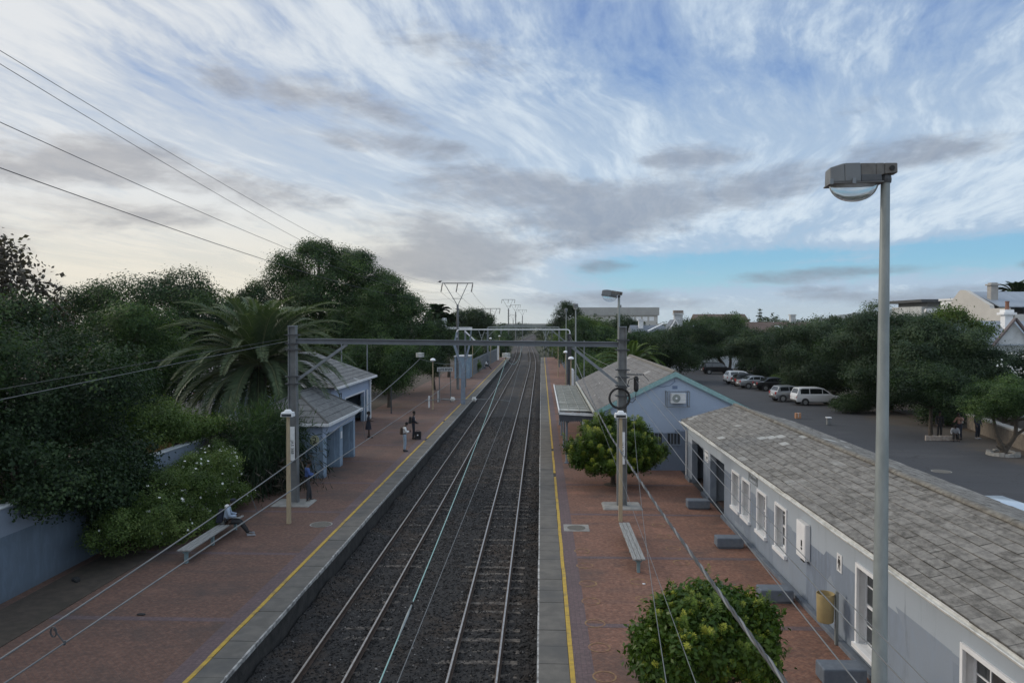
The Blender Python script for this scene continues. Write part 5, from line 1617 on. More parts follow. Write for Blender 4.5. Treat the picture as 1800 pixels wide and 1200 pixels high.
def small_lamp(x, y, h, label, style):
    t = thing('platform_lamp', (x, y, 0), label, 'platform lamp', 'low platform lamps')
    if style == 'wood':
        MB().hexa([(x - .075, y - .075, 0), (x + .075, y - .075, 0), (x + .075, y + .075, 0), (x - .075, y + .075, 0)], [(x - .055, y - .055, h - .22), (x + .055, y - .055, h - .22), (x + .055, y + .055, h - .22), (x - .055, y + .055, h - .22)]).build('post', MATS['wood_post'], t, bevel=.012)
        hd = MB().hexa([(x - .24, y - .17, h - .22), (x + .22, y - .17, h - .22), (x + .22, y + .17, h - .22), (x - .24, y + .17, h - .22)], [(x - .22, y - .15, h - .05), (x + .20, y - .15, h - .05), (x + .20, y + .15, h - .05), (x - .22, y + .15, h - .05)]).build('lamp_head', MATS['white_paint'], t, bevel=.02)
        MB().hexa([(x - .14, y - .1, h - .05), (x + .13, y - .1, h - .05), (x + .13, y + .1, h - .05), (x - .14, y + .1, h - .05)], [(x - .09, y - .07, h + .04), (x + .08, y - .07, h + .04), (x + .08, y + .07, h + .04), (x - .09, y + .07, h + .04)]).build('hood', MATS['white_clean'], hd, bevel=.015)
        MB().box(x - .19, x + .17, y - .178, y - .172, h - .195, h - .105).build('lens', MATS['glass'], hd)
    else:
        m = MB(); m.tube([(x, y, 0), (x, y, h - .15)], [.055, .04], 8); m.build('post', MATS['wood_post'], t)
        m = MB(); m.lathe((x, y, h - .15), [(.05, 0), (.22, .05), (.24, .12), (.18, .22), (.05, .27)], 12); m.build('lamp_head', MATS['white_clean'], t, smooth=True)


small_lamp(2.98, 28.6, 4.12, 'wooden lamp post with white boxy head in front of the right portal mast', 'wood')
small_lamp(-9.36, 27.8, 4.2, 'wooden lamp post with white boxy head beside the left portal mast', 'wood')
small_lamp(-9.26, 64.8, 4.3, 'thin lamp post with round white head before the dark nameboard', 'pole')
small_lamp(-9.36, 103.6, 4.6, 'thin lamp post beside the blue hut', 'pole')
small_lamp(-9.0, 135, 4.7, 'thin lamp post with white head halfway along the palisade fence', 'pole')
small_lamp(-8.7, 158, 4.7, 'thin lamp post past the far end of the palisade fence', 'pole')
small_lamp(2.55, 80, 4.4, 'thin lamp post with bell head past the station house canopy', 'pole')
small_lamp(2.3, 104, 4.4, 'thin lamp post on the far part of the right platform', 'pole')
small_lamp(2.4, 61.6, 4.6, 'bell-headed lamp beside the white stub post behind the canopy', 'pole')

# ------------------------------------------------------------------ benches, blocks, bin
def plank_bench(x0, x1, y0, y1, label, legs):
    t = thing('platform_bench', ((x0 + x1) / 2, (y0 + y1) / 2, 0), label, 'bench')
    m = MB(); n = 3; w = (x1 - x0) / n
    for k in range(n): m.box(x0 + k * w + .006, x0 + (k + 1) * w - .006, y0 + .01 * k, y1 - .012 * (n - k), .405, .45)
    m.build('seat', MATS['wood_grey'], t, bevel=.006)
    for y in legs:
        m = MB(); xc = (x0 + x1) / 2
        m.box(xc - .045, xc + .045, y - .05, y + .05, 0, .36); m.hexa([(xc - .06, y - .04, .3), (xc + .06, y - .04, .3), (xc + .06, y + .04, .3), (xc - .06, y + .04, .3)], [(x0 + .03, y - .04, .404), (x1 - .03, y - .04, .404), (x1 - .03, y + .04, .404), (x0 + .03, y + .04, .404)])
        m.build('leg', M('leg_blue', (0.19, 0.27, 0.29), (0.15, 0.22, 0.24), 4, 0.8), t)


plank_bench(2.72, 3.10, 22.55, 26.75, 'long grey plank bench standing alone by the right mast', (22.75, 24.7, 26.5))
plank_bench(-11.22, -10.80, 22.9, 27.2, 'long grey plank bench along the flowering hedge with a man sitting on it', (23.1, 25.0, 26.9))
BL = [(5.85, 6.74, 30.5, 30.98, .36, 'low blue-grey concrete block before the doorways of the toilet block'), (5.80, 6.68, 25.2, 25.68, .36, 'low blue-grey concrete block under the second and third windows'),
      (5.83, 6.70, 20.3, 20.8, .36, 'low blue-grey concrete block behind the big clipped bush'), (5.78, 6.66, 15.65, 16.15, .37, 'nearest low blue-grey concrete block, beside the lamp post and bin')]
for (a, b, c, d, h, lab) in BL:
    t = thing('concrete_block', ((a + b) / 2, (c + d) / 2, 0), lab, 'concrete bench', 'concrete block benches along the wall')
    MB().box(a, b, c, d, .04, h).build('block', MATS['bench_block'], t, bevel=.035, seg=3)
    MB().box(a + .05, b - .05, c + .05, d - .05, 0, .04).build('foot', MATS['bench_block'], t)
bn = thing('litter_bin', (6.62, 17.9, 0), 'open yellow litter bin on a steel post against the grey wall', 'bin')
MB().box(6.80, 6.87, 17.72, 17.79, 0, 1.25).build('post', MATS['galv'], bn, bevel=.006)
m = MB(); cx_, cy_ = 6.60, 17.82
m.lathe((cx_, cy_, .52), [(.17, 0), (.185, .02), (.20, .66), (.192, .66), (.178, .06), (.02, .05)], 20); m.build('bucket', MATS['bin_yellow'], bn, smooth=True)
m = MB(); m.lathe((cx_, cy_, .60), [(.178, 0), (.178, .01)], 20); m.build('liner', MATS['black'], bn)

# station nameboard and marker posts on the left platform
nb = thing('nameboard', (-8.9, 69, 0), 'white station nameboard with dark letters against the trees', 'sign')
MB().box(-9.75, -8.28, 71.0, 71.05, 2.88, 3.27).build('board', MATS['white_wall'], nb)
m = MB(); rs = random.Random(6)
for k in range(10):      # ten worn letters, too faint to read
    x = -9.62 + k * .128
    m.box(x, x + .03, 70.985, 70.997, 2.93, 3.2)
    if k % 3 != 1: m.box(x + .03, x + .085, 70.985, 70.997, rs.choice([3.17, 3.05, 2.93]), rs.choice([3.2, 3.2]) if False else 3.2 if k % 2 else 3.09)
    if k % 2: m.box(x + .06, x + .09, 70.983, 70.984, 2.93, 3.16)
m.build('letters', MATS['black'], nb)
for x in (-9.55, -8.5): MB().box(x - .04, x + .04, 71.06, 71.14, 0, 3.3).build('post', MATS['steel_grey'], nb)
for (x, y, h, w, lab) in ((-9.85, 66.5, .95, .07, 'short white marker post by the trees on the left platform'), (-9.65, 71.3, .95, .11, 'short grey marker post behind the round-headed lamp'), (2.55, 63.0, 3.55, .13, 'tall white stub post at the back of the station house'),
                          (4.4, 62.8, 3.0, .12, 'white square post showing over the station roof edge'), (-8.62, 152, 2.9, .16, 'white end post of the palisade fence')):
    t = MB(); t.box(x - w, x + w, y - w, y + w, 0, h); t.hexa([(x - w * 1.05, y - w * 1.05, h), (x + w * 1.05, y - w * 1.05, h), (x + w * 1.05, y + w * 1.05, h), (x - w * 1.05, y + w * 1.05, h)], [(x - w * .5, y - w * .5, h + w), (x + w * .5, y - w * .5, h + w), (x + w * .5, y + w * .5, h + w), (x - w * .5, y + w * .5, h + w)])
    tag(t.build('marker_post', MATS['white_paint']), lab, 'post')
for (x, y, h, lab) in ((-14.55, 63.2, 5.6, 'tall thin pole at the far corner of the ticket building'), (-16.0, 60.5, 5.9, 'tall thin pole standing behind the ticket building roof'), (3.5, 62.4, 6.0, 'thin pole rising above the station house ridge'), (-12.3, 62, 2.2, 'dark thin trunk-like post under the trees')):
    t = MB(); t.tube([(x, y, -.05), (x, y, h)], [.06, .045], 8); t.box(x - .3, x + .3, y - .02, y + .02, h * .42, h * .42 + .04) if h > 4 else None
    tag(t.build('thin_pole', MATS['steel_light' if h > 4 else 'steel_dark']), lab, 'pole')

# palisade fence and blue hut
fn = thing('palisade_fence', (-9.3, 130, 0), 'grey steel palisade fence along the back of the far left platform', 'fence')
m = MB(); y = 106.0
while y < 151:
    x = -9.55 + (y - 106) * .018
    m.box(x - .02, x + .02, y - .045, y + .045, .05, 2.25); m.hexa([(x - .02, y - .045, 2.25), (x + .02, y - .045, 2.25), (x + .02, y + .045, 2.25), (x - .02, y + .045, 2.25)], [(x - .005, y - .005, 2.4), (x + .005, y - .005, 2.4), (x + .005, y + .005, 2.4), (x - .005, y + .005, 2.4)]); y += .17
m.build('pales', MATS['steel_light'], fn)
for z in (.5, 1.9): MB().hexa([(-9.60, 106, z), (-9.575, 106, z), (-8.765, 151, z), (-8.79, 151, z)], [(-9.60, 106, z + .07), (-9.575, 106, z + .07), (-8.765, 151, z + .07), (-8.79, 151, z + .07)]).build('rail', MATS['steel_light'], fn)
ht = thing('blue_hut', (-10, 104, 0), 'small pale blue hut at the near end of the palisade fence', 'hut')
MB().box(-11.6, -9.62, 101.5, 105.5, 0, 2.85).build('wall', MATS['hut_blue'], ht)
MB().box(-11.7, -9.52, 101.4, 105.6, 2.852, 3.0).build('roof', MATS['white_wall'], ht)
MB().box(-9.615, -9.60, 102.6, 103.6, .02, 2.1).build('door', MATS['steel_blue'], ht)
fr_ = thing('palisade_fence', (3.6, 120, 0), 'green overgrown palisade fence behind the far right platform', 'fence')
m = MB(); y = 66.0
while y < 163:
    m.box(3.72, 3.76, y - .04, y + .04, .05, 1.9); y += .3
m.build('pales', MATS['steel_blue'], fr_)
for k in range(7): MB().box(3.66, 3.71, 70 + 15 * k, 70.1 + 15 * k, 0, 2.2).build('post', MATS['galv'], fr_)
for k, (x, lab) in enumerate(((.6, 'left of three thin posts at the far end of the right platform'), (1.5, 'middle of three thin posts at the far end of the right platform'), (2.4, 'right of three thin posts at the far end of the right platform'))):
    t = MB(); t.tube([(x, 165.5, -.9), (x, 165.5, 2.6)], .07, 6); t.box(x - .2, x + .2, 165.45, 165.55, 2.35, 2.5); tag(t.build('thin_pole', MATS['steel_light']), lab, 'pole')


# ------------------------------------------------------------------ vegetation
LM_DARK = leaf_mat('leaf_dark', (0.013, 0.025, 0.014), (0.032, 0.058, 0.026), (0.072, 0.110, 0.044))
LM_MID = leaf_mat('leaf_mid', (0.018, 0.038, 0.017), (0.046, 0.085, 0.032), (0.10, 0.155, 0.05))
LM_LIGHT = leaf_mat('leaf_light', (0.045, 0.075, 0.022), (0.095, 0.145, 0.040), (0.16, 0.21, 0.062))
LM_OLIVE = leaf_mat('leaf_olive', (0.018, 0.034, 0.020), (0.042, 0.070, 0.039), (0.09, 0.128, 0.066))
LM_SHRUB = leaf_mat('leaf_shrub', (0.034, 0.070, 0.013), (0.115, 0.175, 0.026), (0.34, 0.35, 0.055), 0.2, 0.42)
LM_PALM = leaf_mat('leaf_palm', (0.040, 0.062, 0.038), (0.078, 0.108, 0.058), (0.16, 0.19, 0.10), 0.2)
LM_PALMDRY = leaf_mat('leaf_palm_dry', (0.09, 0.06, 0.03), (0.15, 0.10, 0.055), (0.2, 0.15, 0.09), 0.2)
LM_BROWN = leaf_mat('leaf_brown', (0.05, 0.042, 0.034), (0.085, 0.072, 0.06), (0.13, 0.115, 0.095), 0.15)
LM_FAR = leaf_mat('leaf_far', (0.030, 0.045, 0.030), (0.052, 0.072, 0.045), (0.085, 0.105, 0.062), 0.15)
FLOWER, tf, bf = principled('flower_white')
bf.inputs['Base Color'].default_value = (0.78, 0.78, 0.74, 1); bf.inputs['Roughness'].default_value = 0.7
BR = MATS['bark']


def rng_keep(P):
    """more blossom towards the far, upper end of the hedge"""
    r = np.random.default_rng(9).random(len(P))
    return r < np.clip(0.04 + (P[:, 1] - 22.5) / 9.0, 0.03, 0.75) * 0.62

# left: the dark mass over the wall; out-of-view lobes added to shade the platform
tree('broadleaf_tree', (-17.8, 25.0, 0), [(0.3, 0.0, 5.3, 3.9, 4.2, 2.7), (-2.6, 1.5, 6.3, 3.2, 3.2, 2.2), (1.5, -.9, 3.9, 1.9, 2.6, 1.7), (.6, 3.2, 4.8, 2.2, 2.5, 1.8), (.6, -3.2, 4.2, 2.6, 2.2, 1.7), (1.6, 1.0, 2.9, 1.6, 1.6, 1.2), (-1.0, -1.5, 2.4, 2.8, 3.0, 1.8), (-1.2, -7.0, 5.6, 3.4, 4.0, 2.8), (.6, -7.5, 4.0, 2.2, 2.6, 1.6), (3.6, -2.2, 2.7, .95, 1.2, 1.0), (3.2, -4.6, 3.3, 1.0, 1.5, .75), (3.4, .8, 2.9, 1.0, 1.3, .9)] + [(3.75, -3.7, 2.55, .75, 1.5, .62), (3.85, -1.0, 1.75, .7, .9, 1.25), (3.9, .3, 1.6, .7, .9, 1.2), (3.8, -2.0, 2.2, .7, .9, .8)] * 4,
     'huge very dark tree overhanging the blue wall at the left edge', LM_DARK, n=120000, leaf=.17, clump=0.245, trunk=.3, seed=11)
tree('broadleaf_tree', (-15.6, 29.5, 0), [(-.8, -1, 3.6, 1.3, 1.4, 1.1), (.2, .3, 3.2, 1.3, 1.3, .8), (.7, 2.0, 2.9, 1.2, 1.4, .6), (-1.0, 1.5, 3.4, 1.4, 1.5, .9), (1.0, 3.4, 2.7, .9, 1.2, .45)],
     'lighter green bushy tree poking over the blue wall beside the flowering hedge', LM_LIGHT, n=30000, leaf=.15, clump=0.202, trunk=.14, seed=12)
tree('broadleaf_tree', (-24.6, 33.5, 0), [(0, 0, 9.2, 1.6, 1.6, 1.6), (1.3, .3, 7.8, 1.5, 1.3, .9), (-1.2, .2, 7.6, 2.0, 1.6, 1.6), (-.4, 0, 10.6, 1.1, 1.1, 1.0), (1.9, 0, 9.0, .8, .8, .6)],
     'tall sparse tree with large separate leaves against the sky at the far left', LM_BROWN, n=2600, leaf=.34, clump=0.360, trunk=.2, seed=13, per=8, shell=.3, aspect=.8)
tree('broadleaf_tree', (-23.8, 43.0, 0), [(0, 0, 6.6, 2.6, 2.6, 1.9), (1.5, .5, 5.0, 2.6, 2.3, 1.7), (-1.5, 0, 5.2, 2.4, 2.4, 1.8), (2.5, 0, 3.6, 2.0, 2.0, 1.4)],
     'mid green feathery tree between the dark left tree and the palm', LM_MID, n=38000, leaf=.19, clump=0.245, trunk=.2, seed=14)
tree('broadleaf_tree', (-31.5, 60.0, 0), [(0, 0, 9.2, 6.0, 5, 2.5), (-4.2, 0, 8.0, 3.4, 3.4, 2.2), (4.4, 0, 7.5, 3.2, 3.2, 2.0), (1.6, -1, 6.0, 4.6, 4, 2.4), (-2, -1, 5.5, 4.6, 4, 2.4), (4.5, 0, 4.6, 2.5, 2.5, 2.0)],
     'broad dark umbrella-shaped tree behind the palm on the left skyline', LM_DARK, n=52000, leaf=.27, clump=0.360, trunk=.4, seed=15, lump=.16)
tree('broadleaf_tree', (-27.0, 70.0, 0), [(0, 0, 9.3, 2.0, 2.0, 1.5), (1, 0, 7.0, 2.3, 2.3, 2.0)], 'smaller tree filling the notch between the umbrella tree and the tallest tree', LM_DARK, n=12000, leaf=.25, clump=0.288, trunk=.2, seed=16)
tree('broadleaf_tree', (-24.0, 84.0, 0), [(-1.2, 0, 13.4, 4.2, 4, 2.9), (3.0, 0, 12.8, 3.8, 4, 2.7), (-5.0, 0, 11.8, 3.0, 3, 1.8), (0, -1, 9.6, 6.0, 5, 3.2), (5.6, 0, 9.9, 3.2, 3, 2.5), (2.0, -1.5, 6.0, 6.0, 4.5, 3.5), (-3.5, -1, 6.0, 4.5, 4, 3.0), (-.6, -.5, 15.2, 2.2, 2, 1.1), (6.6, 0, 12.2, 1.4, 1.3, .9)],
     'tallest rounded green tree rising behind the ticket building', LM_MID, n=90000, leaf=.28, clump=0.360, trunk=.45, seed=17, lump=.2)
tree('broadleaf_tree', (-16.2, 79.0, 0), [(0, 0, 9.4, 3.2, 3.2, 2.7), (-2.2, 0, 7.5, 3.4, 3.2, 2.8), (2.2, -.5, 7.0, 2.6, 2.8, 2.8), (.4, -2, 4.2, 3.6, 3.2, 2.8), (-3, -2, 4.5, 3.2, 3, 2.8), (3.2, -1, 4.0, 2.0, 2.2, 2.3)],
     'rounded green tree bulging over the left platform to the right of the tallest tree', LM_MID, n=72000, leaf=.26, clump=0.324, trunk=.35, seed=18)
tree('broadleaf_tree', (-13.4, 66.5, 0), [(0, 0, 3.9, 2.1, 2.4, 1.9), (-1.8, 1, 4.2, 2.1, 2.2, 2.0), (1.5, 3.5, 3.8, 1.8, 2.4, 1.9), (.2, .4, 2.2, 1.9, 2.0, 1.4), (-2.6, -1.5, 3.0, 1.6, 1.8, 1.8)],
     'low green tree leaning over the platform behind the round-headed lamp', LM_MID, n=42000, leaf=.2, clump=0.259, trunk=.16, seed=19)
tree('broadleaf_tree', (-11.9, 84.0, 0), [(0, 0, 5.5, 2.0, 2.4, 2.4), (-.4, 3, 4.0, 2.0, 2.6, 2.2), (.2, -3, 3.2, 1.7, 2.2, 1.8)], 'dark tree at the platform edge behind the nameboard', LM_DARK, n=26000, leaf=.24, clump=0.288, trunk=.2, seed=20)


# date palm
def palm(loc, h, nf, L, label, seed, mat, trunk_r=.33, dry=0, leaflet=.5, spread=1.0, fan=False, width=.05):
    rng = np.random.default_rng(seed)
    t = thing('palm_tree', loc, label, 'palm')
    x0, y0, z0 = loc
    m = MB(); zs = np.linspace(0, h, 26)
    m.tube([(x0 + .05 * math.sin(z * 1.3), y0, z0 + z) for z in zs], [trunk_r * (1.15 if i == 0 else (1.0 + .07 * (i % 2)) * (1.25 if i > 22 else 1)) for i in range(26)], 12)
    m.build('trunk', BR, t, smooth=False)
    P, N, T, S_, TI = [], [], [], [], []
    stems = MB()
    for k in range(nf):
        a = k * 2.39996 + rng.normal(0, .15)
        q = (k + .5) / nf
        e0 = math.radians(88 - 125 * q ** 0.9) + rng.normal(0, .06)       # start elevation, old ones hang
        Lf = L * rng.uniform(.85, 1.1) * (0.8 if q < .1 else 1)
        pts = []; p = np.array([x0 + .2 * math.cos(a), y0 + .2 * math.sin(a), z0 + h + .15]); e = e0; n = 15
        for i in range(n + 1):
            pts.append(p.copy())
            d = np.array([math.cos(a) * math.cos(e), math.sin(a) * math.cos(e), math.sin(e)])
            p = p + d * Lf / n
            e -= (1.35 * spread) / n * (0.25 + 1.6 * i / n)
        pts = np.array(pts)
        stems.tube(pts.tolist(), [.035 * (1 - i / (n + 3)) for i in range(n + 1)], 4, cap=False)
        side = np.array([-math.sin(a), math.cos(a), 0])
        for i in range(1, 64):
            f = i / 64 * n; j = int(f); w = f - j
            if f < 1.6: continue
            pp = pts[j] * (1 - w) + pts[min(j + 1, n)] * w
            tg = pts[min(j + 1, n)] - pts[max(j - 1, 0)]; tg /= np.linalg.norm(tg)
            upv = np.cross(side, tg); upv /= np.linalg.norm(upv)
            if upv[2] < 0: upv = -upv
            ll = leaflet * (0.55 + .6 * math.sin(math.pi * min(1, f / n * 1.05))) * rng.uniform(.85, 1.1)
            for s in (-1, 1):
                dirv = side * s * .8 + tg * .75 + upv * .32 + np.array([0, 0, -.18]) + rng.normal(0, .07, 3)
                P.append(pp); T.append(dirv); N.append(upv + side * s * -.25); S_.append(ll); TI.append(np.clip(.42 + .35 * (1 - q) - .25 + rng.normal(0, .1) + (.25 if f > n * .8 else 0), 0, 1))
    leaves_mesh('fronds', np.array(P), np.array(N), np.array(T), np.array(S_), mat, t, np.array(TI), width / leaflet * 2.2, 0.0)
    stems.build('frond_stems', M('frond_stem', (0.14, 0.16, 0.075), (0.11, 0.13, 0.06), 5, .8), t)
    return t


palm((-15.4, 41.0, 0), 5.1, 140, 5.3, 'big feather palm with arching grey-green fronds behind the waiting shelter', 31, LM_PALM, .42, leaflet=.56, width=.036)
palm((-14.4, 105, 0), 8.6, 40, 1.9, 'left of the two distant fan palms beside the V mast, slightly taller', 32, LM_DARK, .2, leaflet=.5, width=.12)
palm((-12.7, 104, 0), 7.4, 36, 1.7, 'right of the two distant fan palms beside the V mast, slightly shorter', 33, LM_DARK, .2, leaflet=.5, width=.12)
palm((8.9, 76, 0), 3.2, 40, 3.6, 'pale green palm fronds arching up behind the station house ridge', 34, LM_LIGHT, .25, leaflet=.55, width=.06)
palm((55.9, 92, 0), 10.6, 46, 2.4, 'palm crown rising behind the cream gabled house at the far right', 35, LM_OLIVE, .3, leaflet=.5, width=.07)

# drooping reed-like clump under the palm
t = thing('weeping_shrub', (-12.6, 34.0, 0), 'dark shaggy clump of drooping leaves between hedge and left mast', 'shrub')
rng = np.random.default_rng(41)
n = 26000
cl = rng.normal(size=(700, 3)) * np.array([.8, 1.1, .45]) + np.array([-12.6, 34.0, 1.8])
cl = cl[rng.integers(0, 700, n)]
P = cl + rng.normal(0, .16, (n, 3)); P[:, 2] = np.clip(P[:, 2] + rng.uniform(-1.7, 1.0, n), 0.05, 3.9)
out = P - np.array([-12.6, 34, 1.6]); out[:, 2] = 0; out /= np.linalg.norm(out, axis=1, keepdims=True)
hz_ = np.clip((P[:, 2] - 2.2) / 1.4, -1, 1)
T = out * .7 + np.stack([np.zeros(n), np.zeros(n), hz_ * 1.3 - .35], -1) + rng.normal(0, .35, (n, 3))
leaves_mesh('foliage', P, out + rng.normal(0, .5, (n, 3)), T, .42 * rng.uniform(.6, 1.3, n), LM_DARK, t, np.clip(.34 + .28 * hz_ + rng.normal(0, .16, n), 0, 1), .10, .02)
n = 1800
P = np.stack([rng.normal(-12.2, .9, n), rng.normal(33.6, 1.1, n), rng.uniform(0.05, 1.5, n)], -1)
leaves_mesh('dead_leaves', P, rng.normal(size=(n, 3)), rng.normal(size=(n, 3)) + np.array([.3, -.3, -1.2]), .55 * rng.uniform(.5, 1.2, n), LM_BROWN, t, rng.random(n), .10, .02)
m = MB()
for k in range(7):
    a = k * .9; m.tube([(-12.6 + .2 * math.cos(a), 34 + .2 * math.sin(a), -.05), (-12.6 + .5 * math.cos(a), 34 + .5 * math.sin(a), 1.4), (-12.6 + .9 * math.cos(a), 34 + .9 * math.sin(a), 2.4)], [.06, .045, .02], 6)
m.build('stems', BR, t)
# dry brown creeper on the pier end of the wall
tree('dry_bush', (-13.9, 33.2, 0), [(0, 0, 1.7, .6, 1.4, .9), (.3, 1.2, 2.3, .7, .9, .8), (-.2, -1.2, 2.2, .4, .9, .5)], 'bare brown twiggy creeper hanging over the end of the blue wall', LM_BROWN, n=9000, leaf=.16, clump=0.180, trunk=.04, seed=43, cat='shrub', aspect=.15)
# flowering hedge
tree('flowering_hedge', (-13.0, 26.0, 0), [(-.3, -2.6, .95, 1.0, 1.4, .9), (0, -1.2, 1.2, 1.25, 1.6, 1.1), (.1, .8, 1.35, 1.3, 1.6, 1.15), (.1, 2.6, 1.45, 1.25, 1.5, 1.2), (-.2, 4.2, 1.6, 1.0, 1.2, 1.1), (.5, -.2, .5, 1.1, 2.2, .55), (.5, 2.8, .55, 1.05, 2.0, .6)],
     'long green hedge with scattered white flowers along the blue wall', LM_LIGHT, n=90000, leaf=.10, clump=0.108, trunk=.05, seed=44, cat='hedge', shell=.72,
     flowers=(FLOWER, 520, .11, lambda P: (P[:, 2] > .5) & (rng_keep(P))))


# clipped evergreen bushes made of leaf rosettes
def rosette_bush(name, loc, blobs, label, seed, nros, r_leaf=.085, trunk_h=.7, tr=.07, lobes=0):
    rng = np.random.default_rng(seed)
    t = thing(name, loc, label, 'bush', 'clipped evergreen bushes on the platform')
    L = np.array(loc)
    bl = np.array(blobs, float)
    area = (bl[:, 3] * bl[:, 4] * bl[:, 5]) ** (2 / 3)
    pick = rng.choice(len(bl), nros, p=area / area.sum())
    d = rng.normal(size=(nros, 3)); d[:, 2] += .22; d /= np.linalg.norm(d, axis=1, keepdims=True)
    C = L + bl[pick, :3] + d * bl[pick, 3:6] * rng.uniform(.80, 1.02, (nros, 1))
    ax = d * .75 + np.array([0, 0, .85]) + rng.normal(0, .20, (nros, 3)); ax /= np.linalg.norm(ax, axis=1, keepdims=True)
    hgt = r_leaf * rng.uniform(1.7, 3.8, nros); wid = r_leaf * rng.uniform(.8, 1.35, nros)
    long_ = rng.random(nros) < .13                               # shoots the shears have missed
    C[long_] += ax[long_] * (r_leaf * rng.uniform(1.0, 3.4, long_.sum()))[:, None]; hgt[long_] *= 1.7; wid[long_] *= .8
    gone = rng.random(nros) < .06; C[gone] -= d[gone] * r_leaf * 4
    vig = np.clip(rng.normal(.50, .20, nros), 0, 1)               # how much new growth a shoot carries
    per = 84
    Cc = np.repeat(C, per, 0); A = np.repeat(ax, per, 0)
    lev = np.tile((np.arange(per) + .5) / per, nros)             # 0 = foot of the shoot, 1 = its tip
    ang = np.tile(np.arange(per) * 2.39996, nros) + np.repeat(rng.uniform(0, 6.28, nros), per)
    ref = np.cross(A, np.array([.3, .8, .52])); ref /= np.linalg.norm(ref, axis=1, keepdims=True)
    bi = np.cross(A, ref)
    rd = ref * np.cos(ang)[:, None] + bi * np.sin(ang)[:, None]
    opn = (1.1 - .95 * lev ** 1.5)[:, None]
    rad_ = (np.repeat(wid, per) * (.85 - .75 * lev ** 1.6))[:, None]
    P = Cc + A * (np.repeat(hgt, per) * (lev - .35))[:, None] + rd * rad_ * rng.uniform(.35, 1.0, (len(lev), 1))
    T = rd * opn + A * (1.15 - opn * .5) + rng.normal(0, .12, (len(rd), 3))
    N = A * .9 - rd * .3 + rng.normal(0, .15, (len(rd), 3))
    sz = r_leaf * (1.0 - .30 * lev) * rng.uniform(.8, 1.2, len(lev))
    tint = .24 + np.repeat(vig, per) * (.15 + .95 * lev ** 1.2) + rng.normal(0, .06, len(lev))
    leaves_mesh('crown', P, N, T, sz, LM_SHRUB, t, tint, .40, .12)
    # woody inside: enough twig and old leaf that one cannot see through
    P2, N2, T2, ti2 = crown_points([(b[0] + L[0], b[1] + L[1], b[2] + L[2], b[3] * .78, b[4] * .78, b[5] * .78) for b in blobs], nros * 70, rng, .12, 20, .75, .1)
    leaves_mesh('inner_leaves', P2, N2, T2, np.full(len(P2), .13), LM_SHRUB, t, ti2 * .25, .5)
    m = MB(); hz = min(b[2] for b in blobs)
    Lv = Vector(loc)
    m.tube([Lv + Vector((0, 0, -.05)), Lv + Vector((.03, .02, trunk_h * .6)), Lv + Vector((0, 0, hz))], [tr * 1.3, tr, tr * .8], 8)
    for b in blobs:
        m.tube([Lv + Vector((0, 0, trunk_h * .7)), Lv + Vector((b[0] * .5, b[1] * .5, (b[2] + trunk_h) * .5)), Lv + Vector(b[:3])], [tr * .7, tr * .5, tr * .2], 6)
    m.build('trunk', BR, t)
    MB().lathe((loc[0], loc[1], 0), [(.42, -.01), (.42, .012), (.38, .016)], 18).build('soil_ring', MATS['soil'], t)
    return t


def ragged(blobs, k, seed):
    """stubborn shoots and tufts standing out of the main mass"""
    r = np.random.default_rng(seed); out = list(blobs)
    for b in blobs:
        for _ in range(k // len(blobs) + 2):
            d = r.normal(size=3); d[2] = d[2] * .8 + .25; d /= np.linalg.norm(d)
            q = r.uniform(.15, .30)
            out.append((b[0] + d[0] * b[3] * 1.02, b[1] + d[1] * b[4] * 1.02, b[2] + d[2] * b[5] * 1.02, b[3] * q, b[4] * q, b[5] * q * r.uniform(1.3, 2.0)))
    return out


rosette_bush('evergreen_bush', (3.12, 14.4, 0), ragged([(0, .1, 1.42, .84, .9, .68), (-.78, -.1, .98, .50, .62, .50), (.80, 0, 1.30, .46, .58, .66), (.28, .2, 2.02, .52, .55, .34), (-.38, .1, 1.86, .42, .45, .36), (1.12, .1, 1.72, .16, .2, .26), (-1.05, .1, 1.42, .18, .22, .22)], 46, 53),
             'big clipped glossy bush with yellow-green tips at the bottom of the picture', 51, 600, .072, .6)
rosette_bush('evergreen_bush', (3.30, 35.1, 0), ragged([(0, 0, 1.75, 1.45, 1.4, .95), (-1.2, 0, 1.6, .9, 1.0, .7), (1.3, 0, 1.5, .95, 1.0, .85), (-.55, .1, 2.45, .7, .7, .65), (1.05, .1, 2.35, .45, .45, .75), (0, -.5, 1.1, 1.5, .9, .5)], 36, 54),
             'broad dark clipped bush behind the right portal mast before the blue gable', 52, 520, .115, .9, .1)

# right of the car park: the long dark row
tree('broadleaf_tree', (26.2, 116, 0), [(-1.5, 0, 5.0, 3.6, 3, 2.6), (1.8, 0, 5.4, 3.2, 3, 2.4), (-.5, -1, 3.3, 3.8, 3, 1.9), (-3.2, 0, 3.6, 2.0, 2, 1.5)], 'dark leaning tree over the white wall beside the black car', LM_DARK, n=36000, leaf=.3, clump=0.324, trunk=.3, seed=61, forks=[([(1.6, 0, -.1), (1.2, 0, 1.2), (-.6, 0, 3.6)], [.32, .28, .18]), ([(2.2, .3, -.1), (2.4, .3, 1.5), (2.2, 0, 4)], [.25, .22, .14])])
tree('broadleaf_tree', (28.6, 97, 0), [(0, 0, 4.9, 3.8, 3.4, 2.0), (-2.4, 0, 3.9, 2.9, 2.6, 2.0), (2.4, 0, 4.3, 3.0, 3, 2.2), (0, -1.5, 2.2, 4.0, 2.4, 1.7)], 'rounded olive-green tree behind the white and dark cars', LM_OLIVE, n=40000, leaf=.28, clump=0.302, trunk=.3, seed=62)
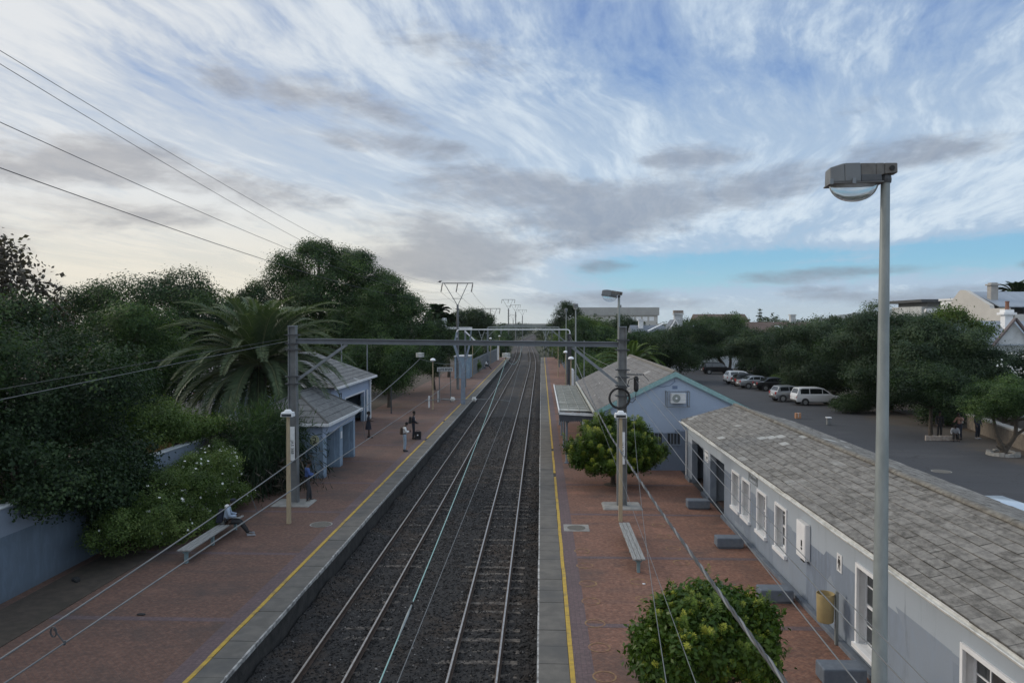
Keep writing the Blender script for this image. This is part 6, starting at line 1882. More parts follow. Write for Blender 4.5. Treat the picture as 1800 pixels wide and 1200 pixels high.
tree('broadleaf_tree', (28.6, 78, 0), [(0, 0, 5.8, 3.9, 3.6, 2.5), (-2.6, 0, 4.4, 3.0, 3, 2.5), (2.6, 0, 5.4, 3.2, 3, 2.6), (-.5, -2.0, 2.8, 4.2, 2.6, 2.0), (-2.5, -1.0, 2.2, 2.2, 2, 1.5)], 'large olive-green tree behind the white van', LM_OLIVE, n=56000, leaf=.25, clump=0.288, trunk=.35, seed=63)
tree('broadleaf_tree', (29.6, 66, 0), [(0, 0, 6.4, 3.8, 3.6, 2.6), (-2.8, 0, 5.2, 2.8, 3, 2.6), (2.8, 0, 5.6, 2.8, 3, 2.6), (-.5, -2.2, 3.4, 4.2, 2.6, 2.1), (-1.8, -1.5, 2.2, 2.4, 2, 1.3)], 'largest dark green tree of the car park row, left of the lamp pole', LM_OLIVE, n=64000, leaf=.22, clump=0.274, trunk=.38, seed=64)
tree('broadleaf_tree', (30.2, 57.5, 0), [(-.4, 0, 5.9, 2.6, 2.6, 1.9), (-2.0, 0, 4.8, 2.4, 2.4, 2.0), (1.6, 0, 4.2, 2.0, 2.2, 1.8), (0, -1.5, 3.3, 3.0, 2, 1.7)], 'dark green tree of the car park row, right of the lamp pole', LM_OLIVE, n=52000, leaf=.21, clump=0.252, trunk=.3, seed=65)
tree('broadleaf_tree', (32.2, 60.5, 0), [(-.6, 0, 7.9, 1.1, 1.2, .9), (.8, 0, 7.3, .9, 1.0, .7), (1.8, 0, 6.8, 1.1, 1.0, .6)], 'thin-topped tree with ragged twigs before the cream gabled house', LM_LIGHT, n=3000, leaf=.26, clump=0.288, trunk=.16, seed=66, per=9, shell=.3)
tree('oleander_tree', (34.6, 57.0, 0), [(-.4, 0, 4.3, 1.9, 2.0, 1.6), (1.3, 0, 3.0, 1.8, 2, 1.4), (-1.6, 0, 3.6, 1.8, 2, 1.5), (.4, -.8, 2.2, 2.6, 1.8, 1.3)], 'grey-green tree dotted with white blossom near the right edge', LM_OLIVE, n=40000, leaf=.18, clump=0.245, trunk=.2, seed=67,
     flowers=(FLOWER, 420, .17, lambda P: (P[:, 2] < 5.2)))
tree('broadleaf_tree', (25.6, 51.0, 0), [(0, 0, 3.7, 2.0, 1.8, 1.3), (-1.6, 0, 3.0, 1.5, 1.4, 1.0), (1.5, 0, 3.1, 1.5, 1.4, 1.1), (0, -.6, 2.5, 2.2, 1.3, .7)], 'smaller dark tree with a thin trunk in a low brick surround', LM_DARK, n=34000, leaf=.17, clump=0.216, trunk=.13, seed=68)
tree('umbrella_tree', (26.0, 43.8, 0), [(0, 0, 3.3, 1.7, 1.6, .95), (1.7, .2, 3.3, 1.6, 1.5, 1.0), (-1.3, 0, 2.6, 1.1, 1.1, .75), (.8, -.6, 2.7, 1.6, 1.1, .6), (3.0, 0, 3.0, 1.3, 1.3, .9)], 'small forked tree in a stone ring at the right edge of the car park', LM_MID, n=46000, leaf=.13, clump=0.187, trunk=.14, seed=69, droop=.4,
     forks=[([(0, 0, -.05), (-.02, 0, .35), (-.35, .05, 1.1), (-.55, .1, 2.3)], [.2, .16, .12, .07]), ([(0, 0, .1), (.25, 0, .5), (.65, 0, 1.1), (.75, 0, 2.4)], [.17, .14, .12, .07]), ([(.62, 0, 1.1), (1.2, 0, 1.5), (1.9, 0, 2.5)], [.09, .08, .05]), ([(-.1, 0, .3), (-.45, -.1, .55)], [.07, .03])])
rg = thing('tree_ring', (26.0, 43.8, 0), 'low stone ring round the foot of the forked tree', 'tree ring')
m = MB()
for k in range(22):
    a = 2 * math.pi * k / 22; b = a + 2 * math.pi / 22 * .93
    m.hexa([(26 + r_ * math.cos(q), 43.8 + r_ * math.sin(q), 0) for q, r_ in ((a, .62), (a, .85), (b, .85), (b, .62))], [(26 + r_ * math.cos(q), 43.8 + r_ * math.sin(q), .16 + .03 * (k % 3)) for q, r_ in ((a, .64), (a, .83), (b, .83), (b, .64))])
m.build('stones', MATS['concrete'], rg); MB().lathe((26, 43.8, 0), [(.64, 0), (.64, .1), (.1, .13)], 18).build('soil', MATS['soil'], rg)
bs = thing('brick_surround', (25.2, 49.3, 0), 'low pale brick edging box at the foot of the thin-trunked tree', 'tree surround')
m = MB()
for k in range(9): m.box(24.3 + k * .21, 24.49 + k * .21, 49.0, 49.12, 0, .32 - .02 * (k % 2))
m.build('bricks', M('brick_pale', (0.38, 0.34, 0.30), (0.26, 0.21, 0.18), 8, .9), bs)
sw = thing('stone_wall', (29, 50, 0), 'low brown stone retaining wall with pale coping at the right edge', 'wall')
m = MB(); m.hexa([(29.9, 54.6, 0), (27.7, 43.6, 0), (28.1, 43.5, 0), (30.3, 54.5, 0)], [(29.9, 54.6, .95), (27.7, 43.6, .95), (28.1, 43.5, .95), (30.3, 54.5, .95)]); m.build('stonework', MATS['stone'], sw)
m = MB(); m.hexa([(29.85, 54.7, .952), (27.62, 43.5, .952), (28.2, 43.4, .952), (30.4, 54.6, .952)], [(29.85, 54.7, 1.06), (27.62, 43.5, 1.06), (28.2, 43.4, 1.06), (30.4, 54.6, 1.06)]); m.build('coping', MATS['concrete'], sw)
# rough dark undergrowth beneath the row
for k, (x, y, w, lab) in enumerate(((28.8, 64.5, 4.2, 'dark undergrowth beneath the largest tree of the car park row'), (29.6, 56.5, 3.0, 'dark undergrowth right of the lamp pole behind the crouching person'), (29.2, 77, 4.5, 'dark undergrowth behind the white van'), (29.4, 96, 4.5, 'dark undergrowth behind the far parked cars'))):
    tree('thicket', (x, y, 0), [(0, 0, .9, w * .5, 1.4, 1.1), (w * .4, .5, 1.3, w * .4, 1.4, 1.3), (-w * .45, 0, .8, w * .4, 1.2, .9), (0, 1.5, 1.9, w * .6, 1.2, 1.2)], lab, LM_DARK, n=14000, leaf=.2, clump=.2, trunk=.05, seed=180 + k, cat='thicket')
# shrubs along the car park bed and litter of boxes
for k, (x, y, r_, lab) in enumerate(((27.5, 88, 1.1, 'pale dry bush behind the black saloon'), (25.2, 64, 1.0, 'low dark bush at the kerb right of the white van'), (30.5, 47, .9, 'low bush on top of the stone wall'))):
    tree('low_bush', (x, y, 0), [(0, 0, r_ * .6, r_ * 1.4, r_, r_ * .7), (r_, 0, r_ * .5, r_, r_, r_ * .6)], lab, LM_LIGHT if k == 0 else LM_DARK, n=7000, leaf=.16, clump=0.180, trunk=.04, seed=80 + k, cat='bush')

# behind the station house and along the line
for k, (x, y, bl, lab, mt_, nn) in enumerate((
    (6.2, 112, [(0, 0, 5.0, 4.2, 4, 2.6), (3.5, 0, 4.4, 3.2, 3, 2.4), (-2.0, 0, 3.0, 2.6, 3, 2.2), (2, -2, 2.6, 4, 2.6, 2.0)], 'broad green tree in the middle of the row behind the station house', LM_MID, 40000),
    (12.0, 100, [(0, 0, 4.0, 3.4, 3, 2.3), (2.6, 0, 3.5, 2.6, 2.6, 2.2), (-2, -2, 2.6, 3.4, 2.6, 2.0)], 'green tree directly right of the mast top behind the station roof', LM_MID, 34000),
    (16.4, 98, [(0, 0, 4.4, 3.0, 3, 2.6), (1.6, -1, 2.9, 2.4, 2.4, 2.0), (-2, -1, 2.8, 2.4, 2.4, 1.9)], 'dark tree above the right slope of the station roof', LM_DARK, 30000),
    (6.4, 182, [(-.4, 0, 10.4, 3.4, 3.4, 2.9), (-1.2, 0, 8.0, 3.2, 3, 2.8), (4.6, 0, 7.4, 3.4, 4, 2.8), (1, 0, 4.5, 5, 4, 3.2)], 'round-topped dark tree highest on the skyline right of the far tracks', LM_DARK, 26000),
    (8.2, 138, [(0, 0, 5.2, 4.0, 4, 3.2), (-2.5, 0, 3.4, 3.0, 3, 2.6), (3.5, 0, 4.2, 3, 3, 2.6)], 'yellowish green tree below the round-topped skyline tree', LM_LIGHT, 26000),
    (6.0, 84, [(0, 0, 1.9, 2.0, 3.2, 1.5), (1.5, 3, 2.3, 2.0, 3, 1.7), (.5, -5, 1.5, 1.8, 3, 1.3), (-.5, 10, 1.8, 1.6, 3.5, 1.5)], 'low green thicket along the back of the right platform', LM_MID, 30000),
    (20.5, 128, [(0, 0, 4.4, 3.2, 3, 2.4), (-2.6, 0, 3.2, 2.6, 2.4, 2.0)], 'tree left of the white gabled villa', LM_DARK, 18000),
    (16.0, 150, [(0, 0, 6.6, 2.2, 2, 2.8), (1.8, 0, 5.5, 1.8, 2, 2.4)], 'thin feathery tree in front of the long flat grey building', LM_OLIVE, 9000),
    (-15.5, 152, [(0, 0, 8.2, 3.0, 3, 2.4), (3.2, 0, 7.6, 2.6, 3, 2.2), (1.2, -1, 5.0, 4.2, 3, 3.0)], 'round dark tree under the broad low V mast', LM_DARK, 24000),
    (-13.2, 118, [(0, 0, 3.6, 2.4, 3, 2.2), (1.0, 6, 3.0, 2.0, 4, 2.0), (.6, 14, 2.6, 1.8, 4, 1.9)], 'green thicket behind the blue hut', LM_MID, 26000),
    (-9.8, 175, [(0, 0, 2.6, 2.6, 5, 2.6), (-1, 12, 3.4, 3, 6, 3.2), (-1.5, 28, 3.6, 3, 8, 3.4)], 'green bank left of the tracks beyond the platforms', LM_MID, 26000),
    (5.2, 178, [(0, 0, 1.8, 2.2, 5, 2.0), (.5, 14, 2.6, 2.6, 6, 2.8), (0, 34, 3.4, 3, 8, 3.4)], 'green bank right of the tracks beyond the platforms', LM_LIGHT, 24000),
    (33.0, 150, [(0, 0, 7.0, 3.6, 4, 2.2), (4.5, 0, 7.4, 3, 3, 2.0), (-4.5, 0, 5.6, 3.6, 3, 2.6), (0, 0, 4, 6, 4, 3)], 'wide green tree right of the white chimney', LM_MID, 26000),
)):
    tree('broadleaf_tree' if 'thicket' not in lab and 'bank' not in lab else 'thicket', (x, y, -.1 if y < 164 else -1.2), bl, lab, mt_, n=nn, leaf=.17 + y * .0011, clump=0.245 + y * .001, trunk=.22 if 'thicket' not in lab and 'bank' not in lab else .07, seed=90 + k, cat='tree' if 'thicket' not in lab and 'bank' not in lab else 'thicket')
tree('low_bush', (-9.6, 112.6, 0), [(0, 0, .8, .6, .8, .8), (0, .2, 1.4, .45, .6, .5)], 'small round bush against the fence near the far seated person', LM_LIGHT, n=3000, leaf=.16, clump=0.144, trunk=.05, seed=130, cat='bush')
# the wooded suburb beyond reads as one mass
rng = np.random.default_rng(140)
bl = []
for k in range(520):
    y = rng.uniform(150, 900); x = rng.uniform(-.75, .95) * y
    xb = bend(y) - 3.3
    if abs(x - xb) < 7 + y * .008: continue
    h = rng.uniform(2.5, 6.3)
    if rng.random() < .15: h += rng.uniform(0, 2.2)
    if x < -.05 * y: h *= .9
    r_ = rng.uniform(3, 6.5)
    bl.append((x, y, h * .5 - 1.2, r_, r_, h * .55))
for k in range(150):     # woods pressing in on the line
    y = rng.uniform(172, 640); sd2 = rng.choice([-1, 1]); x = bend(y) - 3.3 + sd2 * rng.uniform(6.6, 18)
    h = rng.uniform(3.4, 6.0) + (y > 350) * 1.2; r_ = rng.uniform(2.2, 3.6)
    bl.append((x, y, h * .5 - 1.2, r_, r_ * 1.6, h * .55))
for k in range(46):
    y = rng.uniform(205, 320); x = rng.uniform(.02, .46) * y
    if x - bend(y) + 3.3 < 9: continue
    r_ = rng.uniform(3.0, 5.5); h = rng.uniform(7.2, 9.4)
    bl.append((x, y, h * .5 - 1.0, r_, r_, h * .55))
P, N, T, ti = crown_points(bl, 240000, rng, .9, 18, .75, .25)
ok = P[:, 2] > -1.5
fw_ = leaves_mesh('distant_woods', P[ok], N[ok], T[ok], 1.0 * rng.uniform(.6, 1.3, ok.sum()), LM_FAR, None, ti[ok], .7)
tag(fw_, 'far wooded suburb of low green trees along the horizon', 'woods', kind='stuff')
# dry grass on the street verge
n = 26000
P = np.stack([rng.uniform(-24, -14.9, n), rng.uniform(30, 50, n), np.full(n, -.02)], -1)
gr = leaves_mesh('verge_grass', P, rng.normal(size=(n, 3)) * np.array([1, 1, .2]), rng.normal(0, .35, (n, 3)) + np.array([0, 0, 1.0]), .4 * rng.uniform(.5, 1.2, n), LM_PALMDRY, None, rng.random(n), .09, .02)
tag(gr, 'dry brown grass on the verge behind the blue wall', 'grass', kind='stuff')


# ------------------------------------------------------------------ cars
def paint(name, c, metal=0.3):
    if name in MATS: return MATS[name]
    m, t, b = principled(name)
    tcn = t.add('ShaderNodeTexCoord')
    n_ = t.smooth(t.noise(tcn.outputs['Object'], 3.0, 6, .65), .45, .8)
    t.link(t.mix(t.math('MULTIPLY', n_, .25), c, tuple(x * .7 + .03 for x in c)), b.inputs['Base Color'])
    b.inputs['Roughness'].default_value = .32; b.inputs['Metallic'].default_value = metal
    b.inputs['Coat Weight'].default_value = .6; b.inputs['Coat Roughness'].default_value = .12
    MATS[name] = m
    return m


M('car_glass', (0.015, 0.018, 0.02), None, 3, .08, spec=.9)
M('tail_red', (0.35, 0.02, 0.02), (0.25, .02, .02), 8, .3)
M('headlight', (0.6, .62, .64), None, 8, .2)
M('plastic_dark', (0.025, .026, .028), None, 8, .7)
M('rim', (0.38, .39, .40), (.28, .29, .3), 8, .35, metal=.7)

# side outlines (y from the rear bumper to the nose, z), lower body and glasshouse, per kind
KIND = {
    'hatch': dict(L=4.05, W=1.70, body=[(0.06, .32), (0.0, .50), (.03, .80), (.12, .98), (1.2, 1.0), (2.75, .97), (3.55, .86), (3.95, .70), (4.05, .50), (4.0, .28)], roof=[(.16, .97), (.42, 1.42), (.75, 1.48), (1.75, 1.49), (2.15, 1.42), (2.95, .94)], ax=(.70, 3.28), post=(1.35, 2.2)),
    'saloon': dict(L=4.45, W=1.74, body=[(.05, .34), (0, .52), (.03, .85), (.12, .97), (.75, .99), (3.1, .95), (4.0, .82), (4.38, .68), (4.45, .48), (4.4, .28)], roof=[(.72, .98), (1.35, 1.38), (1.75, 1.43), (2.35, 1.43), (2.7, 1.38), (3.4, .93)], ax=(.95, 3.60), post=(1.55, 2.35)),
    'suv': dict(L=4.2, W=1.78, body=[(.05, .38), (0, .55), (.03, .92), (.10, 1.05), (1.2, 1.07), (2.95, 1.03), (3.75, .94), (4.12, .78), (4.2, .55), (4.15, .32)], roof=[(.10, 1.04), (.36, 1.52), (.65, 1.60), (1.95, 1.60), (2.3, 1.53), (3.05, 1.0)], ax=(.75, 3.42), post=(1.4, 2.25)),
    'van': dict(L=4.5, W=1.74, body=[(.05, .34), (0, .52), (.02, .95), (.08, 1.05), (1.5, 1.06), (3.3, 1.02), (4.05, .90), (4.42, .72), (4.5, .50), (4.45, .28)], roof=[(.07, 1.04), (.30, 1.60), (.60, 1.68), (2.35, 1.68), (2.75, 1.58), (3.55, .99)], ax=(.85, 3.62), post=(1.3, 2.55)),
}


def car(kind, loc, heading, pm_, label, group='cars parked in the car park', number=True):
    """heading: angle of the nose, 0 = +y"""
    k = KIND[kind]; L, Wd = k['L'], k['W']; hw = Wd / 2; h0 = L / 2
    t = thing('parked_car', loc, label, 'car', group, rz=heading)
    bd = k['body']
    m = MB()
    n = len(bd)
    def hwz(y, z):       # plan and tumblehome narrowing
        e = min(y, L - y)
        return hw * (1 - .10 * max(0, 1 - e / .6) ** 2) * (1 - .03 * max(0, (z - .75)))
    # body: outline with inner ring for rounded shoulders
    cen = sum(p[0] for p in bd) / n, sum(p[1] for p in bd) / n
    def ringp(s, ins, w):
        out = []
        for (y, z) in bd:
            yy_ = y + (cen[0] - y) * ins * .35; z2 = z + (cen[1] - z) * ins * 1.2
            out.append((s * hwz(y, z) * w, yy_ - h0, z2))
        return out
    rings = [ringp(-1, .10, 1.0), ringp(-1, 0, .93), ringp(1, 0, .93), ringp(1, .10, 1.0)]
    b0 = len(m.v)
    for r_ in rings: m.v += r_
    for a in range(3):
        for i in range(n):
            j = (i + 1) % n
            m.f.append((b0 + a * n + i, b0 + a * n + j, b0 + (a + 1) * n + j, b0 + (a + 1) * n + i)); m.m.append(0)
    m.f.append(tuple(b0 + i for i in range(n))); m.m.append(0)
    m.f.append(tuple(b0 + 3 * n + i for i in reversed(range(n)))); m.m.append(0)
    # glasshouse
    rf_ = k['roof']; r0 = len(rf_); b1 = len(m.v); zb, zt = rf_[0][1], max(p[1] for p in rf_)
    def gw(z): return hw * (.93 - .20 * (z - zb) / (zt - zb))
    rr = []
    for s, w in ((-1, 1), (-1, .88), (1, .88), (1, 1)):
        for (y, z) in rf_:
            q = gw(z) * (w if z > zb + .1 else 1)
            m.v.append((s * q, y - h0, z + (.025 if w < 1 and z > zt - .12 else 0)))
    for a in range(3):
        for i in range(r0 - 1):
            m.f.append((b1 + a * r0 + i, b1 + a * r0 + i + 1, b1 + (a + 1) * r0 + i + 1, b1 + (a + 1) * r0 + i)); m.m.append(0)
    m.f.append(tuple(b1 + i for i in range(r0))); m.m.append(0)
    m.f.append(tuple(b1 + 3 * r0 + i for i in reversed(range(r0)))); m.m.append(0)
    B = m.build('body', pm_, t, world=False, smooth=True)
    # side windows, proud of the slanted sides
    def ztop(y):
        for a, b in zip(rf_[:-1], rf_[1:]):
            if a[0] <= y <= b[0]: return a[1] + (b[1] - a[1]) * (y - a[0]) / max(b[0] - a[0], .01)
        return zb
    ya, yb = rf_[0][0] + .34, rf_[-1][0] - .34
    p0, p1 = k['post']
    for s in (-1, 1):
        for (a, b) in ((ya, p0 - .035), (p0 + .035, p1 - .03), (p1 + .03, yb)):
            if b - a < .15: continue
            q = MB(); pts = []
            ys_ = np.linspace(a, b, 5)
            for y in ys_: pts.append((y, zb + .06))
            for y in reversed(ys_): pts.append((y, max(ztop(y) - .09, zb + .08)))
            q.quad(*[(s * (gw(z) + .006), y - h0, z) for (y, z) in pts])
            q.build('side_window', MATS['car_glass'], t, world=False)
    # screens
    for nm, (pa, pb) in (('rear_window', (rf_[0], rf_[1])), ('windscreen', (rf_[-1], rf_[-2]))):
        q = MB()
        A = (pa[0] + (pb[0] - pa[0]) * .18, pa[1] + (pb[1] - pa[1]) * .18); Bp = (pa[0] + (pb[0] - pa[0]) * .92, pa[1] + (pb[1] - pa[1]) * .92)
        o_ = -.012 if nm == 'rear_window' else .012
        q.quad((-gw(A[1]) * .86, A[0] - h0 + o_, A[1] + .012), (gw(A[1]) * .86, A[0] - h0 + o_, A[1] + .012), (gw(Bp[1]) * .80, Bp[0] - h0 + o_, Bp[1] + .016), (-gw(Bp[1]) * .80, Bp[0] - h0 + o_, Bp[1] + .016))
        q.build(nm, MATS['car_glass'], t, world=False)
    # wheels with arches
    for y in k['ax']:
        for s in (-1, 1):
            q = MB(); q.lathe((s * (hw - .205), y - h0, .31), [(.30, 0), (.31, s * .03), (.31, s * .17), (.27, s * .20)], 20, 'x')
            wv_ = q.build('wheel', MATS['rubber'], t, world=False, smooth=True)
            q = MB(); q.lathe((s * (hw - .004), y - h0, .31), [(.195, 0), (.20, s * .004), (.06, s * .014)], 18, 'x'); q.build('rim', MATS['rim'], wv_, world=False)
            q = MB(); q.lathe((s * (hw - .05), y - h0, .33), [(.37, 0), (.37, s * .042)], 22, 'x'); q.build('wheel_arch', MATS['plastic_dark'], t, world=False)
    for s in (-1, 1):
        x = s * hw * .74
        MB().hexa([(x - .12, -h0 + .005, .72), (x + .12, -h0 + .005, .72), (x + .12, -h0 + .12, .72), (x - .12, -h0 + .12, .72)], [(x - .12, -h0 + .03, .95), (x + .12, -h0 + .03, .95), (x + .12, -h0 + .2, .95), (x - .12, -h0 + .2, .95)]).build('tail_light', MATS['tail_red'], t, world=False, bevel=.02)
        MB().hexa([(x - .16, h0 - .16, .60), (x + .14, h0 - .2, .60), (x + .14, h0 - .06, .60), (x - .16, h0 - .02, .60)], [(x - .16, h0 - .3, .76), (x + .14, h0 - .34, .76), (x + .14, h0 - .14, .76), (x - .16, h0 - .1, .76)]).build('headlight', MATS['headlight'], t, world=False, bevel=.02)
        MB().hexa([(s * hw * .98, yb - h0 - .02, zb + .02), (s * (hw + .17), yb - h0 - .05, zb + .03), (s * (hw + .17), yb - h0 + .05, zb + .03), (s * hw * .98, yb - h0 + .06, zb + .02)], [(s * hw * .98, yb - h0 - .02, zb + .12), (s * (hw + .16), yb - h0 - .05, zb + .15), (s * (hw + .16), yb - h0 + .05, zb + .15), (s * hw * .98, yb - h0 + .06, zb + .12)]).build('mirror', pm_, t, world=False, bevel=.02)
    MB().box(-hw * .8, hw * .8, -h0 - .015, -h0 + .2, .34, .52).build('bumper', MATS['plastic_dark'], t, world=False, bevel=.02)
    MB().box(-.24, .24, -h0 - .022, -h0 - .0155, .60, .71).build('number_plate', MATS['white_clean'], t, world=False)
    return t


PB = paint('paint_black', (.010, .011, .013)); PW = paint('paint_white', (.62, .63, .64), 0.0); PS = paint('paint_silver', (.34, .36, .38), .6); PD = paint('paint_dark', (.035, .038, .045), .4); PG = paint('paint_grey', (.22, .24, .26), .5); PL = paint('paint_pale_blue', (.48, .56, .64), .2)
A = R(-90)
car('van', (25.6, 112.0, 0), A + R(4), PB, 'black people carrier parked alone against the white wall')
car('suv', (24.4, 93.6, 0), A + R(6), PW, 'white upright car farthest back in the row of parked cars')
car('hatch', (24.5, 90.6, 0), A + R(6), PD, 'dark hatchback parked between the white and the silver car')
car('saloon', (24.5, 87.6, 0), A + R(6), PS, 'silver saloon parked between the dark hatchback and the black saloon')
car('saloon', (25.7, 84.9, 0), A + R(3), PB, 'black saloon nearest in the farther row of parked cars')
car('hatch', (23.9, 73.4, 0), A + R(8), PS, 'silver hatchback mostly hidden behind the white van')
car('van', (25.0, 70.3, 0), A + R(5), PW, 'white family van nearest in the car park, half under the olive tree').scale = (.94, .94, .94)
car('suv', (14.95, 26.3, 0), R(3), PL, 'pale blue car whose roof just shows over the toilet block ridge')
car('hatch', (-15.0, 178, 0), R(60), PL, 'pale blue car on the street left of the far platform', 'cars on the left street')
car('suv', (-34.5, 72, 0), R(70), PW, 'white car glimpsed on the left street under the brown-twigged trees', 'cars on the left street')
car('hatch', (-39.5, 74, 0), R(80), PG, 'grey car glimpsed behind the white one on the left street', 'cars on the left street')


# ------------------------------------------------------------------ people
def skin_mesh(name, nodes, edges, mat, parent, sub=1):
    """one smooth surface grown over a skeleton; nodes: (point, radius)"""
    me = bpy.data.meshes.new(name)
    me.from_pydata([tuple(p) for p, r in nodes], edges, [])
    o = bpy.data.objects.new(name, me)
    COL.objects.link(o)
    md = o.modifiers.new('skin', 'SKIN'); md.use_smooth_shade = True
    if not me.skin_vertices: me.skin_vertices.new(name='')
    for i, (p, r) in enumerate(nodes):
        sv = me.skin_vertices[0].data[i]
        sv.radius = r if isinstance(r, tuple) else (r, r)
        sv.use_root = (i == 0)
    s2 = o.modifiers.new('sub', 'SUBSURF'); s2.levels = sub; s2.render_levels = sub
    dg = bpy.context.evaluated_depsgraph_get(); dg.update()
    m2 = bpy.data.meshes.new_from_object(o.evaluated_get(dg))
    m2.name = name
    bpy.data.objects.remove(o); bpy.data.meshes.remove(me)
    m2.materials.clear(); m2.materials.append(mat)
    for p in m2.polygons: p.use_smooth = True
    o = bpy.data.objects.new(name, m2)
    link(o, parent)
    ROOT[o.name] = Vector((0, 0, 0))
    return o


POSE = dict(pelvis=(0, 0, .94), waist=(0, .0, 1.08), chest=(0, .01, 1.28), neck=(0, .02, 1.46), head0=(0, .05, 1.56), head1=(0, .05, 1.70),
            shL=(-.18, .0, 1.40), shR=(.18, .0, 1.40), elL=(-.23, -.02, 1.12), elR=(.23, -.02, 1.12), wrL=(-.22, .10, .90), wrR=(.22, .10, .90),
            hipL=(-.09, 0, .90), hipR=(.09, 0, .90), knL=(-.10, .03, .50), knR=(.10, .03, .50), anL=(-.10, -.02, .09), anR=(.10, -.02, .09), toL=(-.12, .14, .035), toR=(.12, .14, .035))


def person(loc, heading, label, pose=None, top=None, legs=None, shoe=None, sleeves=True, trousers='long', scale=1.0, hair=True, skirt=None, hood=None, female=False, shrink=1.0):
    P = dict(POSE); P.update(pose or {})
    V_ = {k: Vector(v) * scale for k, v in P.items()}
    t = thing('person', loc, label, 'person', None, rz=heading)
    N = []; E = []
    def add(p, r, par=None):
        N.append((p, tuple(x * scale for x in r) if isinstance(r, tuple) else r * scale)); i = len(N) - 1
        if par is not None: E.append((par, i))
        return i
    sw = .92 if female else 1.0
    pe = add(V_['pelvis'], (.125 * sw, .095)); wa = add(V_['waist'], (.115 * sw, .09), pe); ch = add(V_['chest'], (.135 * sw, .10), wa)
    ne = add(V_['neck'], .052, ch); h0 = add(V_['head0'], (.068, .082), ne); h1 = add(V_['head1'], (.072, .088), h0)
    fwd = (V_['head0'] - V_['neck']); fwd = Vector((fwd.x, fwd.y + .001, 0)).normalized()
    for s, a in ((-1, 'L'), (1, 'R')):
        sh = add(V_['sh' + a], .052, ch); el = add(V_['el' + a], .040, sh); wr = add(V_['wr' + a], .028, el)
        d = (V_['wr' + a] - V_['el' + a]).normalized()
        side = Vector((1, 0, 0)) if abs(d.x) < .9 else Vector((0, 1, 0))
        side = (side - d * side.dot(d)).normalized()
        curl = d.cross(side).normalized()
        if curl.y < 0: curl = -curl
        pm2 = V_['wr' + a] + d * .075 * scale
        hb = add(pm2, (.036, .018), wr)
        for q in range(4):      # four fingers of uneven length, slightly curled
            off = side * (q - 1.5) * .021 * scale
            Lq = (.060, .075, .072, .055)[q] * scale
            f1 = add(pm2 + off + d * .03 * scale, .0095, hb); f2 = add(pm2 + off * 1.1 + d * (.03 * scale + Lq * .6) + curl * .012 * scale, .0085, f1); add(pm2 + off * 1.1 + d * (.03 * scale + Lq * .9) + curl * .035 * scale, .007, f2)
        ths = -1 if a == 'L' else 1
        th = add(V_['wr' + a] + d * .035 * scale - side * ths * .040 * scale + curl * .02 * scale, .011, hb); add(V_['wr' + a] + d * .085 * scale - side * ths * .052 * scale + curl * .035 * scale, .009, th)
        hi = add(V_['hip' + a], .082, pe); kn = add(V_['kn' + a], .056, hi); an = add(V_['an' + a], .037, kn); add(V_['to' + a], (.04, .025), an)
    # nose
    add(V_['head0'] + fwd * .10 * scale + Vector((0, 0, .055)) * scale, .012, h0)
    skin_mesh('body', N, E, MATS['skin'], t)
    def garment(nm, mat, chains, grow):
        n2, e2, idx = [], [], {}
        for ch_ in chains:
            prev = None
            for key, r in ch_:
                if key not in idx:
                    p = V_[key] if isinstance(key, str) else Vector(key[1]) * scale
                    idx[key] = len(n2); n2.append((p, tuple((x + grow) * scale for x in r) if isinstance(r, tuple) else (r + grow) * scale))
                if prev is not None: e2.append((idx[prev], idx[key]))
                prev = key
        return skin_mesh(nm, n2, e2, mat, t)
    if legs and trousers == 'long':
        hp = ('pelvis', (.125 * sw, .095))
        garment('trousers', legs, [[hp, ('hipL', .085), ('knL', .060), ('anL', .050)], [hp, ('hipR', .085), ('knR', .060), ('anR', .050)], [hp, ('waist', (.115 * sw, .09))]], .014)
    if skirt:
        q = MB(); c = V_['pelvis']; q.lathe((c.x, c.y, c.z), [(.12 * scale, .16 * scale), (.15 * scale, .02), (.20 * scale, -.25 * scale), (.21 * scale, -.38 * scale), (.19 * scale, -.38 * scale)], 16)
        q.build('skirt', skirt, t, world=False, smooth=True)
    if top:
        ar = lambda a: [('chest', (.135 * sw, .10)), ('sh' + a, .058), ('el' + a, .047)] + ([('wr' + a, .036)] if sleeves else [])
        garment('top', top, [[('pelvis', (.128 * sw, .10)), ('waist', (.12 * sw, .095)), ('chest', (.138 * sw, .103)), ('neck', .050)], ar('L'), ar('R')], .018)
    for a in 'LR':
        q = MB(); an, to = V_['an' + a], V_['to' + a]; d = (to - an); d.z = 0; d.normalize(); sd_ = Vector((-d.y, d.x, 0)) * .045 * scale
        back = an - d * .06 * scale; zf = min(an.z - .09 * scale, to.z - .035 * scale)
        q.hexa([Vector((back.x, back.y, zf)) - sd_, Vector((back.x, back.y, zf)) + sd_, Vector((to.x, to.y, zf)) + d * .05 + sd_, Vector((to.x, to.y, zf)) + d * .05 - sd_],
               [Vector((back.x, back.y, zf + .10 * scale)) - sd_ * .8, Vector((back.x, back.y, zf + .10 * scale)) + sd_ * .8, Vector((to.x, to.y, zf + .055 * scale)) + d * .04 + sd_ * .8, Vector((to.x, to.y, zf + .055 * scale)) + d * .04 - sd_ * .8])
        q.build('shoe', shoe or MATS['black'], t, world=False, bevel=.015, seg=3)
    if hair:
        q = MB(); c = V_['head1'] * .7 + V_['head0'] * .3 - fwd * .015 * scale + Vector((0, 0, .022)) * scale
        r_ = .105 if female else .092
        q.ell((c.x, c.y, c.z), (.088 * scale, .1 * scale, r_ * scale), 14, 8); q.build('hair', MATS['hair'], t, world=False, smooth=True)
    return t


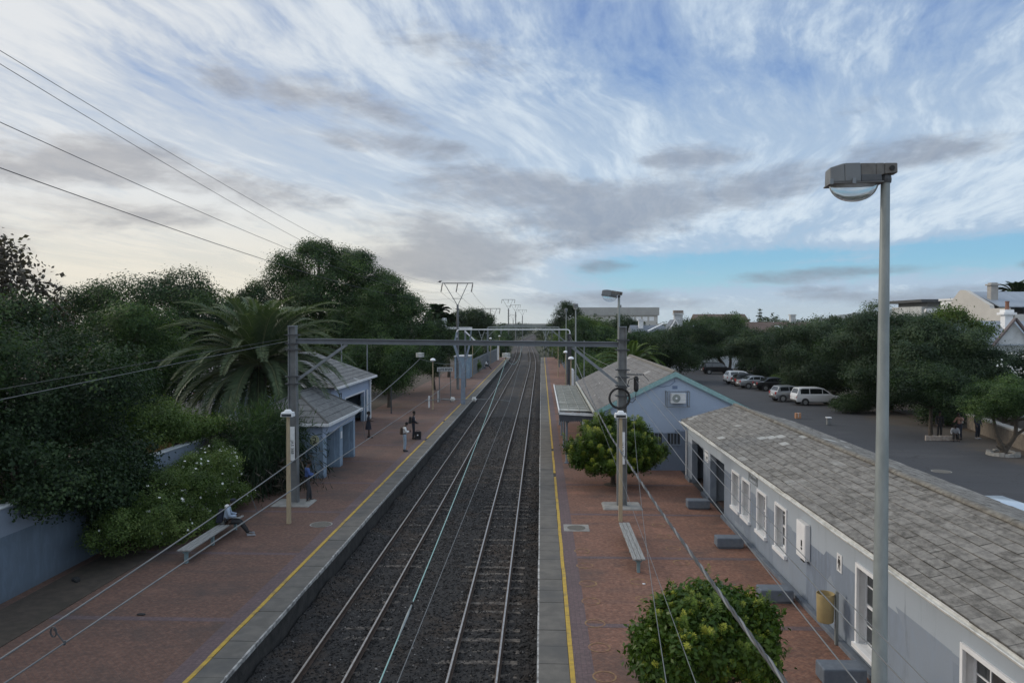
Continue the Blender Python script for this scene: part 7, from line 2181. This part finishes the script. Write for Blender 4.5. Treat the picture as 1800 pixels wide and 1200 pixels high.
def place(t, nm, mb, mat, bev=.0, label=None):
    o = mb.build(nm, mat, t, world=False, bevel=bev)
    if label: o['label'] = label
    return o


BL_ = M('cloth_blue', (.055, .10, .27), (.04, .08, .21), 8, .9); GRT = M('cloth_charcoal', (.045, .047, .055), (.03, .032, .038), 8, .95); NV = M('cloth_navy', (.018, .022, .036), (.012, .015, .025), 8, .9)
WH = M('cloth_white', (.75, .75, .73), (.62, .62, .62), 8, .9); PBL = M('cloth_pale_blue', (.34, .41, .50), (.27, .33, .42), 8, .9); DNM = M('denim_pale', (.30, .38, .47), (.23, .30, .38), 8, .9); BK = M('cloth_black', (.012, .012, .014), (.02, .02, .022), 8, .9)
OR = M('cloth_orange', (.26, .13, .09), (.3, .2, .16), 5, .85); BG = M('bag_brown', (.06, .035, .025), (.045, .028, .02), 8, .8); GR2 = M('cloth_grey', (.26, .27, .29), (.2, .21, .23), 8, .9)
SCR = M('phone', (.01, .01, .012), None, 3, .2)

PH = dict(elR=(.24, .05, 1.14), wrR=(.07, .24, 1.17), elL=(-.24, .05, 1.14), wrL=(-.07, .24, 1.15), head0=(0, .085, 1.55), head1=(0, .115, 1.675))

# man in blue leaning against the left mast
t = person((-9.72, 31.2, 0), R(-62), 'man in a blue shirt and dark trousers standing against the left portal mast', dict(PH, pelvis=(0, -.02, .93), anL=(-.1, .16, .09), toL=(-.12, .33, .035), knL=(-.1, .12, .5)), BL_, GRT, BK)
place(t, 'phone', MB().box(-.05, .05, .31, .33, 1.13, 1.27), SCR)
place(t, 'belt', MB().lathe((0, -.01, 1.0), [(.155, 0), (.155, .07)], 16), BK)
# man in white with backpack and phone
t = person((-7.9, 43.7, 0), R(-70), 'man in a white top and pale jeans with a brown backpack looking at his phone', dict(PH, head0=(0, .10, 1.53), head1=(0, .15, 1.64)), WH, DNM, GRT)
place(t, 'backpack', MB().hexa([(-.15, -.28, 1.0), (.15, -.28, 1.0), (.15, -.12, 1.0), (-.15, -.12, 1.0)], [(-.13, -.24, 1.42), (.13, -.24, 1.42), (.13, -.12, 1.42), (-.13, -.12, 1.42)]), BG, .04)
for s in (-1, 1): place(t, 'backpack_strap', MB().tube([(s * .10, -.12, 1.43), (s * .11, .02, 1.475), (s * .11, .125, 1.36), (s * .13, .10, 1.15), (s * .14, -.12, 1.04)], .018, 6), BG)
place(t, 'phone', MB().box(-.04, .04, .32, .335, 1.12, 1.26), SCR)
# man in a dark suit with backpack, case at his feet
t = person((-8.2, 48.5, 0), R(-75), 'man in a dark suit with a black backpack standing behind a small black case', dict(elR=(.23, .02, 1.14), wrR=(.10, .22, 1.02), wrL=(-.18, .16, .98)), NV, NV, BK, scale=1.02)
place(t, 'backpack', MB().hexa([(-.16, -.32, 1.0), (.16, -.32, 1.0), (.16, -.12, 1.0), (-.16, -.12, 1.0)], [(-.14, -.26, 1.44), (.14, -.26, 1.44), (.14, -.12, 1.44), (-.14, -.12, 1.44)]), BK, .04)
place(t, 'shirt_front', MB().hexa([(-.035, .125, 1.22), (.035, .125, 1.22), (.035, .135, 1.22), (-.035, .135, 1.22)], [(-.05, .08, 1.46), (.05, .08, 1.46), (.05, .09, 1.46), (-.05, .09, 1.46)]), WH)
t = thing('trolley_case', (-7.86, 48.25, 0), 'small black case standing on the platform before the suited man', 'case')
MB().box(-8.06, -7.66, 48.12, 48.36, .04, .52).build('case', BK, t, bevel=.03)
MB().box(-7.9, -7.82, 48.113, 48.119, .26, .34).build('badge', MATS['white_clean'], t)
m = MB()
m.tube([(-7.95, 48.24, .52), (-7.95, 48.24, .6), (-7.77, 48.24, .6), (-7.77, 48.24, .52)], .012, 6); m.build('handle', GRT, t)
for x in (-8.0, -7.72):
    MB().lathe((x - .02, 48.24, .04), [(.04, 0), (.04, .04)], 10, 'x').build('wheel', MATS['rubber'], t)
# woman in a dark dress
t = person((-11.2, 48.9, 0), R(-80), 'woman in a dark navy dress with bare legs standing by the shelter', dict(elR=(.22, .06, 1.14), wrR=(.04, .20, 1.28), elL=(-.22, .02, 1.12), wrL=(-.06, .22, 1.10), anR=(.10, .10, .09), toR=(.13, .28, .035)), NV, None, BK, sleeves=False, skirt=NV, female=True, scale=.97)
place(t, 'hair_bun', MB().ell((0, -.05, 1.60), (.07, .07, .09), 10, 6), MATS['hair'])
# seated man on the left bench
SIT = dict(pelvis=(0, 0, .56), waist=(0, .02, .70), chest=(0, .07, .90), neck=(0, .13, 1.07), head0=(0, .21, 1.13), head1=(0, .27, 1.24), shL=(-.18, .08, 1.01), shR=(.18, .08, 1.01), elL=(-.23, .14, .76), elR=(.23, .14, .76), wrL=(-.10, .36, .74), wrR=(.10, .36, .72),
           hipL=(-.09, .02, .54), hipR=(.09, .02, .54), knL=(-.11, .46, .52), knR=(.11, .47, .50), anL=(-.12, .72, .12), anR=(.13, .76, .10), toL=(-.14, .90, .05), toR=(.15, .94, .05))
t = person((-10.98, 26.0, 0), R(-72), 'man in a pale blue top and black trousers bent over on the plank bench', SIT, PBL, BK, GR2)
place(t, 'backpack', MB().hexa([(-.15, -.34, .52), (.15, -.34, .52), (.15, -.10, .52), (-.15, -.10, .52)], [(-.13, -.22, .98), (.13, -.22, .98), (.13, -.06, .98), (-.13, -.06, .98)]), NV, .05)
place(t, 'hood', MB().ell((0, .05, 1.06), (.13, .09, .07), 12, 6), WH)
place(t, 'cap', MB().ell((0, .25, 1.27), (.09, .105, .06), 12, 6), NV)
# far seated person at the fence
t = person((-9.0, 122.6, 0), R(-85), 'distant person in a white top and dark trousers sitting by the palisade fence', dict(SIT, chest=(0, .12, .88), neck=(0, .24, 1.0), head0=(0, .33, 1.02), head1=(0, .42, 1.08)), WH, BK, BK, scale=1.1)
b = thing('low_bench', (-9.1, 122.6, 0), 'low bench under the distant person by the palisade fence', 'bench')
MB().box(-9.3, -8.85, 121.6, 123.6, .40, .47).build('seat', MATS['wood_grey'], b)
for y in (121.8, 123.4): MB().box(-9.12, -9.02, y - .05, y + .05, 0, .398).build('leg', MATS['steel_blue'], b)
# people under the trees
person((-22.4, 48.7, 0), R(150), 'person in dark clothes standing on the verge behind the blue wall pier', dict(elR=(.30, .1, 1.2), wrR=(.36, .2, 1.35)), GRT, NV, BK, scale=1.0)
person((20.5, 112.9, 0), R(170), 'distant dark-clothed person standing before the white wall of the car park', None, BK, BK, BK, scale=1.05)
t = person((26.7, 49.6, 0), R(115), 'person in an orange and white bib reaching out under the car park trees', dict(elL=(-.36, .18, 1.3), wrL=(-.52, .40, 1.30), elR=(.25, .1, 1.15), wrR=(.2, .3, 1.1), head0=(0, .09, 1.55), head1=(0, .13, 1.68)), OR, NV, BK)
place(t, 'bib', MB().hexa([(-.17, -.13, 1.05), (.17, -.13, 1.05), (.17, -.125, 1.05), (-.17, -.125, 1.05)], [(-.14, -.12, 1.38), (.14, -.12, 1.38), (.14, -.115, 1.38), (-.14, -.115, 1.38)]), WH)
person((25.75, 50.2, 0), R(180), 'person in black standing beside the thin-trunked tree', None, BK, BK, BK)
person((28.05, 50.0, 0), R(200), 'person in dark clothes standing at the end of the stone wall', None, GRT, NV, GR2)
person((26.2, 49.2, -.28), R(160), 'person in a grey top crouching on the ground before the bibbed person', dict(SIT, knL=(-.13, .32, .80), knR=(.13, .33, .82), anL=(-.13, .42, .37), anR=(.13, .44, .37), toL=(-.15, .58, .315), toR=(.15, .6, .315), pelvis=(0, 0, .48), hipL=(-.09, .0, .47), hipR=(.09, 0, .47)), GR2, BK, BK)
# small things
t = thing('cardboard_box', (20.0, 60.1, 0), 'small orange-brown box left on the asphalt under the trees', 'box'); MB().box(19.8, 20.2, 59.95, 60.25, 0, .42).build('carton', M('carton', (.42, .22, .13), (.35, .18, .1), 5, .9), t); MB().box(19.97, 20.03, 59.945, 60.255, .1, .425).build('tape', MATS['cream_wall'], t)
t = thing('utility_box', (21.0, 56.4, 0), 'white-topped little box standing beside the big dark tree', 'box'); MB().box(20.85, 21.1, 56.25, 56.5, 0, .5).build('case', MATS['steel_grey'], t); MB().box(20.8, 21.15, 56.2, 56.55, .502, .56).build('lid', MATS['white_paint'], t)
# litter
lt_ = random.Random(4)
m = MB()
m.ell((2.93, 21.7, .012), (.05, .035, .015), 8, 5); tag(m.build('crumpled_paper', MATS['white_clean']), 'scrap of white paper below the end of the right bench', 'litter')
m = MB(); m.ell((-10.2, 18.9, .02), (.12, .06, .03), 8, 5); tag(m.build('dark_rag', MATS['black']), 'dark rag lying on the left platform paving', 'litter')
m = MB(); m.ell((-13.4, 21.3, .06), (.13, .1, .08), 8, 5); m.ell((-13.3, 21.2, .06), (.08, .08, .06), 8, 5); tag(m.build('dark_lump', MATS['rubber']), 'dark lump on the bare earth by the blue wall', 'litter')
# bird on the wire end
t = thing('bird', (-11.35, 85, 12.0), 'small dark bird by the left arm of the nearest V mast', 'bird')
m = MB(); m.ell((-11.35, 85, 12.0), (.16, .08, .08), 10, 6); m.ell((-11.2, 85, 12.1), (.07, .06, .06), 8, 5); m.hexa([(-11.7, 84.96, 11.93), (-11.45, 84.95, 11.97), (-11.45, 85.05, 11.97), (-11.7, 85.04, 11.93)], [(-11.7, 84.96, 11.95), (-11.45, 84.95, 12.0), (-11.45, 85.05, 12.0), (-11.7, 85.04, 11.95)]); m.hexa([(-11.15, 84.99, 12.1), (-11.15, 85.01, 12.1), (-11.08, 85.0, 12.085), (-11.08, 84.999, 12.085)], [(-11.15, 84.99, 12.12), (-11.15, 85.01, 12.12), (-11.08, 85.0, 12.09), (-11.08, 84.999, 12.09)])
m.build('body', MATS['black'], t, smooth=True)
m = MB(); m.hexa([(-11.4, 85.05, 12.03), (-11.25, 85.05, 12.03), (-11.35, 85.35, 12.14), (-11.48, 85.35, 12.14)], [(-11.4, 85.05, 12.05), (-11.25, 85.05, 12.05), (-11.35, 85.35, 12.155), (-11.48, 85.35, 12.155)]); m.build('wing', MATS['black'], t)


# ------------------------------------------------------------------ houses beyond
def win(x0, x1, y, z0, z1, parent, face=-1, mat='glass'):
    """window in a wall facing low y"""
    f = MB(); f.box(x0 - .08, x1 + .08, y - .05, y - .003, z0 - .08, z1 + .08); w = f.build('window', MATS['white_clean'], parent)
    MB().box(x0, x1, y - .062, y - .052, z0, z1).build('pane', MATS[mat], w)
    return w


# white boundary wall of the car park
cw = thing('boundary_wall', (27, 122, 0), 'white stained boundary wall closing the far end of the car park', 'wall')
MB().hexa([(18.0, 119.0, 0), (36, 127, 0), (36, 127.3, 0), (18, 119.3, 0)], [(18.0, 119.0, 1.9), (36, 127, 1.9), (36, 127.3, 1.9), (18, 119.3, 1.9)]).build('wall', MATS['white_wall'], cw)
MB().hexa([(18.0, 118.95, 1.902), (36, 126.95, 1.902), (36, 127.35, 1.902), (18, 119.35, 1.902)], [(18.0, 118.95, 2.0), (36, 126.95, 2.0), (36, 127.35, 2.0), (18, 119.35, 2.0)]).build('coping', MATS['white_paint'], cw)

# villa with steep white bargeboards
V1 = thing('gabled_villa', (23.5, 137, 0), 'white villa with steep bargeboarded gable, blue slate roof and tall white chimney', 'house')
m = MB(); m.box(16.5, 27, 137, 146, 0, 5.2); m.box(22.4, 25.2, 134.8, 136.99, 0, 3.6)
m.prism([(21.9, 5.2), (25.3, 5.2), (23.8, 7.9)], 136.7, 136.99, 'y'); m.build('wall', MATS['white_wall'], V1)
m = MB(); m.prism([(137, 5.2), (146, 5.2), (141.5, 7.0)], 16.3, 22.6, 'x'); m.prism([(137, 5.2), (146, 5.2), (141.5, 7.0)], 24.6, 28, 'x')
m.prism([(21.6, 5.1), (23.8, 8.0), (26, 5.1)], 137, 142, 'y'); m.hexa([(22.2, 134.6, 3.6), (25.4, 134.6, 3.6), (25.4, 136.99, 3.6), (22.2, 136.99, 3.6)], [(22.8, 135.6, 4.6), (24.8, 135.6, 4.6), (24.8, 136.99, 4.6), (22.8, 136.99, 4.6)])
r_ = m.build('roof', MATS['slate_blue'], V1)
for s in (-1, 1):
    m = MB(); m.bar((23.8, 136.4, 8.0), (23.8 + s * 1.95, 136.4, 4.6), .14, .36, up=(0, 1, 0)); m.build('barge_board', MATS['white_clean'], r_)
m = MB(); m.bar((19.0, 136.7, 6.0), (21.9, 138.2, 7.3), .4, .1); m.build('ridge_flashing', MATS['white_clean'], r_)
m = MB(); m.box(24.4, 25.9, 140.9, 141.9, 6.0, 8.9); m.box(24.2, 26.1, 140.7, 142.1, 8.905, 9.2); ch_ = m.build('chimney', MATS['white_wall'], r_)
m = MB(); m.box(24.3, 26.0, 140.8, 142.0, 9.205, 9.7); m.build('chimney_head', M('chimney_brown', (.25, .21, .18), (.17, .14, .12), 4, .9), ch_)
for x in (22.7, 23.6, 24.5): win(x, x + .55, 134.8, 1.3, 3.0, V1)
m = MB(); m.box(17.8, 18.6, 140, 141, 6.4, 7.9); m.box(17.6, 18.8, 139.8, 141.2, 7.905, 8.1); m.build('dormer', MATS['white_paint'], r_)

# brown-roofed terrace and its neighbours
def longhouse(name, x0, x1, y0, y1, eave, ridge, wall, roof, label, chim=(), gables=(), sky=(), nw=4):
    t = thing(name, ((x0 + x1) / 2, y0, -1), label, 'house')
    MB().box(x0, x1, y0, y1, -1.25, eave).build('wall', MATS[wall], t)
    m = MB(); mid = (y0 + y1) / 2
    m.prism([(y0 - .5, eave - .05), (y1 + .5, eave - .05), (mid, ridge)], x0 - .4, x1 + .4, 'x'); r = m.build('roof', MATS[roof], t)
    for (x, h, mt_) in chim:
        q = MB(); q.box(x - .6, x + .6, mid - .6, mid + .6, ridge - 1.2, ridge + h); q.box(x - .75, x + .75, mid - .75, mid + .75, ridge + h + .003, ridge + h + .3); q.build('chimney', MATS[mt_], r)
    for (x, w, h) in gables:
        q = MB(); q.prism([(x - w, eave - .3), (x + w, eave - .3), (x, eave + h)], y0 - 1.2, y0 - .9, 'y'); q.build('gable', MATS['white_wall'], t)
        for s in (-1, 1):
            q = MB(); q.bar((x, y0 - 1.3, eave + h + .05), (x + s * w, y0 - 1.3, eave - .25), .12, .35, up=(0, 1, 0)); q.build('barge_board', MATS['white_clean'], r)
    for (x, w) in sky:
        q = MB(); a = (y0 - .5) * .55 + mid * .45; z = (eave - .05) * .55 + ridge * .45
        sl = (ridge - eave) / (mid - y0 + .5)
        q.hexa([(x, a, z + .06), (x + w, a, z + .06), (x + w, a + 1.4, z + .06 + 1.4 * sl), (x, a + 1.4, z + .06 + 1.4 * sl)], [(x, a, z + .14), (x + w, a, z + .14), (x + w, a + 1.4, z + .14 + 1.4 * sl), (x, a + 1.4, z + .14 + 1.4 * sl)]); q.build('skylight', MATS['white_clean'], r)
    for k in range(nw):
        x = x0 + (x1 - x0) * (k + .5) / nw
        win(x - .5, x + .5, y0, max(eave - 2.4, 0), eave - .8, t)
    return t


longhouse('terrace_house', 47, 66, 186, 196, 4.2, 7.6, 'cream_wall', 'roof_brown', 'long house with dark brown tiled roof and skylight above the car park trees', chim=((62, 1.6, 'white_wall'),), sky=((57, 2.0),))
longhouse('terrace_house', 38, 45.5, 178, 188, 4.2, 7.6, 'white_wall', 'roof_greyred', 'house with greyish pink roof and small white gable left of the brown terrace', chim=((46.2, 1.5, 'white_wall'),), gables=((40.2, 2.4, 3.0),), nw=2)
longhouse('hall', 53, 70, 260, 274, 7.4, 10.4, 'cream_wall', 'roof_brown', 'farther long building with flat dark red-brown roof on the skyline', nw=5)
lb = thing('office_block', (26, 330, 0), 'long low pale grey flat building on the skyline right of the far lamp', 'building')
MB().box(15, 50, 330, 350, -1, 10.6).build('wall', MATS['cream_wall'], lb); MB().box(14.4, 50.6, 329.4, 350.6, 10.605, 14.0).build('roof', M('roof_pale', (.36, .36, .35), (.32, .32, .31), .5, .9), lb)
for k in range(4): MB().box(38 + k * 2.8, 40 + k * 2.8, 329.95, 329.99, 8.2, 10.0).build('window', MATS['white_clean'], lb)
MB().box(33.5, 35, 335, 337, 14.0, 15.2).build('roof_plant', MATS['steel_grey'], lb)

# cream house with parapet gable at the far right
H1 = thing('gabled_house', (42, 74, 0), 'big cream house with curved parapet gable and pale metal roof at the right edge', 'house')
m = MB()
m.prism([(69.3, -.05), (81, -.05), (81, 7.6), (77.1, 10.5), (76.7, 10.66), (75.9, 10.6), (71.8, 9.05), (71.7, 8.75), (69.3, 8.75)], 41.2, 41.6, 'x')
m.box(42.0, 62, 69.3, 69.6, -.05, 8.2); m.box(42, 62, 80.6, 81, -.05, 8.2); m.build('wall', MATS['cream_wall'], H1)
m = MB(); m.hexa([(42.0, 71.6, 8.85), (62, 71.6, 8.85), (62, 76.4, 10.35), (42, 76.4, 10.35)], [(42.0, 71.6, 8.95), (62, 71.6, 8.95), (62, 76.4, 10.47), (42, 76.4, 10.47)])
m.hexa([(42.0, 76.42, 10.35), (62, 76.42, 10.35), (62, 81.3, 8.3), (42, 81.3, 8.3)], [(42.0, 76.42, 10.47), (62, 76.42, 10.47), (62, 81.3, 8.42), (42, 81.3, 8.42)])
m.hexa([(44.6, 68.6, 7.0), (62, 68.6, 7.0), (62, 71.55, 8.3), (44.6, 71.55, 8.3)], [(44.6, 68.6, 7.1), (62, 68.6, 7.1), (62, 71.55, 8.4), (44.6, 71.55, 8.4)])
r_ = m.build('roof', MATS['metal_roof'], H1)
m = MB(); m.box(42.35, 43.0, 73.6, 74.25, 9.0, 10.95); m.box(42.22, 43.13, 73.47, 74.38, 10.953, 11.1); m.box(42.38, 42.97, 73.63, 74.22, 11.103, 11.22); m.build('chimney', M('chimney_grey', (.36, .35, .33), (.3, .29, .28), 2, .9), r_)
MB().box(42.0, 42.03, 71.9, 72.4, 8.0, 8.6).build('vent', MATS['white_clean'], H1)
# lower white-trimmed cottage in front
H2 = thing('cottage', (41, 63, 0), 'white cottage with ornate little gable, pale roof and white chimney at the right edge', 'house')
m = MB(); m.box(36.5, 52, 64, 69, -.05, 5.6); m.prism([(36.9, 5.6), (40.1, 5.6), (38.5, 7.5)], 63.7, 63.98, 'y'); m.box(37.2, 39.9, 61.5, 63.98, -.05, 5.0); m.build('wall', MATS['white_wall'], H2)
m = MB(); m.prism([(63.6, 5.62), (69.2, 5.62), (66.5, 7.6)], 34.5, 52, 'x'); r_ = m.build('roof', MATS['metal_roof'], H2)
for s in (-1, 1):
    q = MB(); q.bar((38.5, 63.5, 7.8), (38.5 + s * 1.8, 63.5, 5.5), .14, .32, up=(0, 1, 0)); q.build('barge_board', MATS['roof_greyred'], r_)
q = MB(); q.box(38.75, 39.4, 65.3, 65.95, 6.2, 8.1); q.box(38.55, 39.6, 65.1, 66.15, 8.103, 8.3); q.box(38.7, 39.45, 65.25, 66.0, 8.303, 8.55); q.build('chimney', MATS['white_clean'], r_)
q = MB(); q.lathe((39.08, 65.6, 8.55), [(.16, 0), (.14, .6), (.17, .62), (.17, .7)], 10); q.build('chimney_pot', MATS['brick_red'], r_)
q = MB(); q.box(37.0, 40.1, 61.2, 61.49, 4.7, 5.1); q.build('parapet', MATS['white_clean'], H2)
for x in (37.5, 38.7): win(x, x + .85, 61.5, 2.2, 4.1, H2)
# flats behind
H3 = thing('apartment_block', (80, 170, 0), 'low dark-roofed flats with white balconies peeping over the trees at the right', 'building')
MB().box(83, 99, 170, 184, -.05, 11.0).build('wall', MATS['white_wall'], H3)
MB().box(82, 101, 168, 186, 11.9, 12.5).build('roof', MATS['steel_dark'], H3)
MB().box(84, 98, 169.5, 183, 11.005, 11.898).build('upper_storey', MATS['steel_grey'], H3)
for k in range(5): MB().box(83.5 + 3.1 * k, 86.0 + 3.1 * k, 169.0, 169.99, 9.6, 10.5).build('balcony', MATS['white_clean'], H3)
H4 = thing('rendered_house', (84, 160, 0), 'small white house with two dark windows beside the dark-roofed flats', 'house')
MB().box(84.0, 89.5, 158, 164, -.05, 12.0).build('wall', MATS['white_clean'], H4); MB().box(83.7, 89.8, 157.7, 164.3, 12.003, 12.4).build('parapet', MATS['white_paint'], H4)
for x in (86.2, 87.4): MB().box(x, x + .8, 157.93, 157.99, 10.4, 11.5).build('window', MATS['glass'], H4)
# left distance: white flats and low houses
rs = random.Random(12)
for k, (x, y, w, h, lab) in enumerate(((-44, 330, 14, 9.2, 'pale flat block, leftmost of the distant white buildings behind the V mast'), (-31, 335, 9, 8.4, 'pale flat block in the middle of the distant white buildings behind the V mast'), (-25, 300, 6, 7.0, 'small white block in front of the distant flats behind the V mast'), (-21.5, 240, 8, 4.8, 'low white-roofed house among trees right of the nearest V mast pole'))):
    t = thing('white_block', (x, y, -1), lab, 'building')
    MB().box(x - w / 2, x + w / 2, y, y + 10, -1.2, h).build('wall', MATS['white_wall'], t); MB().box(x - w / 2 - .3, x + w / 2 + .3, y - .3, y + 10.3, h + .003, h + .5).build('roof', MATS['steel_light'], t)
    for q in range(3): MB().box(x - w / 2 + w * (q + .25) / 3, x - w / 2 + w * (q + .7) / 3, y - .06, y - .01, h - 2.2, h - .9).build('window', MATS['glass'], t)
sg_ = thing('signal_arm', (-8.8, 88, 0), 'white L-shaped arm carrying a white box left of the nearest V mast pole', 'signal')
m = MB(); m.box(-11.3, -8.0, 87.9, 88.1, 6.7, 6.95); m.build('arm', MATS['white_paint'], sg_); MB().box(-11.5, -11.0, 87.8, 88.2, 6.955, 8.0).build('box', MATS['white_clean'], sg_)
m = MB(); m.box(-8.9, -8.7, 87.9, 88.1, -.05, 6.69); m.build('pole', MATS['steel_light'], sg_)
# garden wall on the left street
gw_ = thing('garden_wall', (-30, 58, 0), 'low grey wall with railings along the left street', 'wall')
MB().box(-40, -22, 57.8, 58.1, -.05, .9).build('wall', MATS['concrete'], gw_)
m = MB()
for k in range(46): m.box(-40 + k * .4, -39.96 + k * .4, 57.93, 57.97, .9, 1.7)
m.box(-40, -22, 57.92, 57.98, 1.7, 1.75); m.build('railings', MATS['steel_dark'], gw_)
# norfolk pine on the skyline
tree('norfolk_pine', (85, 300, -2), [(0, 0, z, 1.9 * (1 - (z - 5) / 12), 1.9 * (1 - (z - 5) / 12), .22) for z in (6, 7.2, 8.4, 9.6, 10.8, 12, 13.2, 14.4)], 'tiny tiered pine on the skyline above the brown roofs', LM_FAR, n=2200, leaf=.5, clump=.25, trunk=.14, seed=150, limbs=False, trunk_top=15, up=0)
# blue hill far to the right
hl = MB(); rs = random.Random(7); n = 60
pr2 = [(1500 + 36 * k, max(4, 95 * math.exp(-((k - 26) / 13) ** 2) + rs.uniform(-5, 5) + 22 * math.exp(-((k - 44) / 8) ** 2))) for k in range(n)]
for a, b in zip(pr2[:-1], pr2[1:]):
    hl.quad((a[0] * 1.0, 5200, -2), (b[0], 5200, -2), (b[0], 5500, b[1]), (a[0], 5500, a[1]))
    hl.quad((a[0], 5500, a[1]), (b[0], 5500, b[1]), (b[0], 5900, -2), (a[0], 5900, -2))
tag(hl.build('hills', M('hill', (.07, .085, .075), (.09, .10, .085), .02, .95)), kind='structure')


# ------------------------------------------------------------------ haze: thin even air round the whole place
hb = MB().box(-4100, 4100, -400, 7100, -2.4, 130).build('haze', principled('haze_air')[0])
hm = hb.data.materials[0]
hn = NT(hm.node_tree)
for nd in list(hn.n):
    if nd.type == 'BSDF_PRINCIPLED': hn.n.remove(nd)
vol = hn.add('ShaderNodeVolumePrincipled')
vol.inputs['Color'].default_value = (0.93, 0.965, 1.0, 1)
vol.inputs['Density'].default_value = 0.00006
vol.inputs['Anisotropy'].default_value = 0.2
outn = [n for n in hn.n if n.type == 'OUTPUT_MATERIAL'][0]
hn.link(vol.outputs[0], outn.inputs['Volume'])
tag(hb, 'thin pale air that fades the far trees and houses', 'haze', kind='stuff')
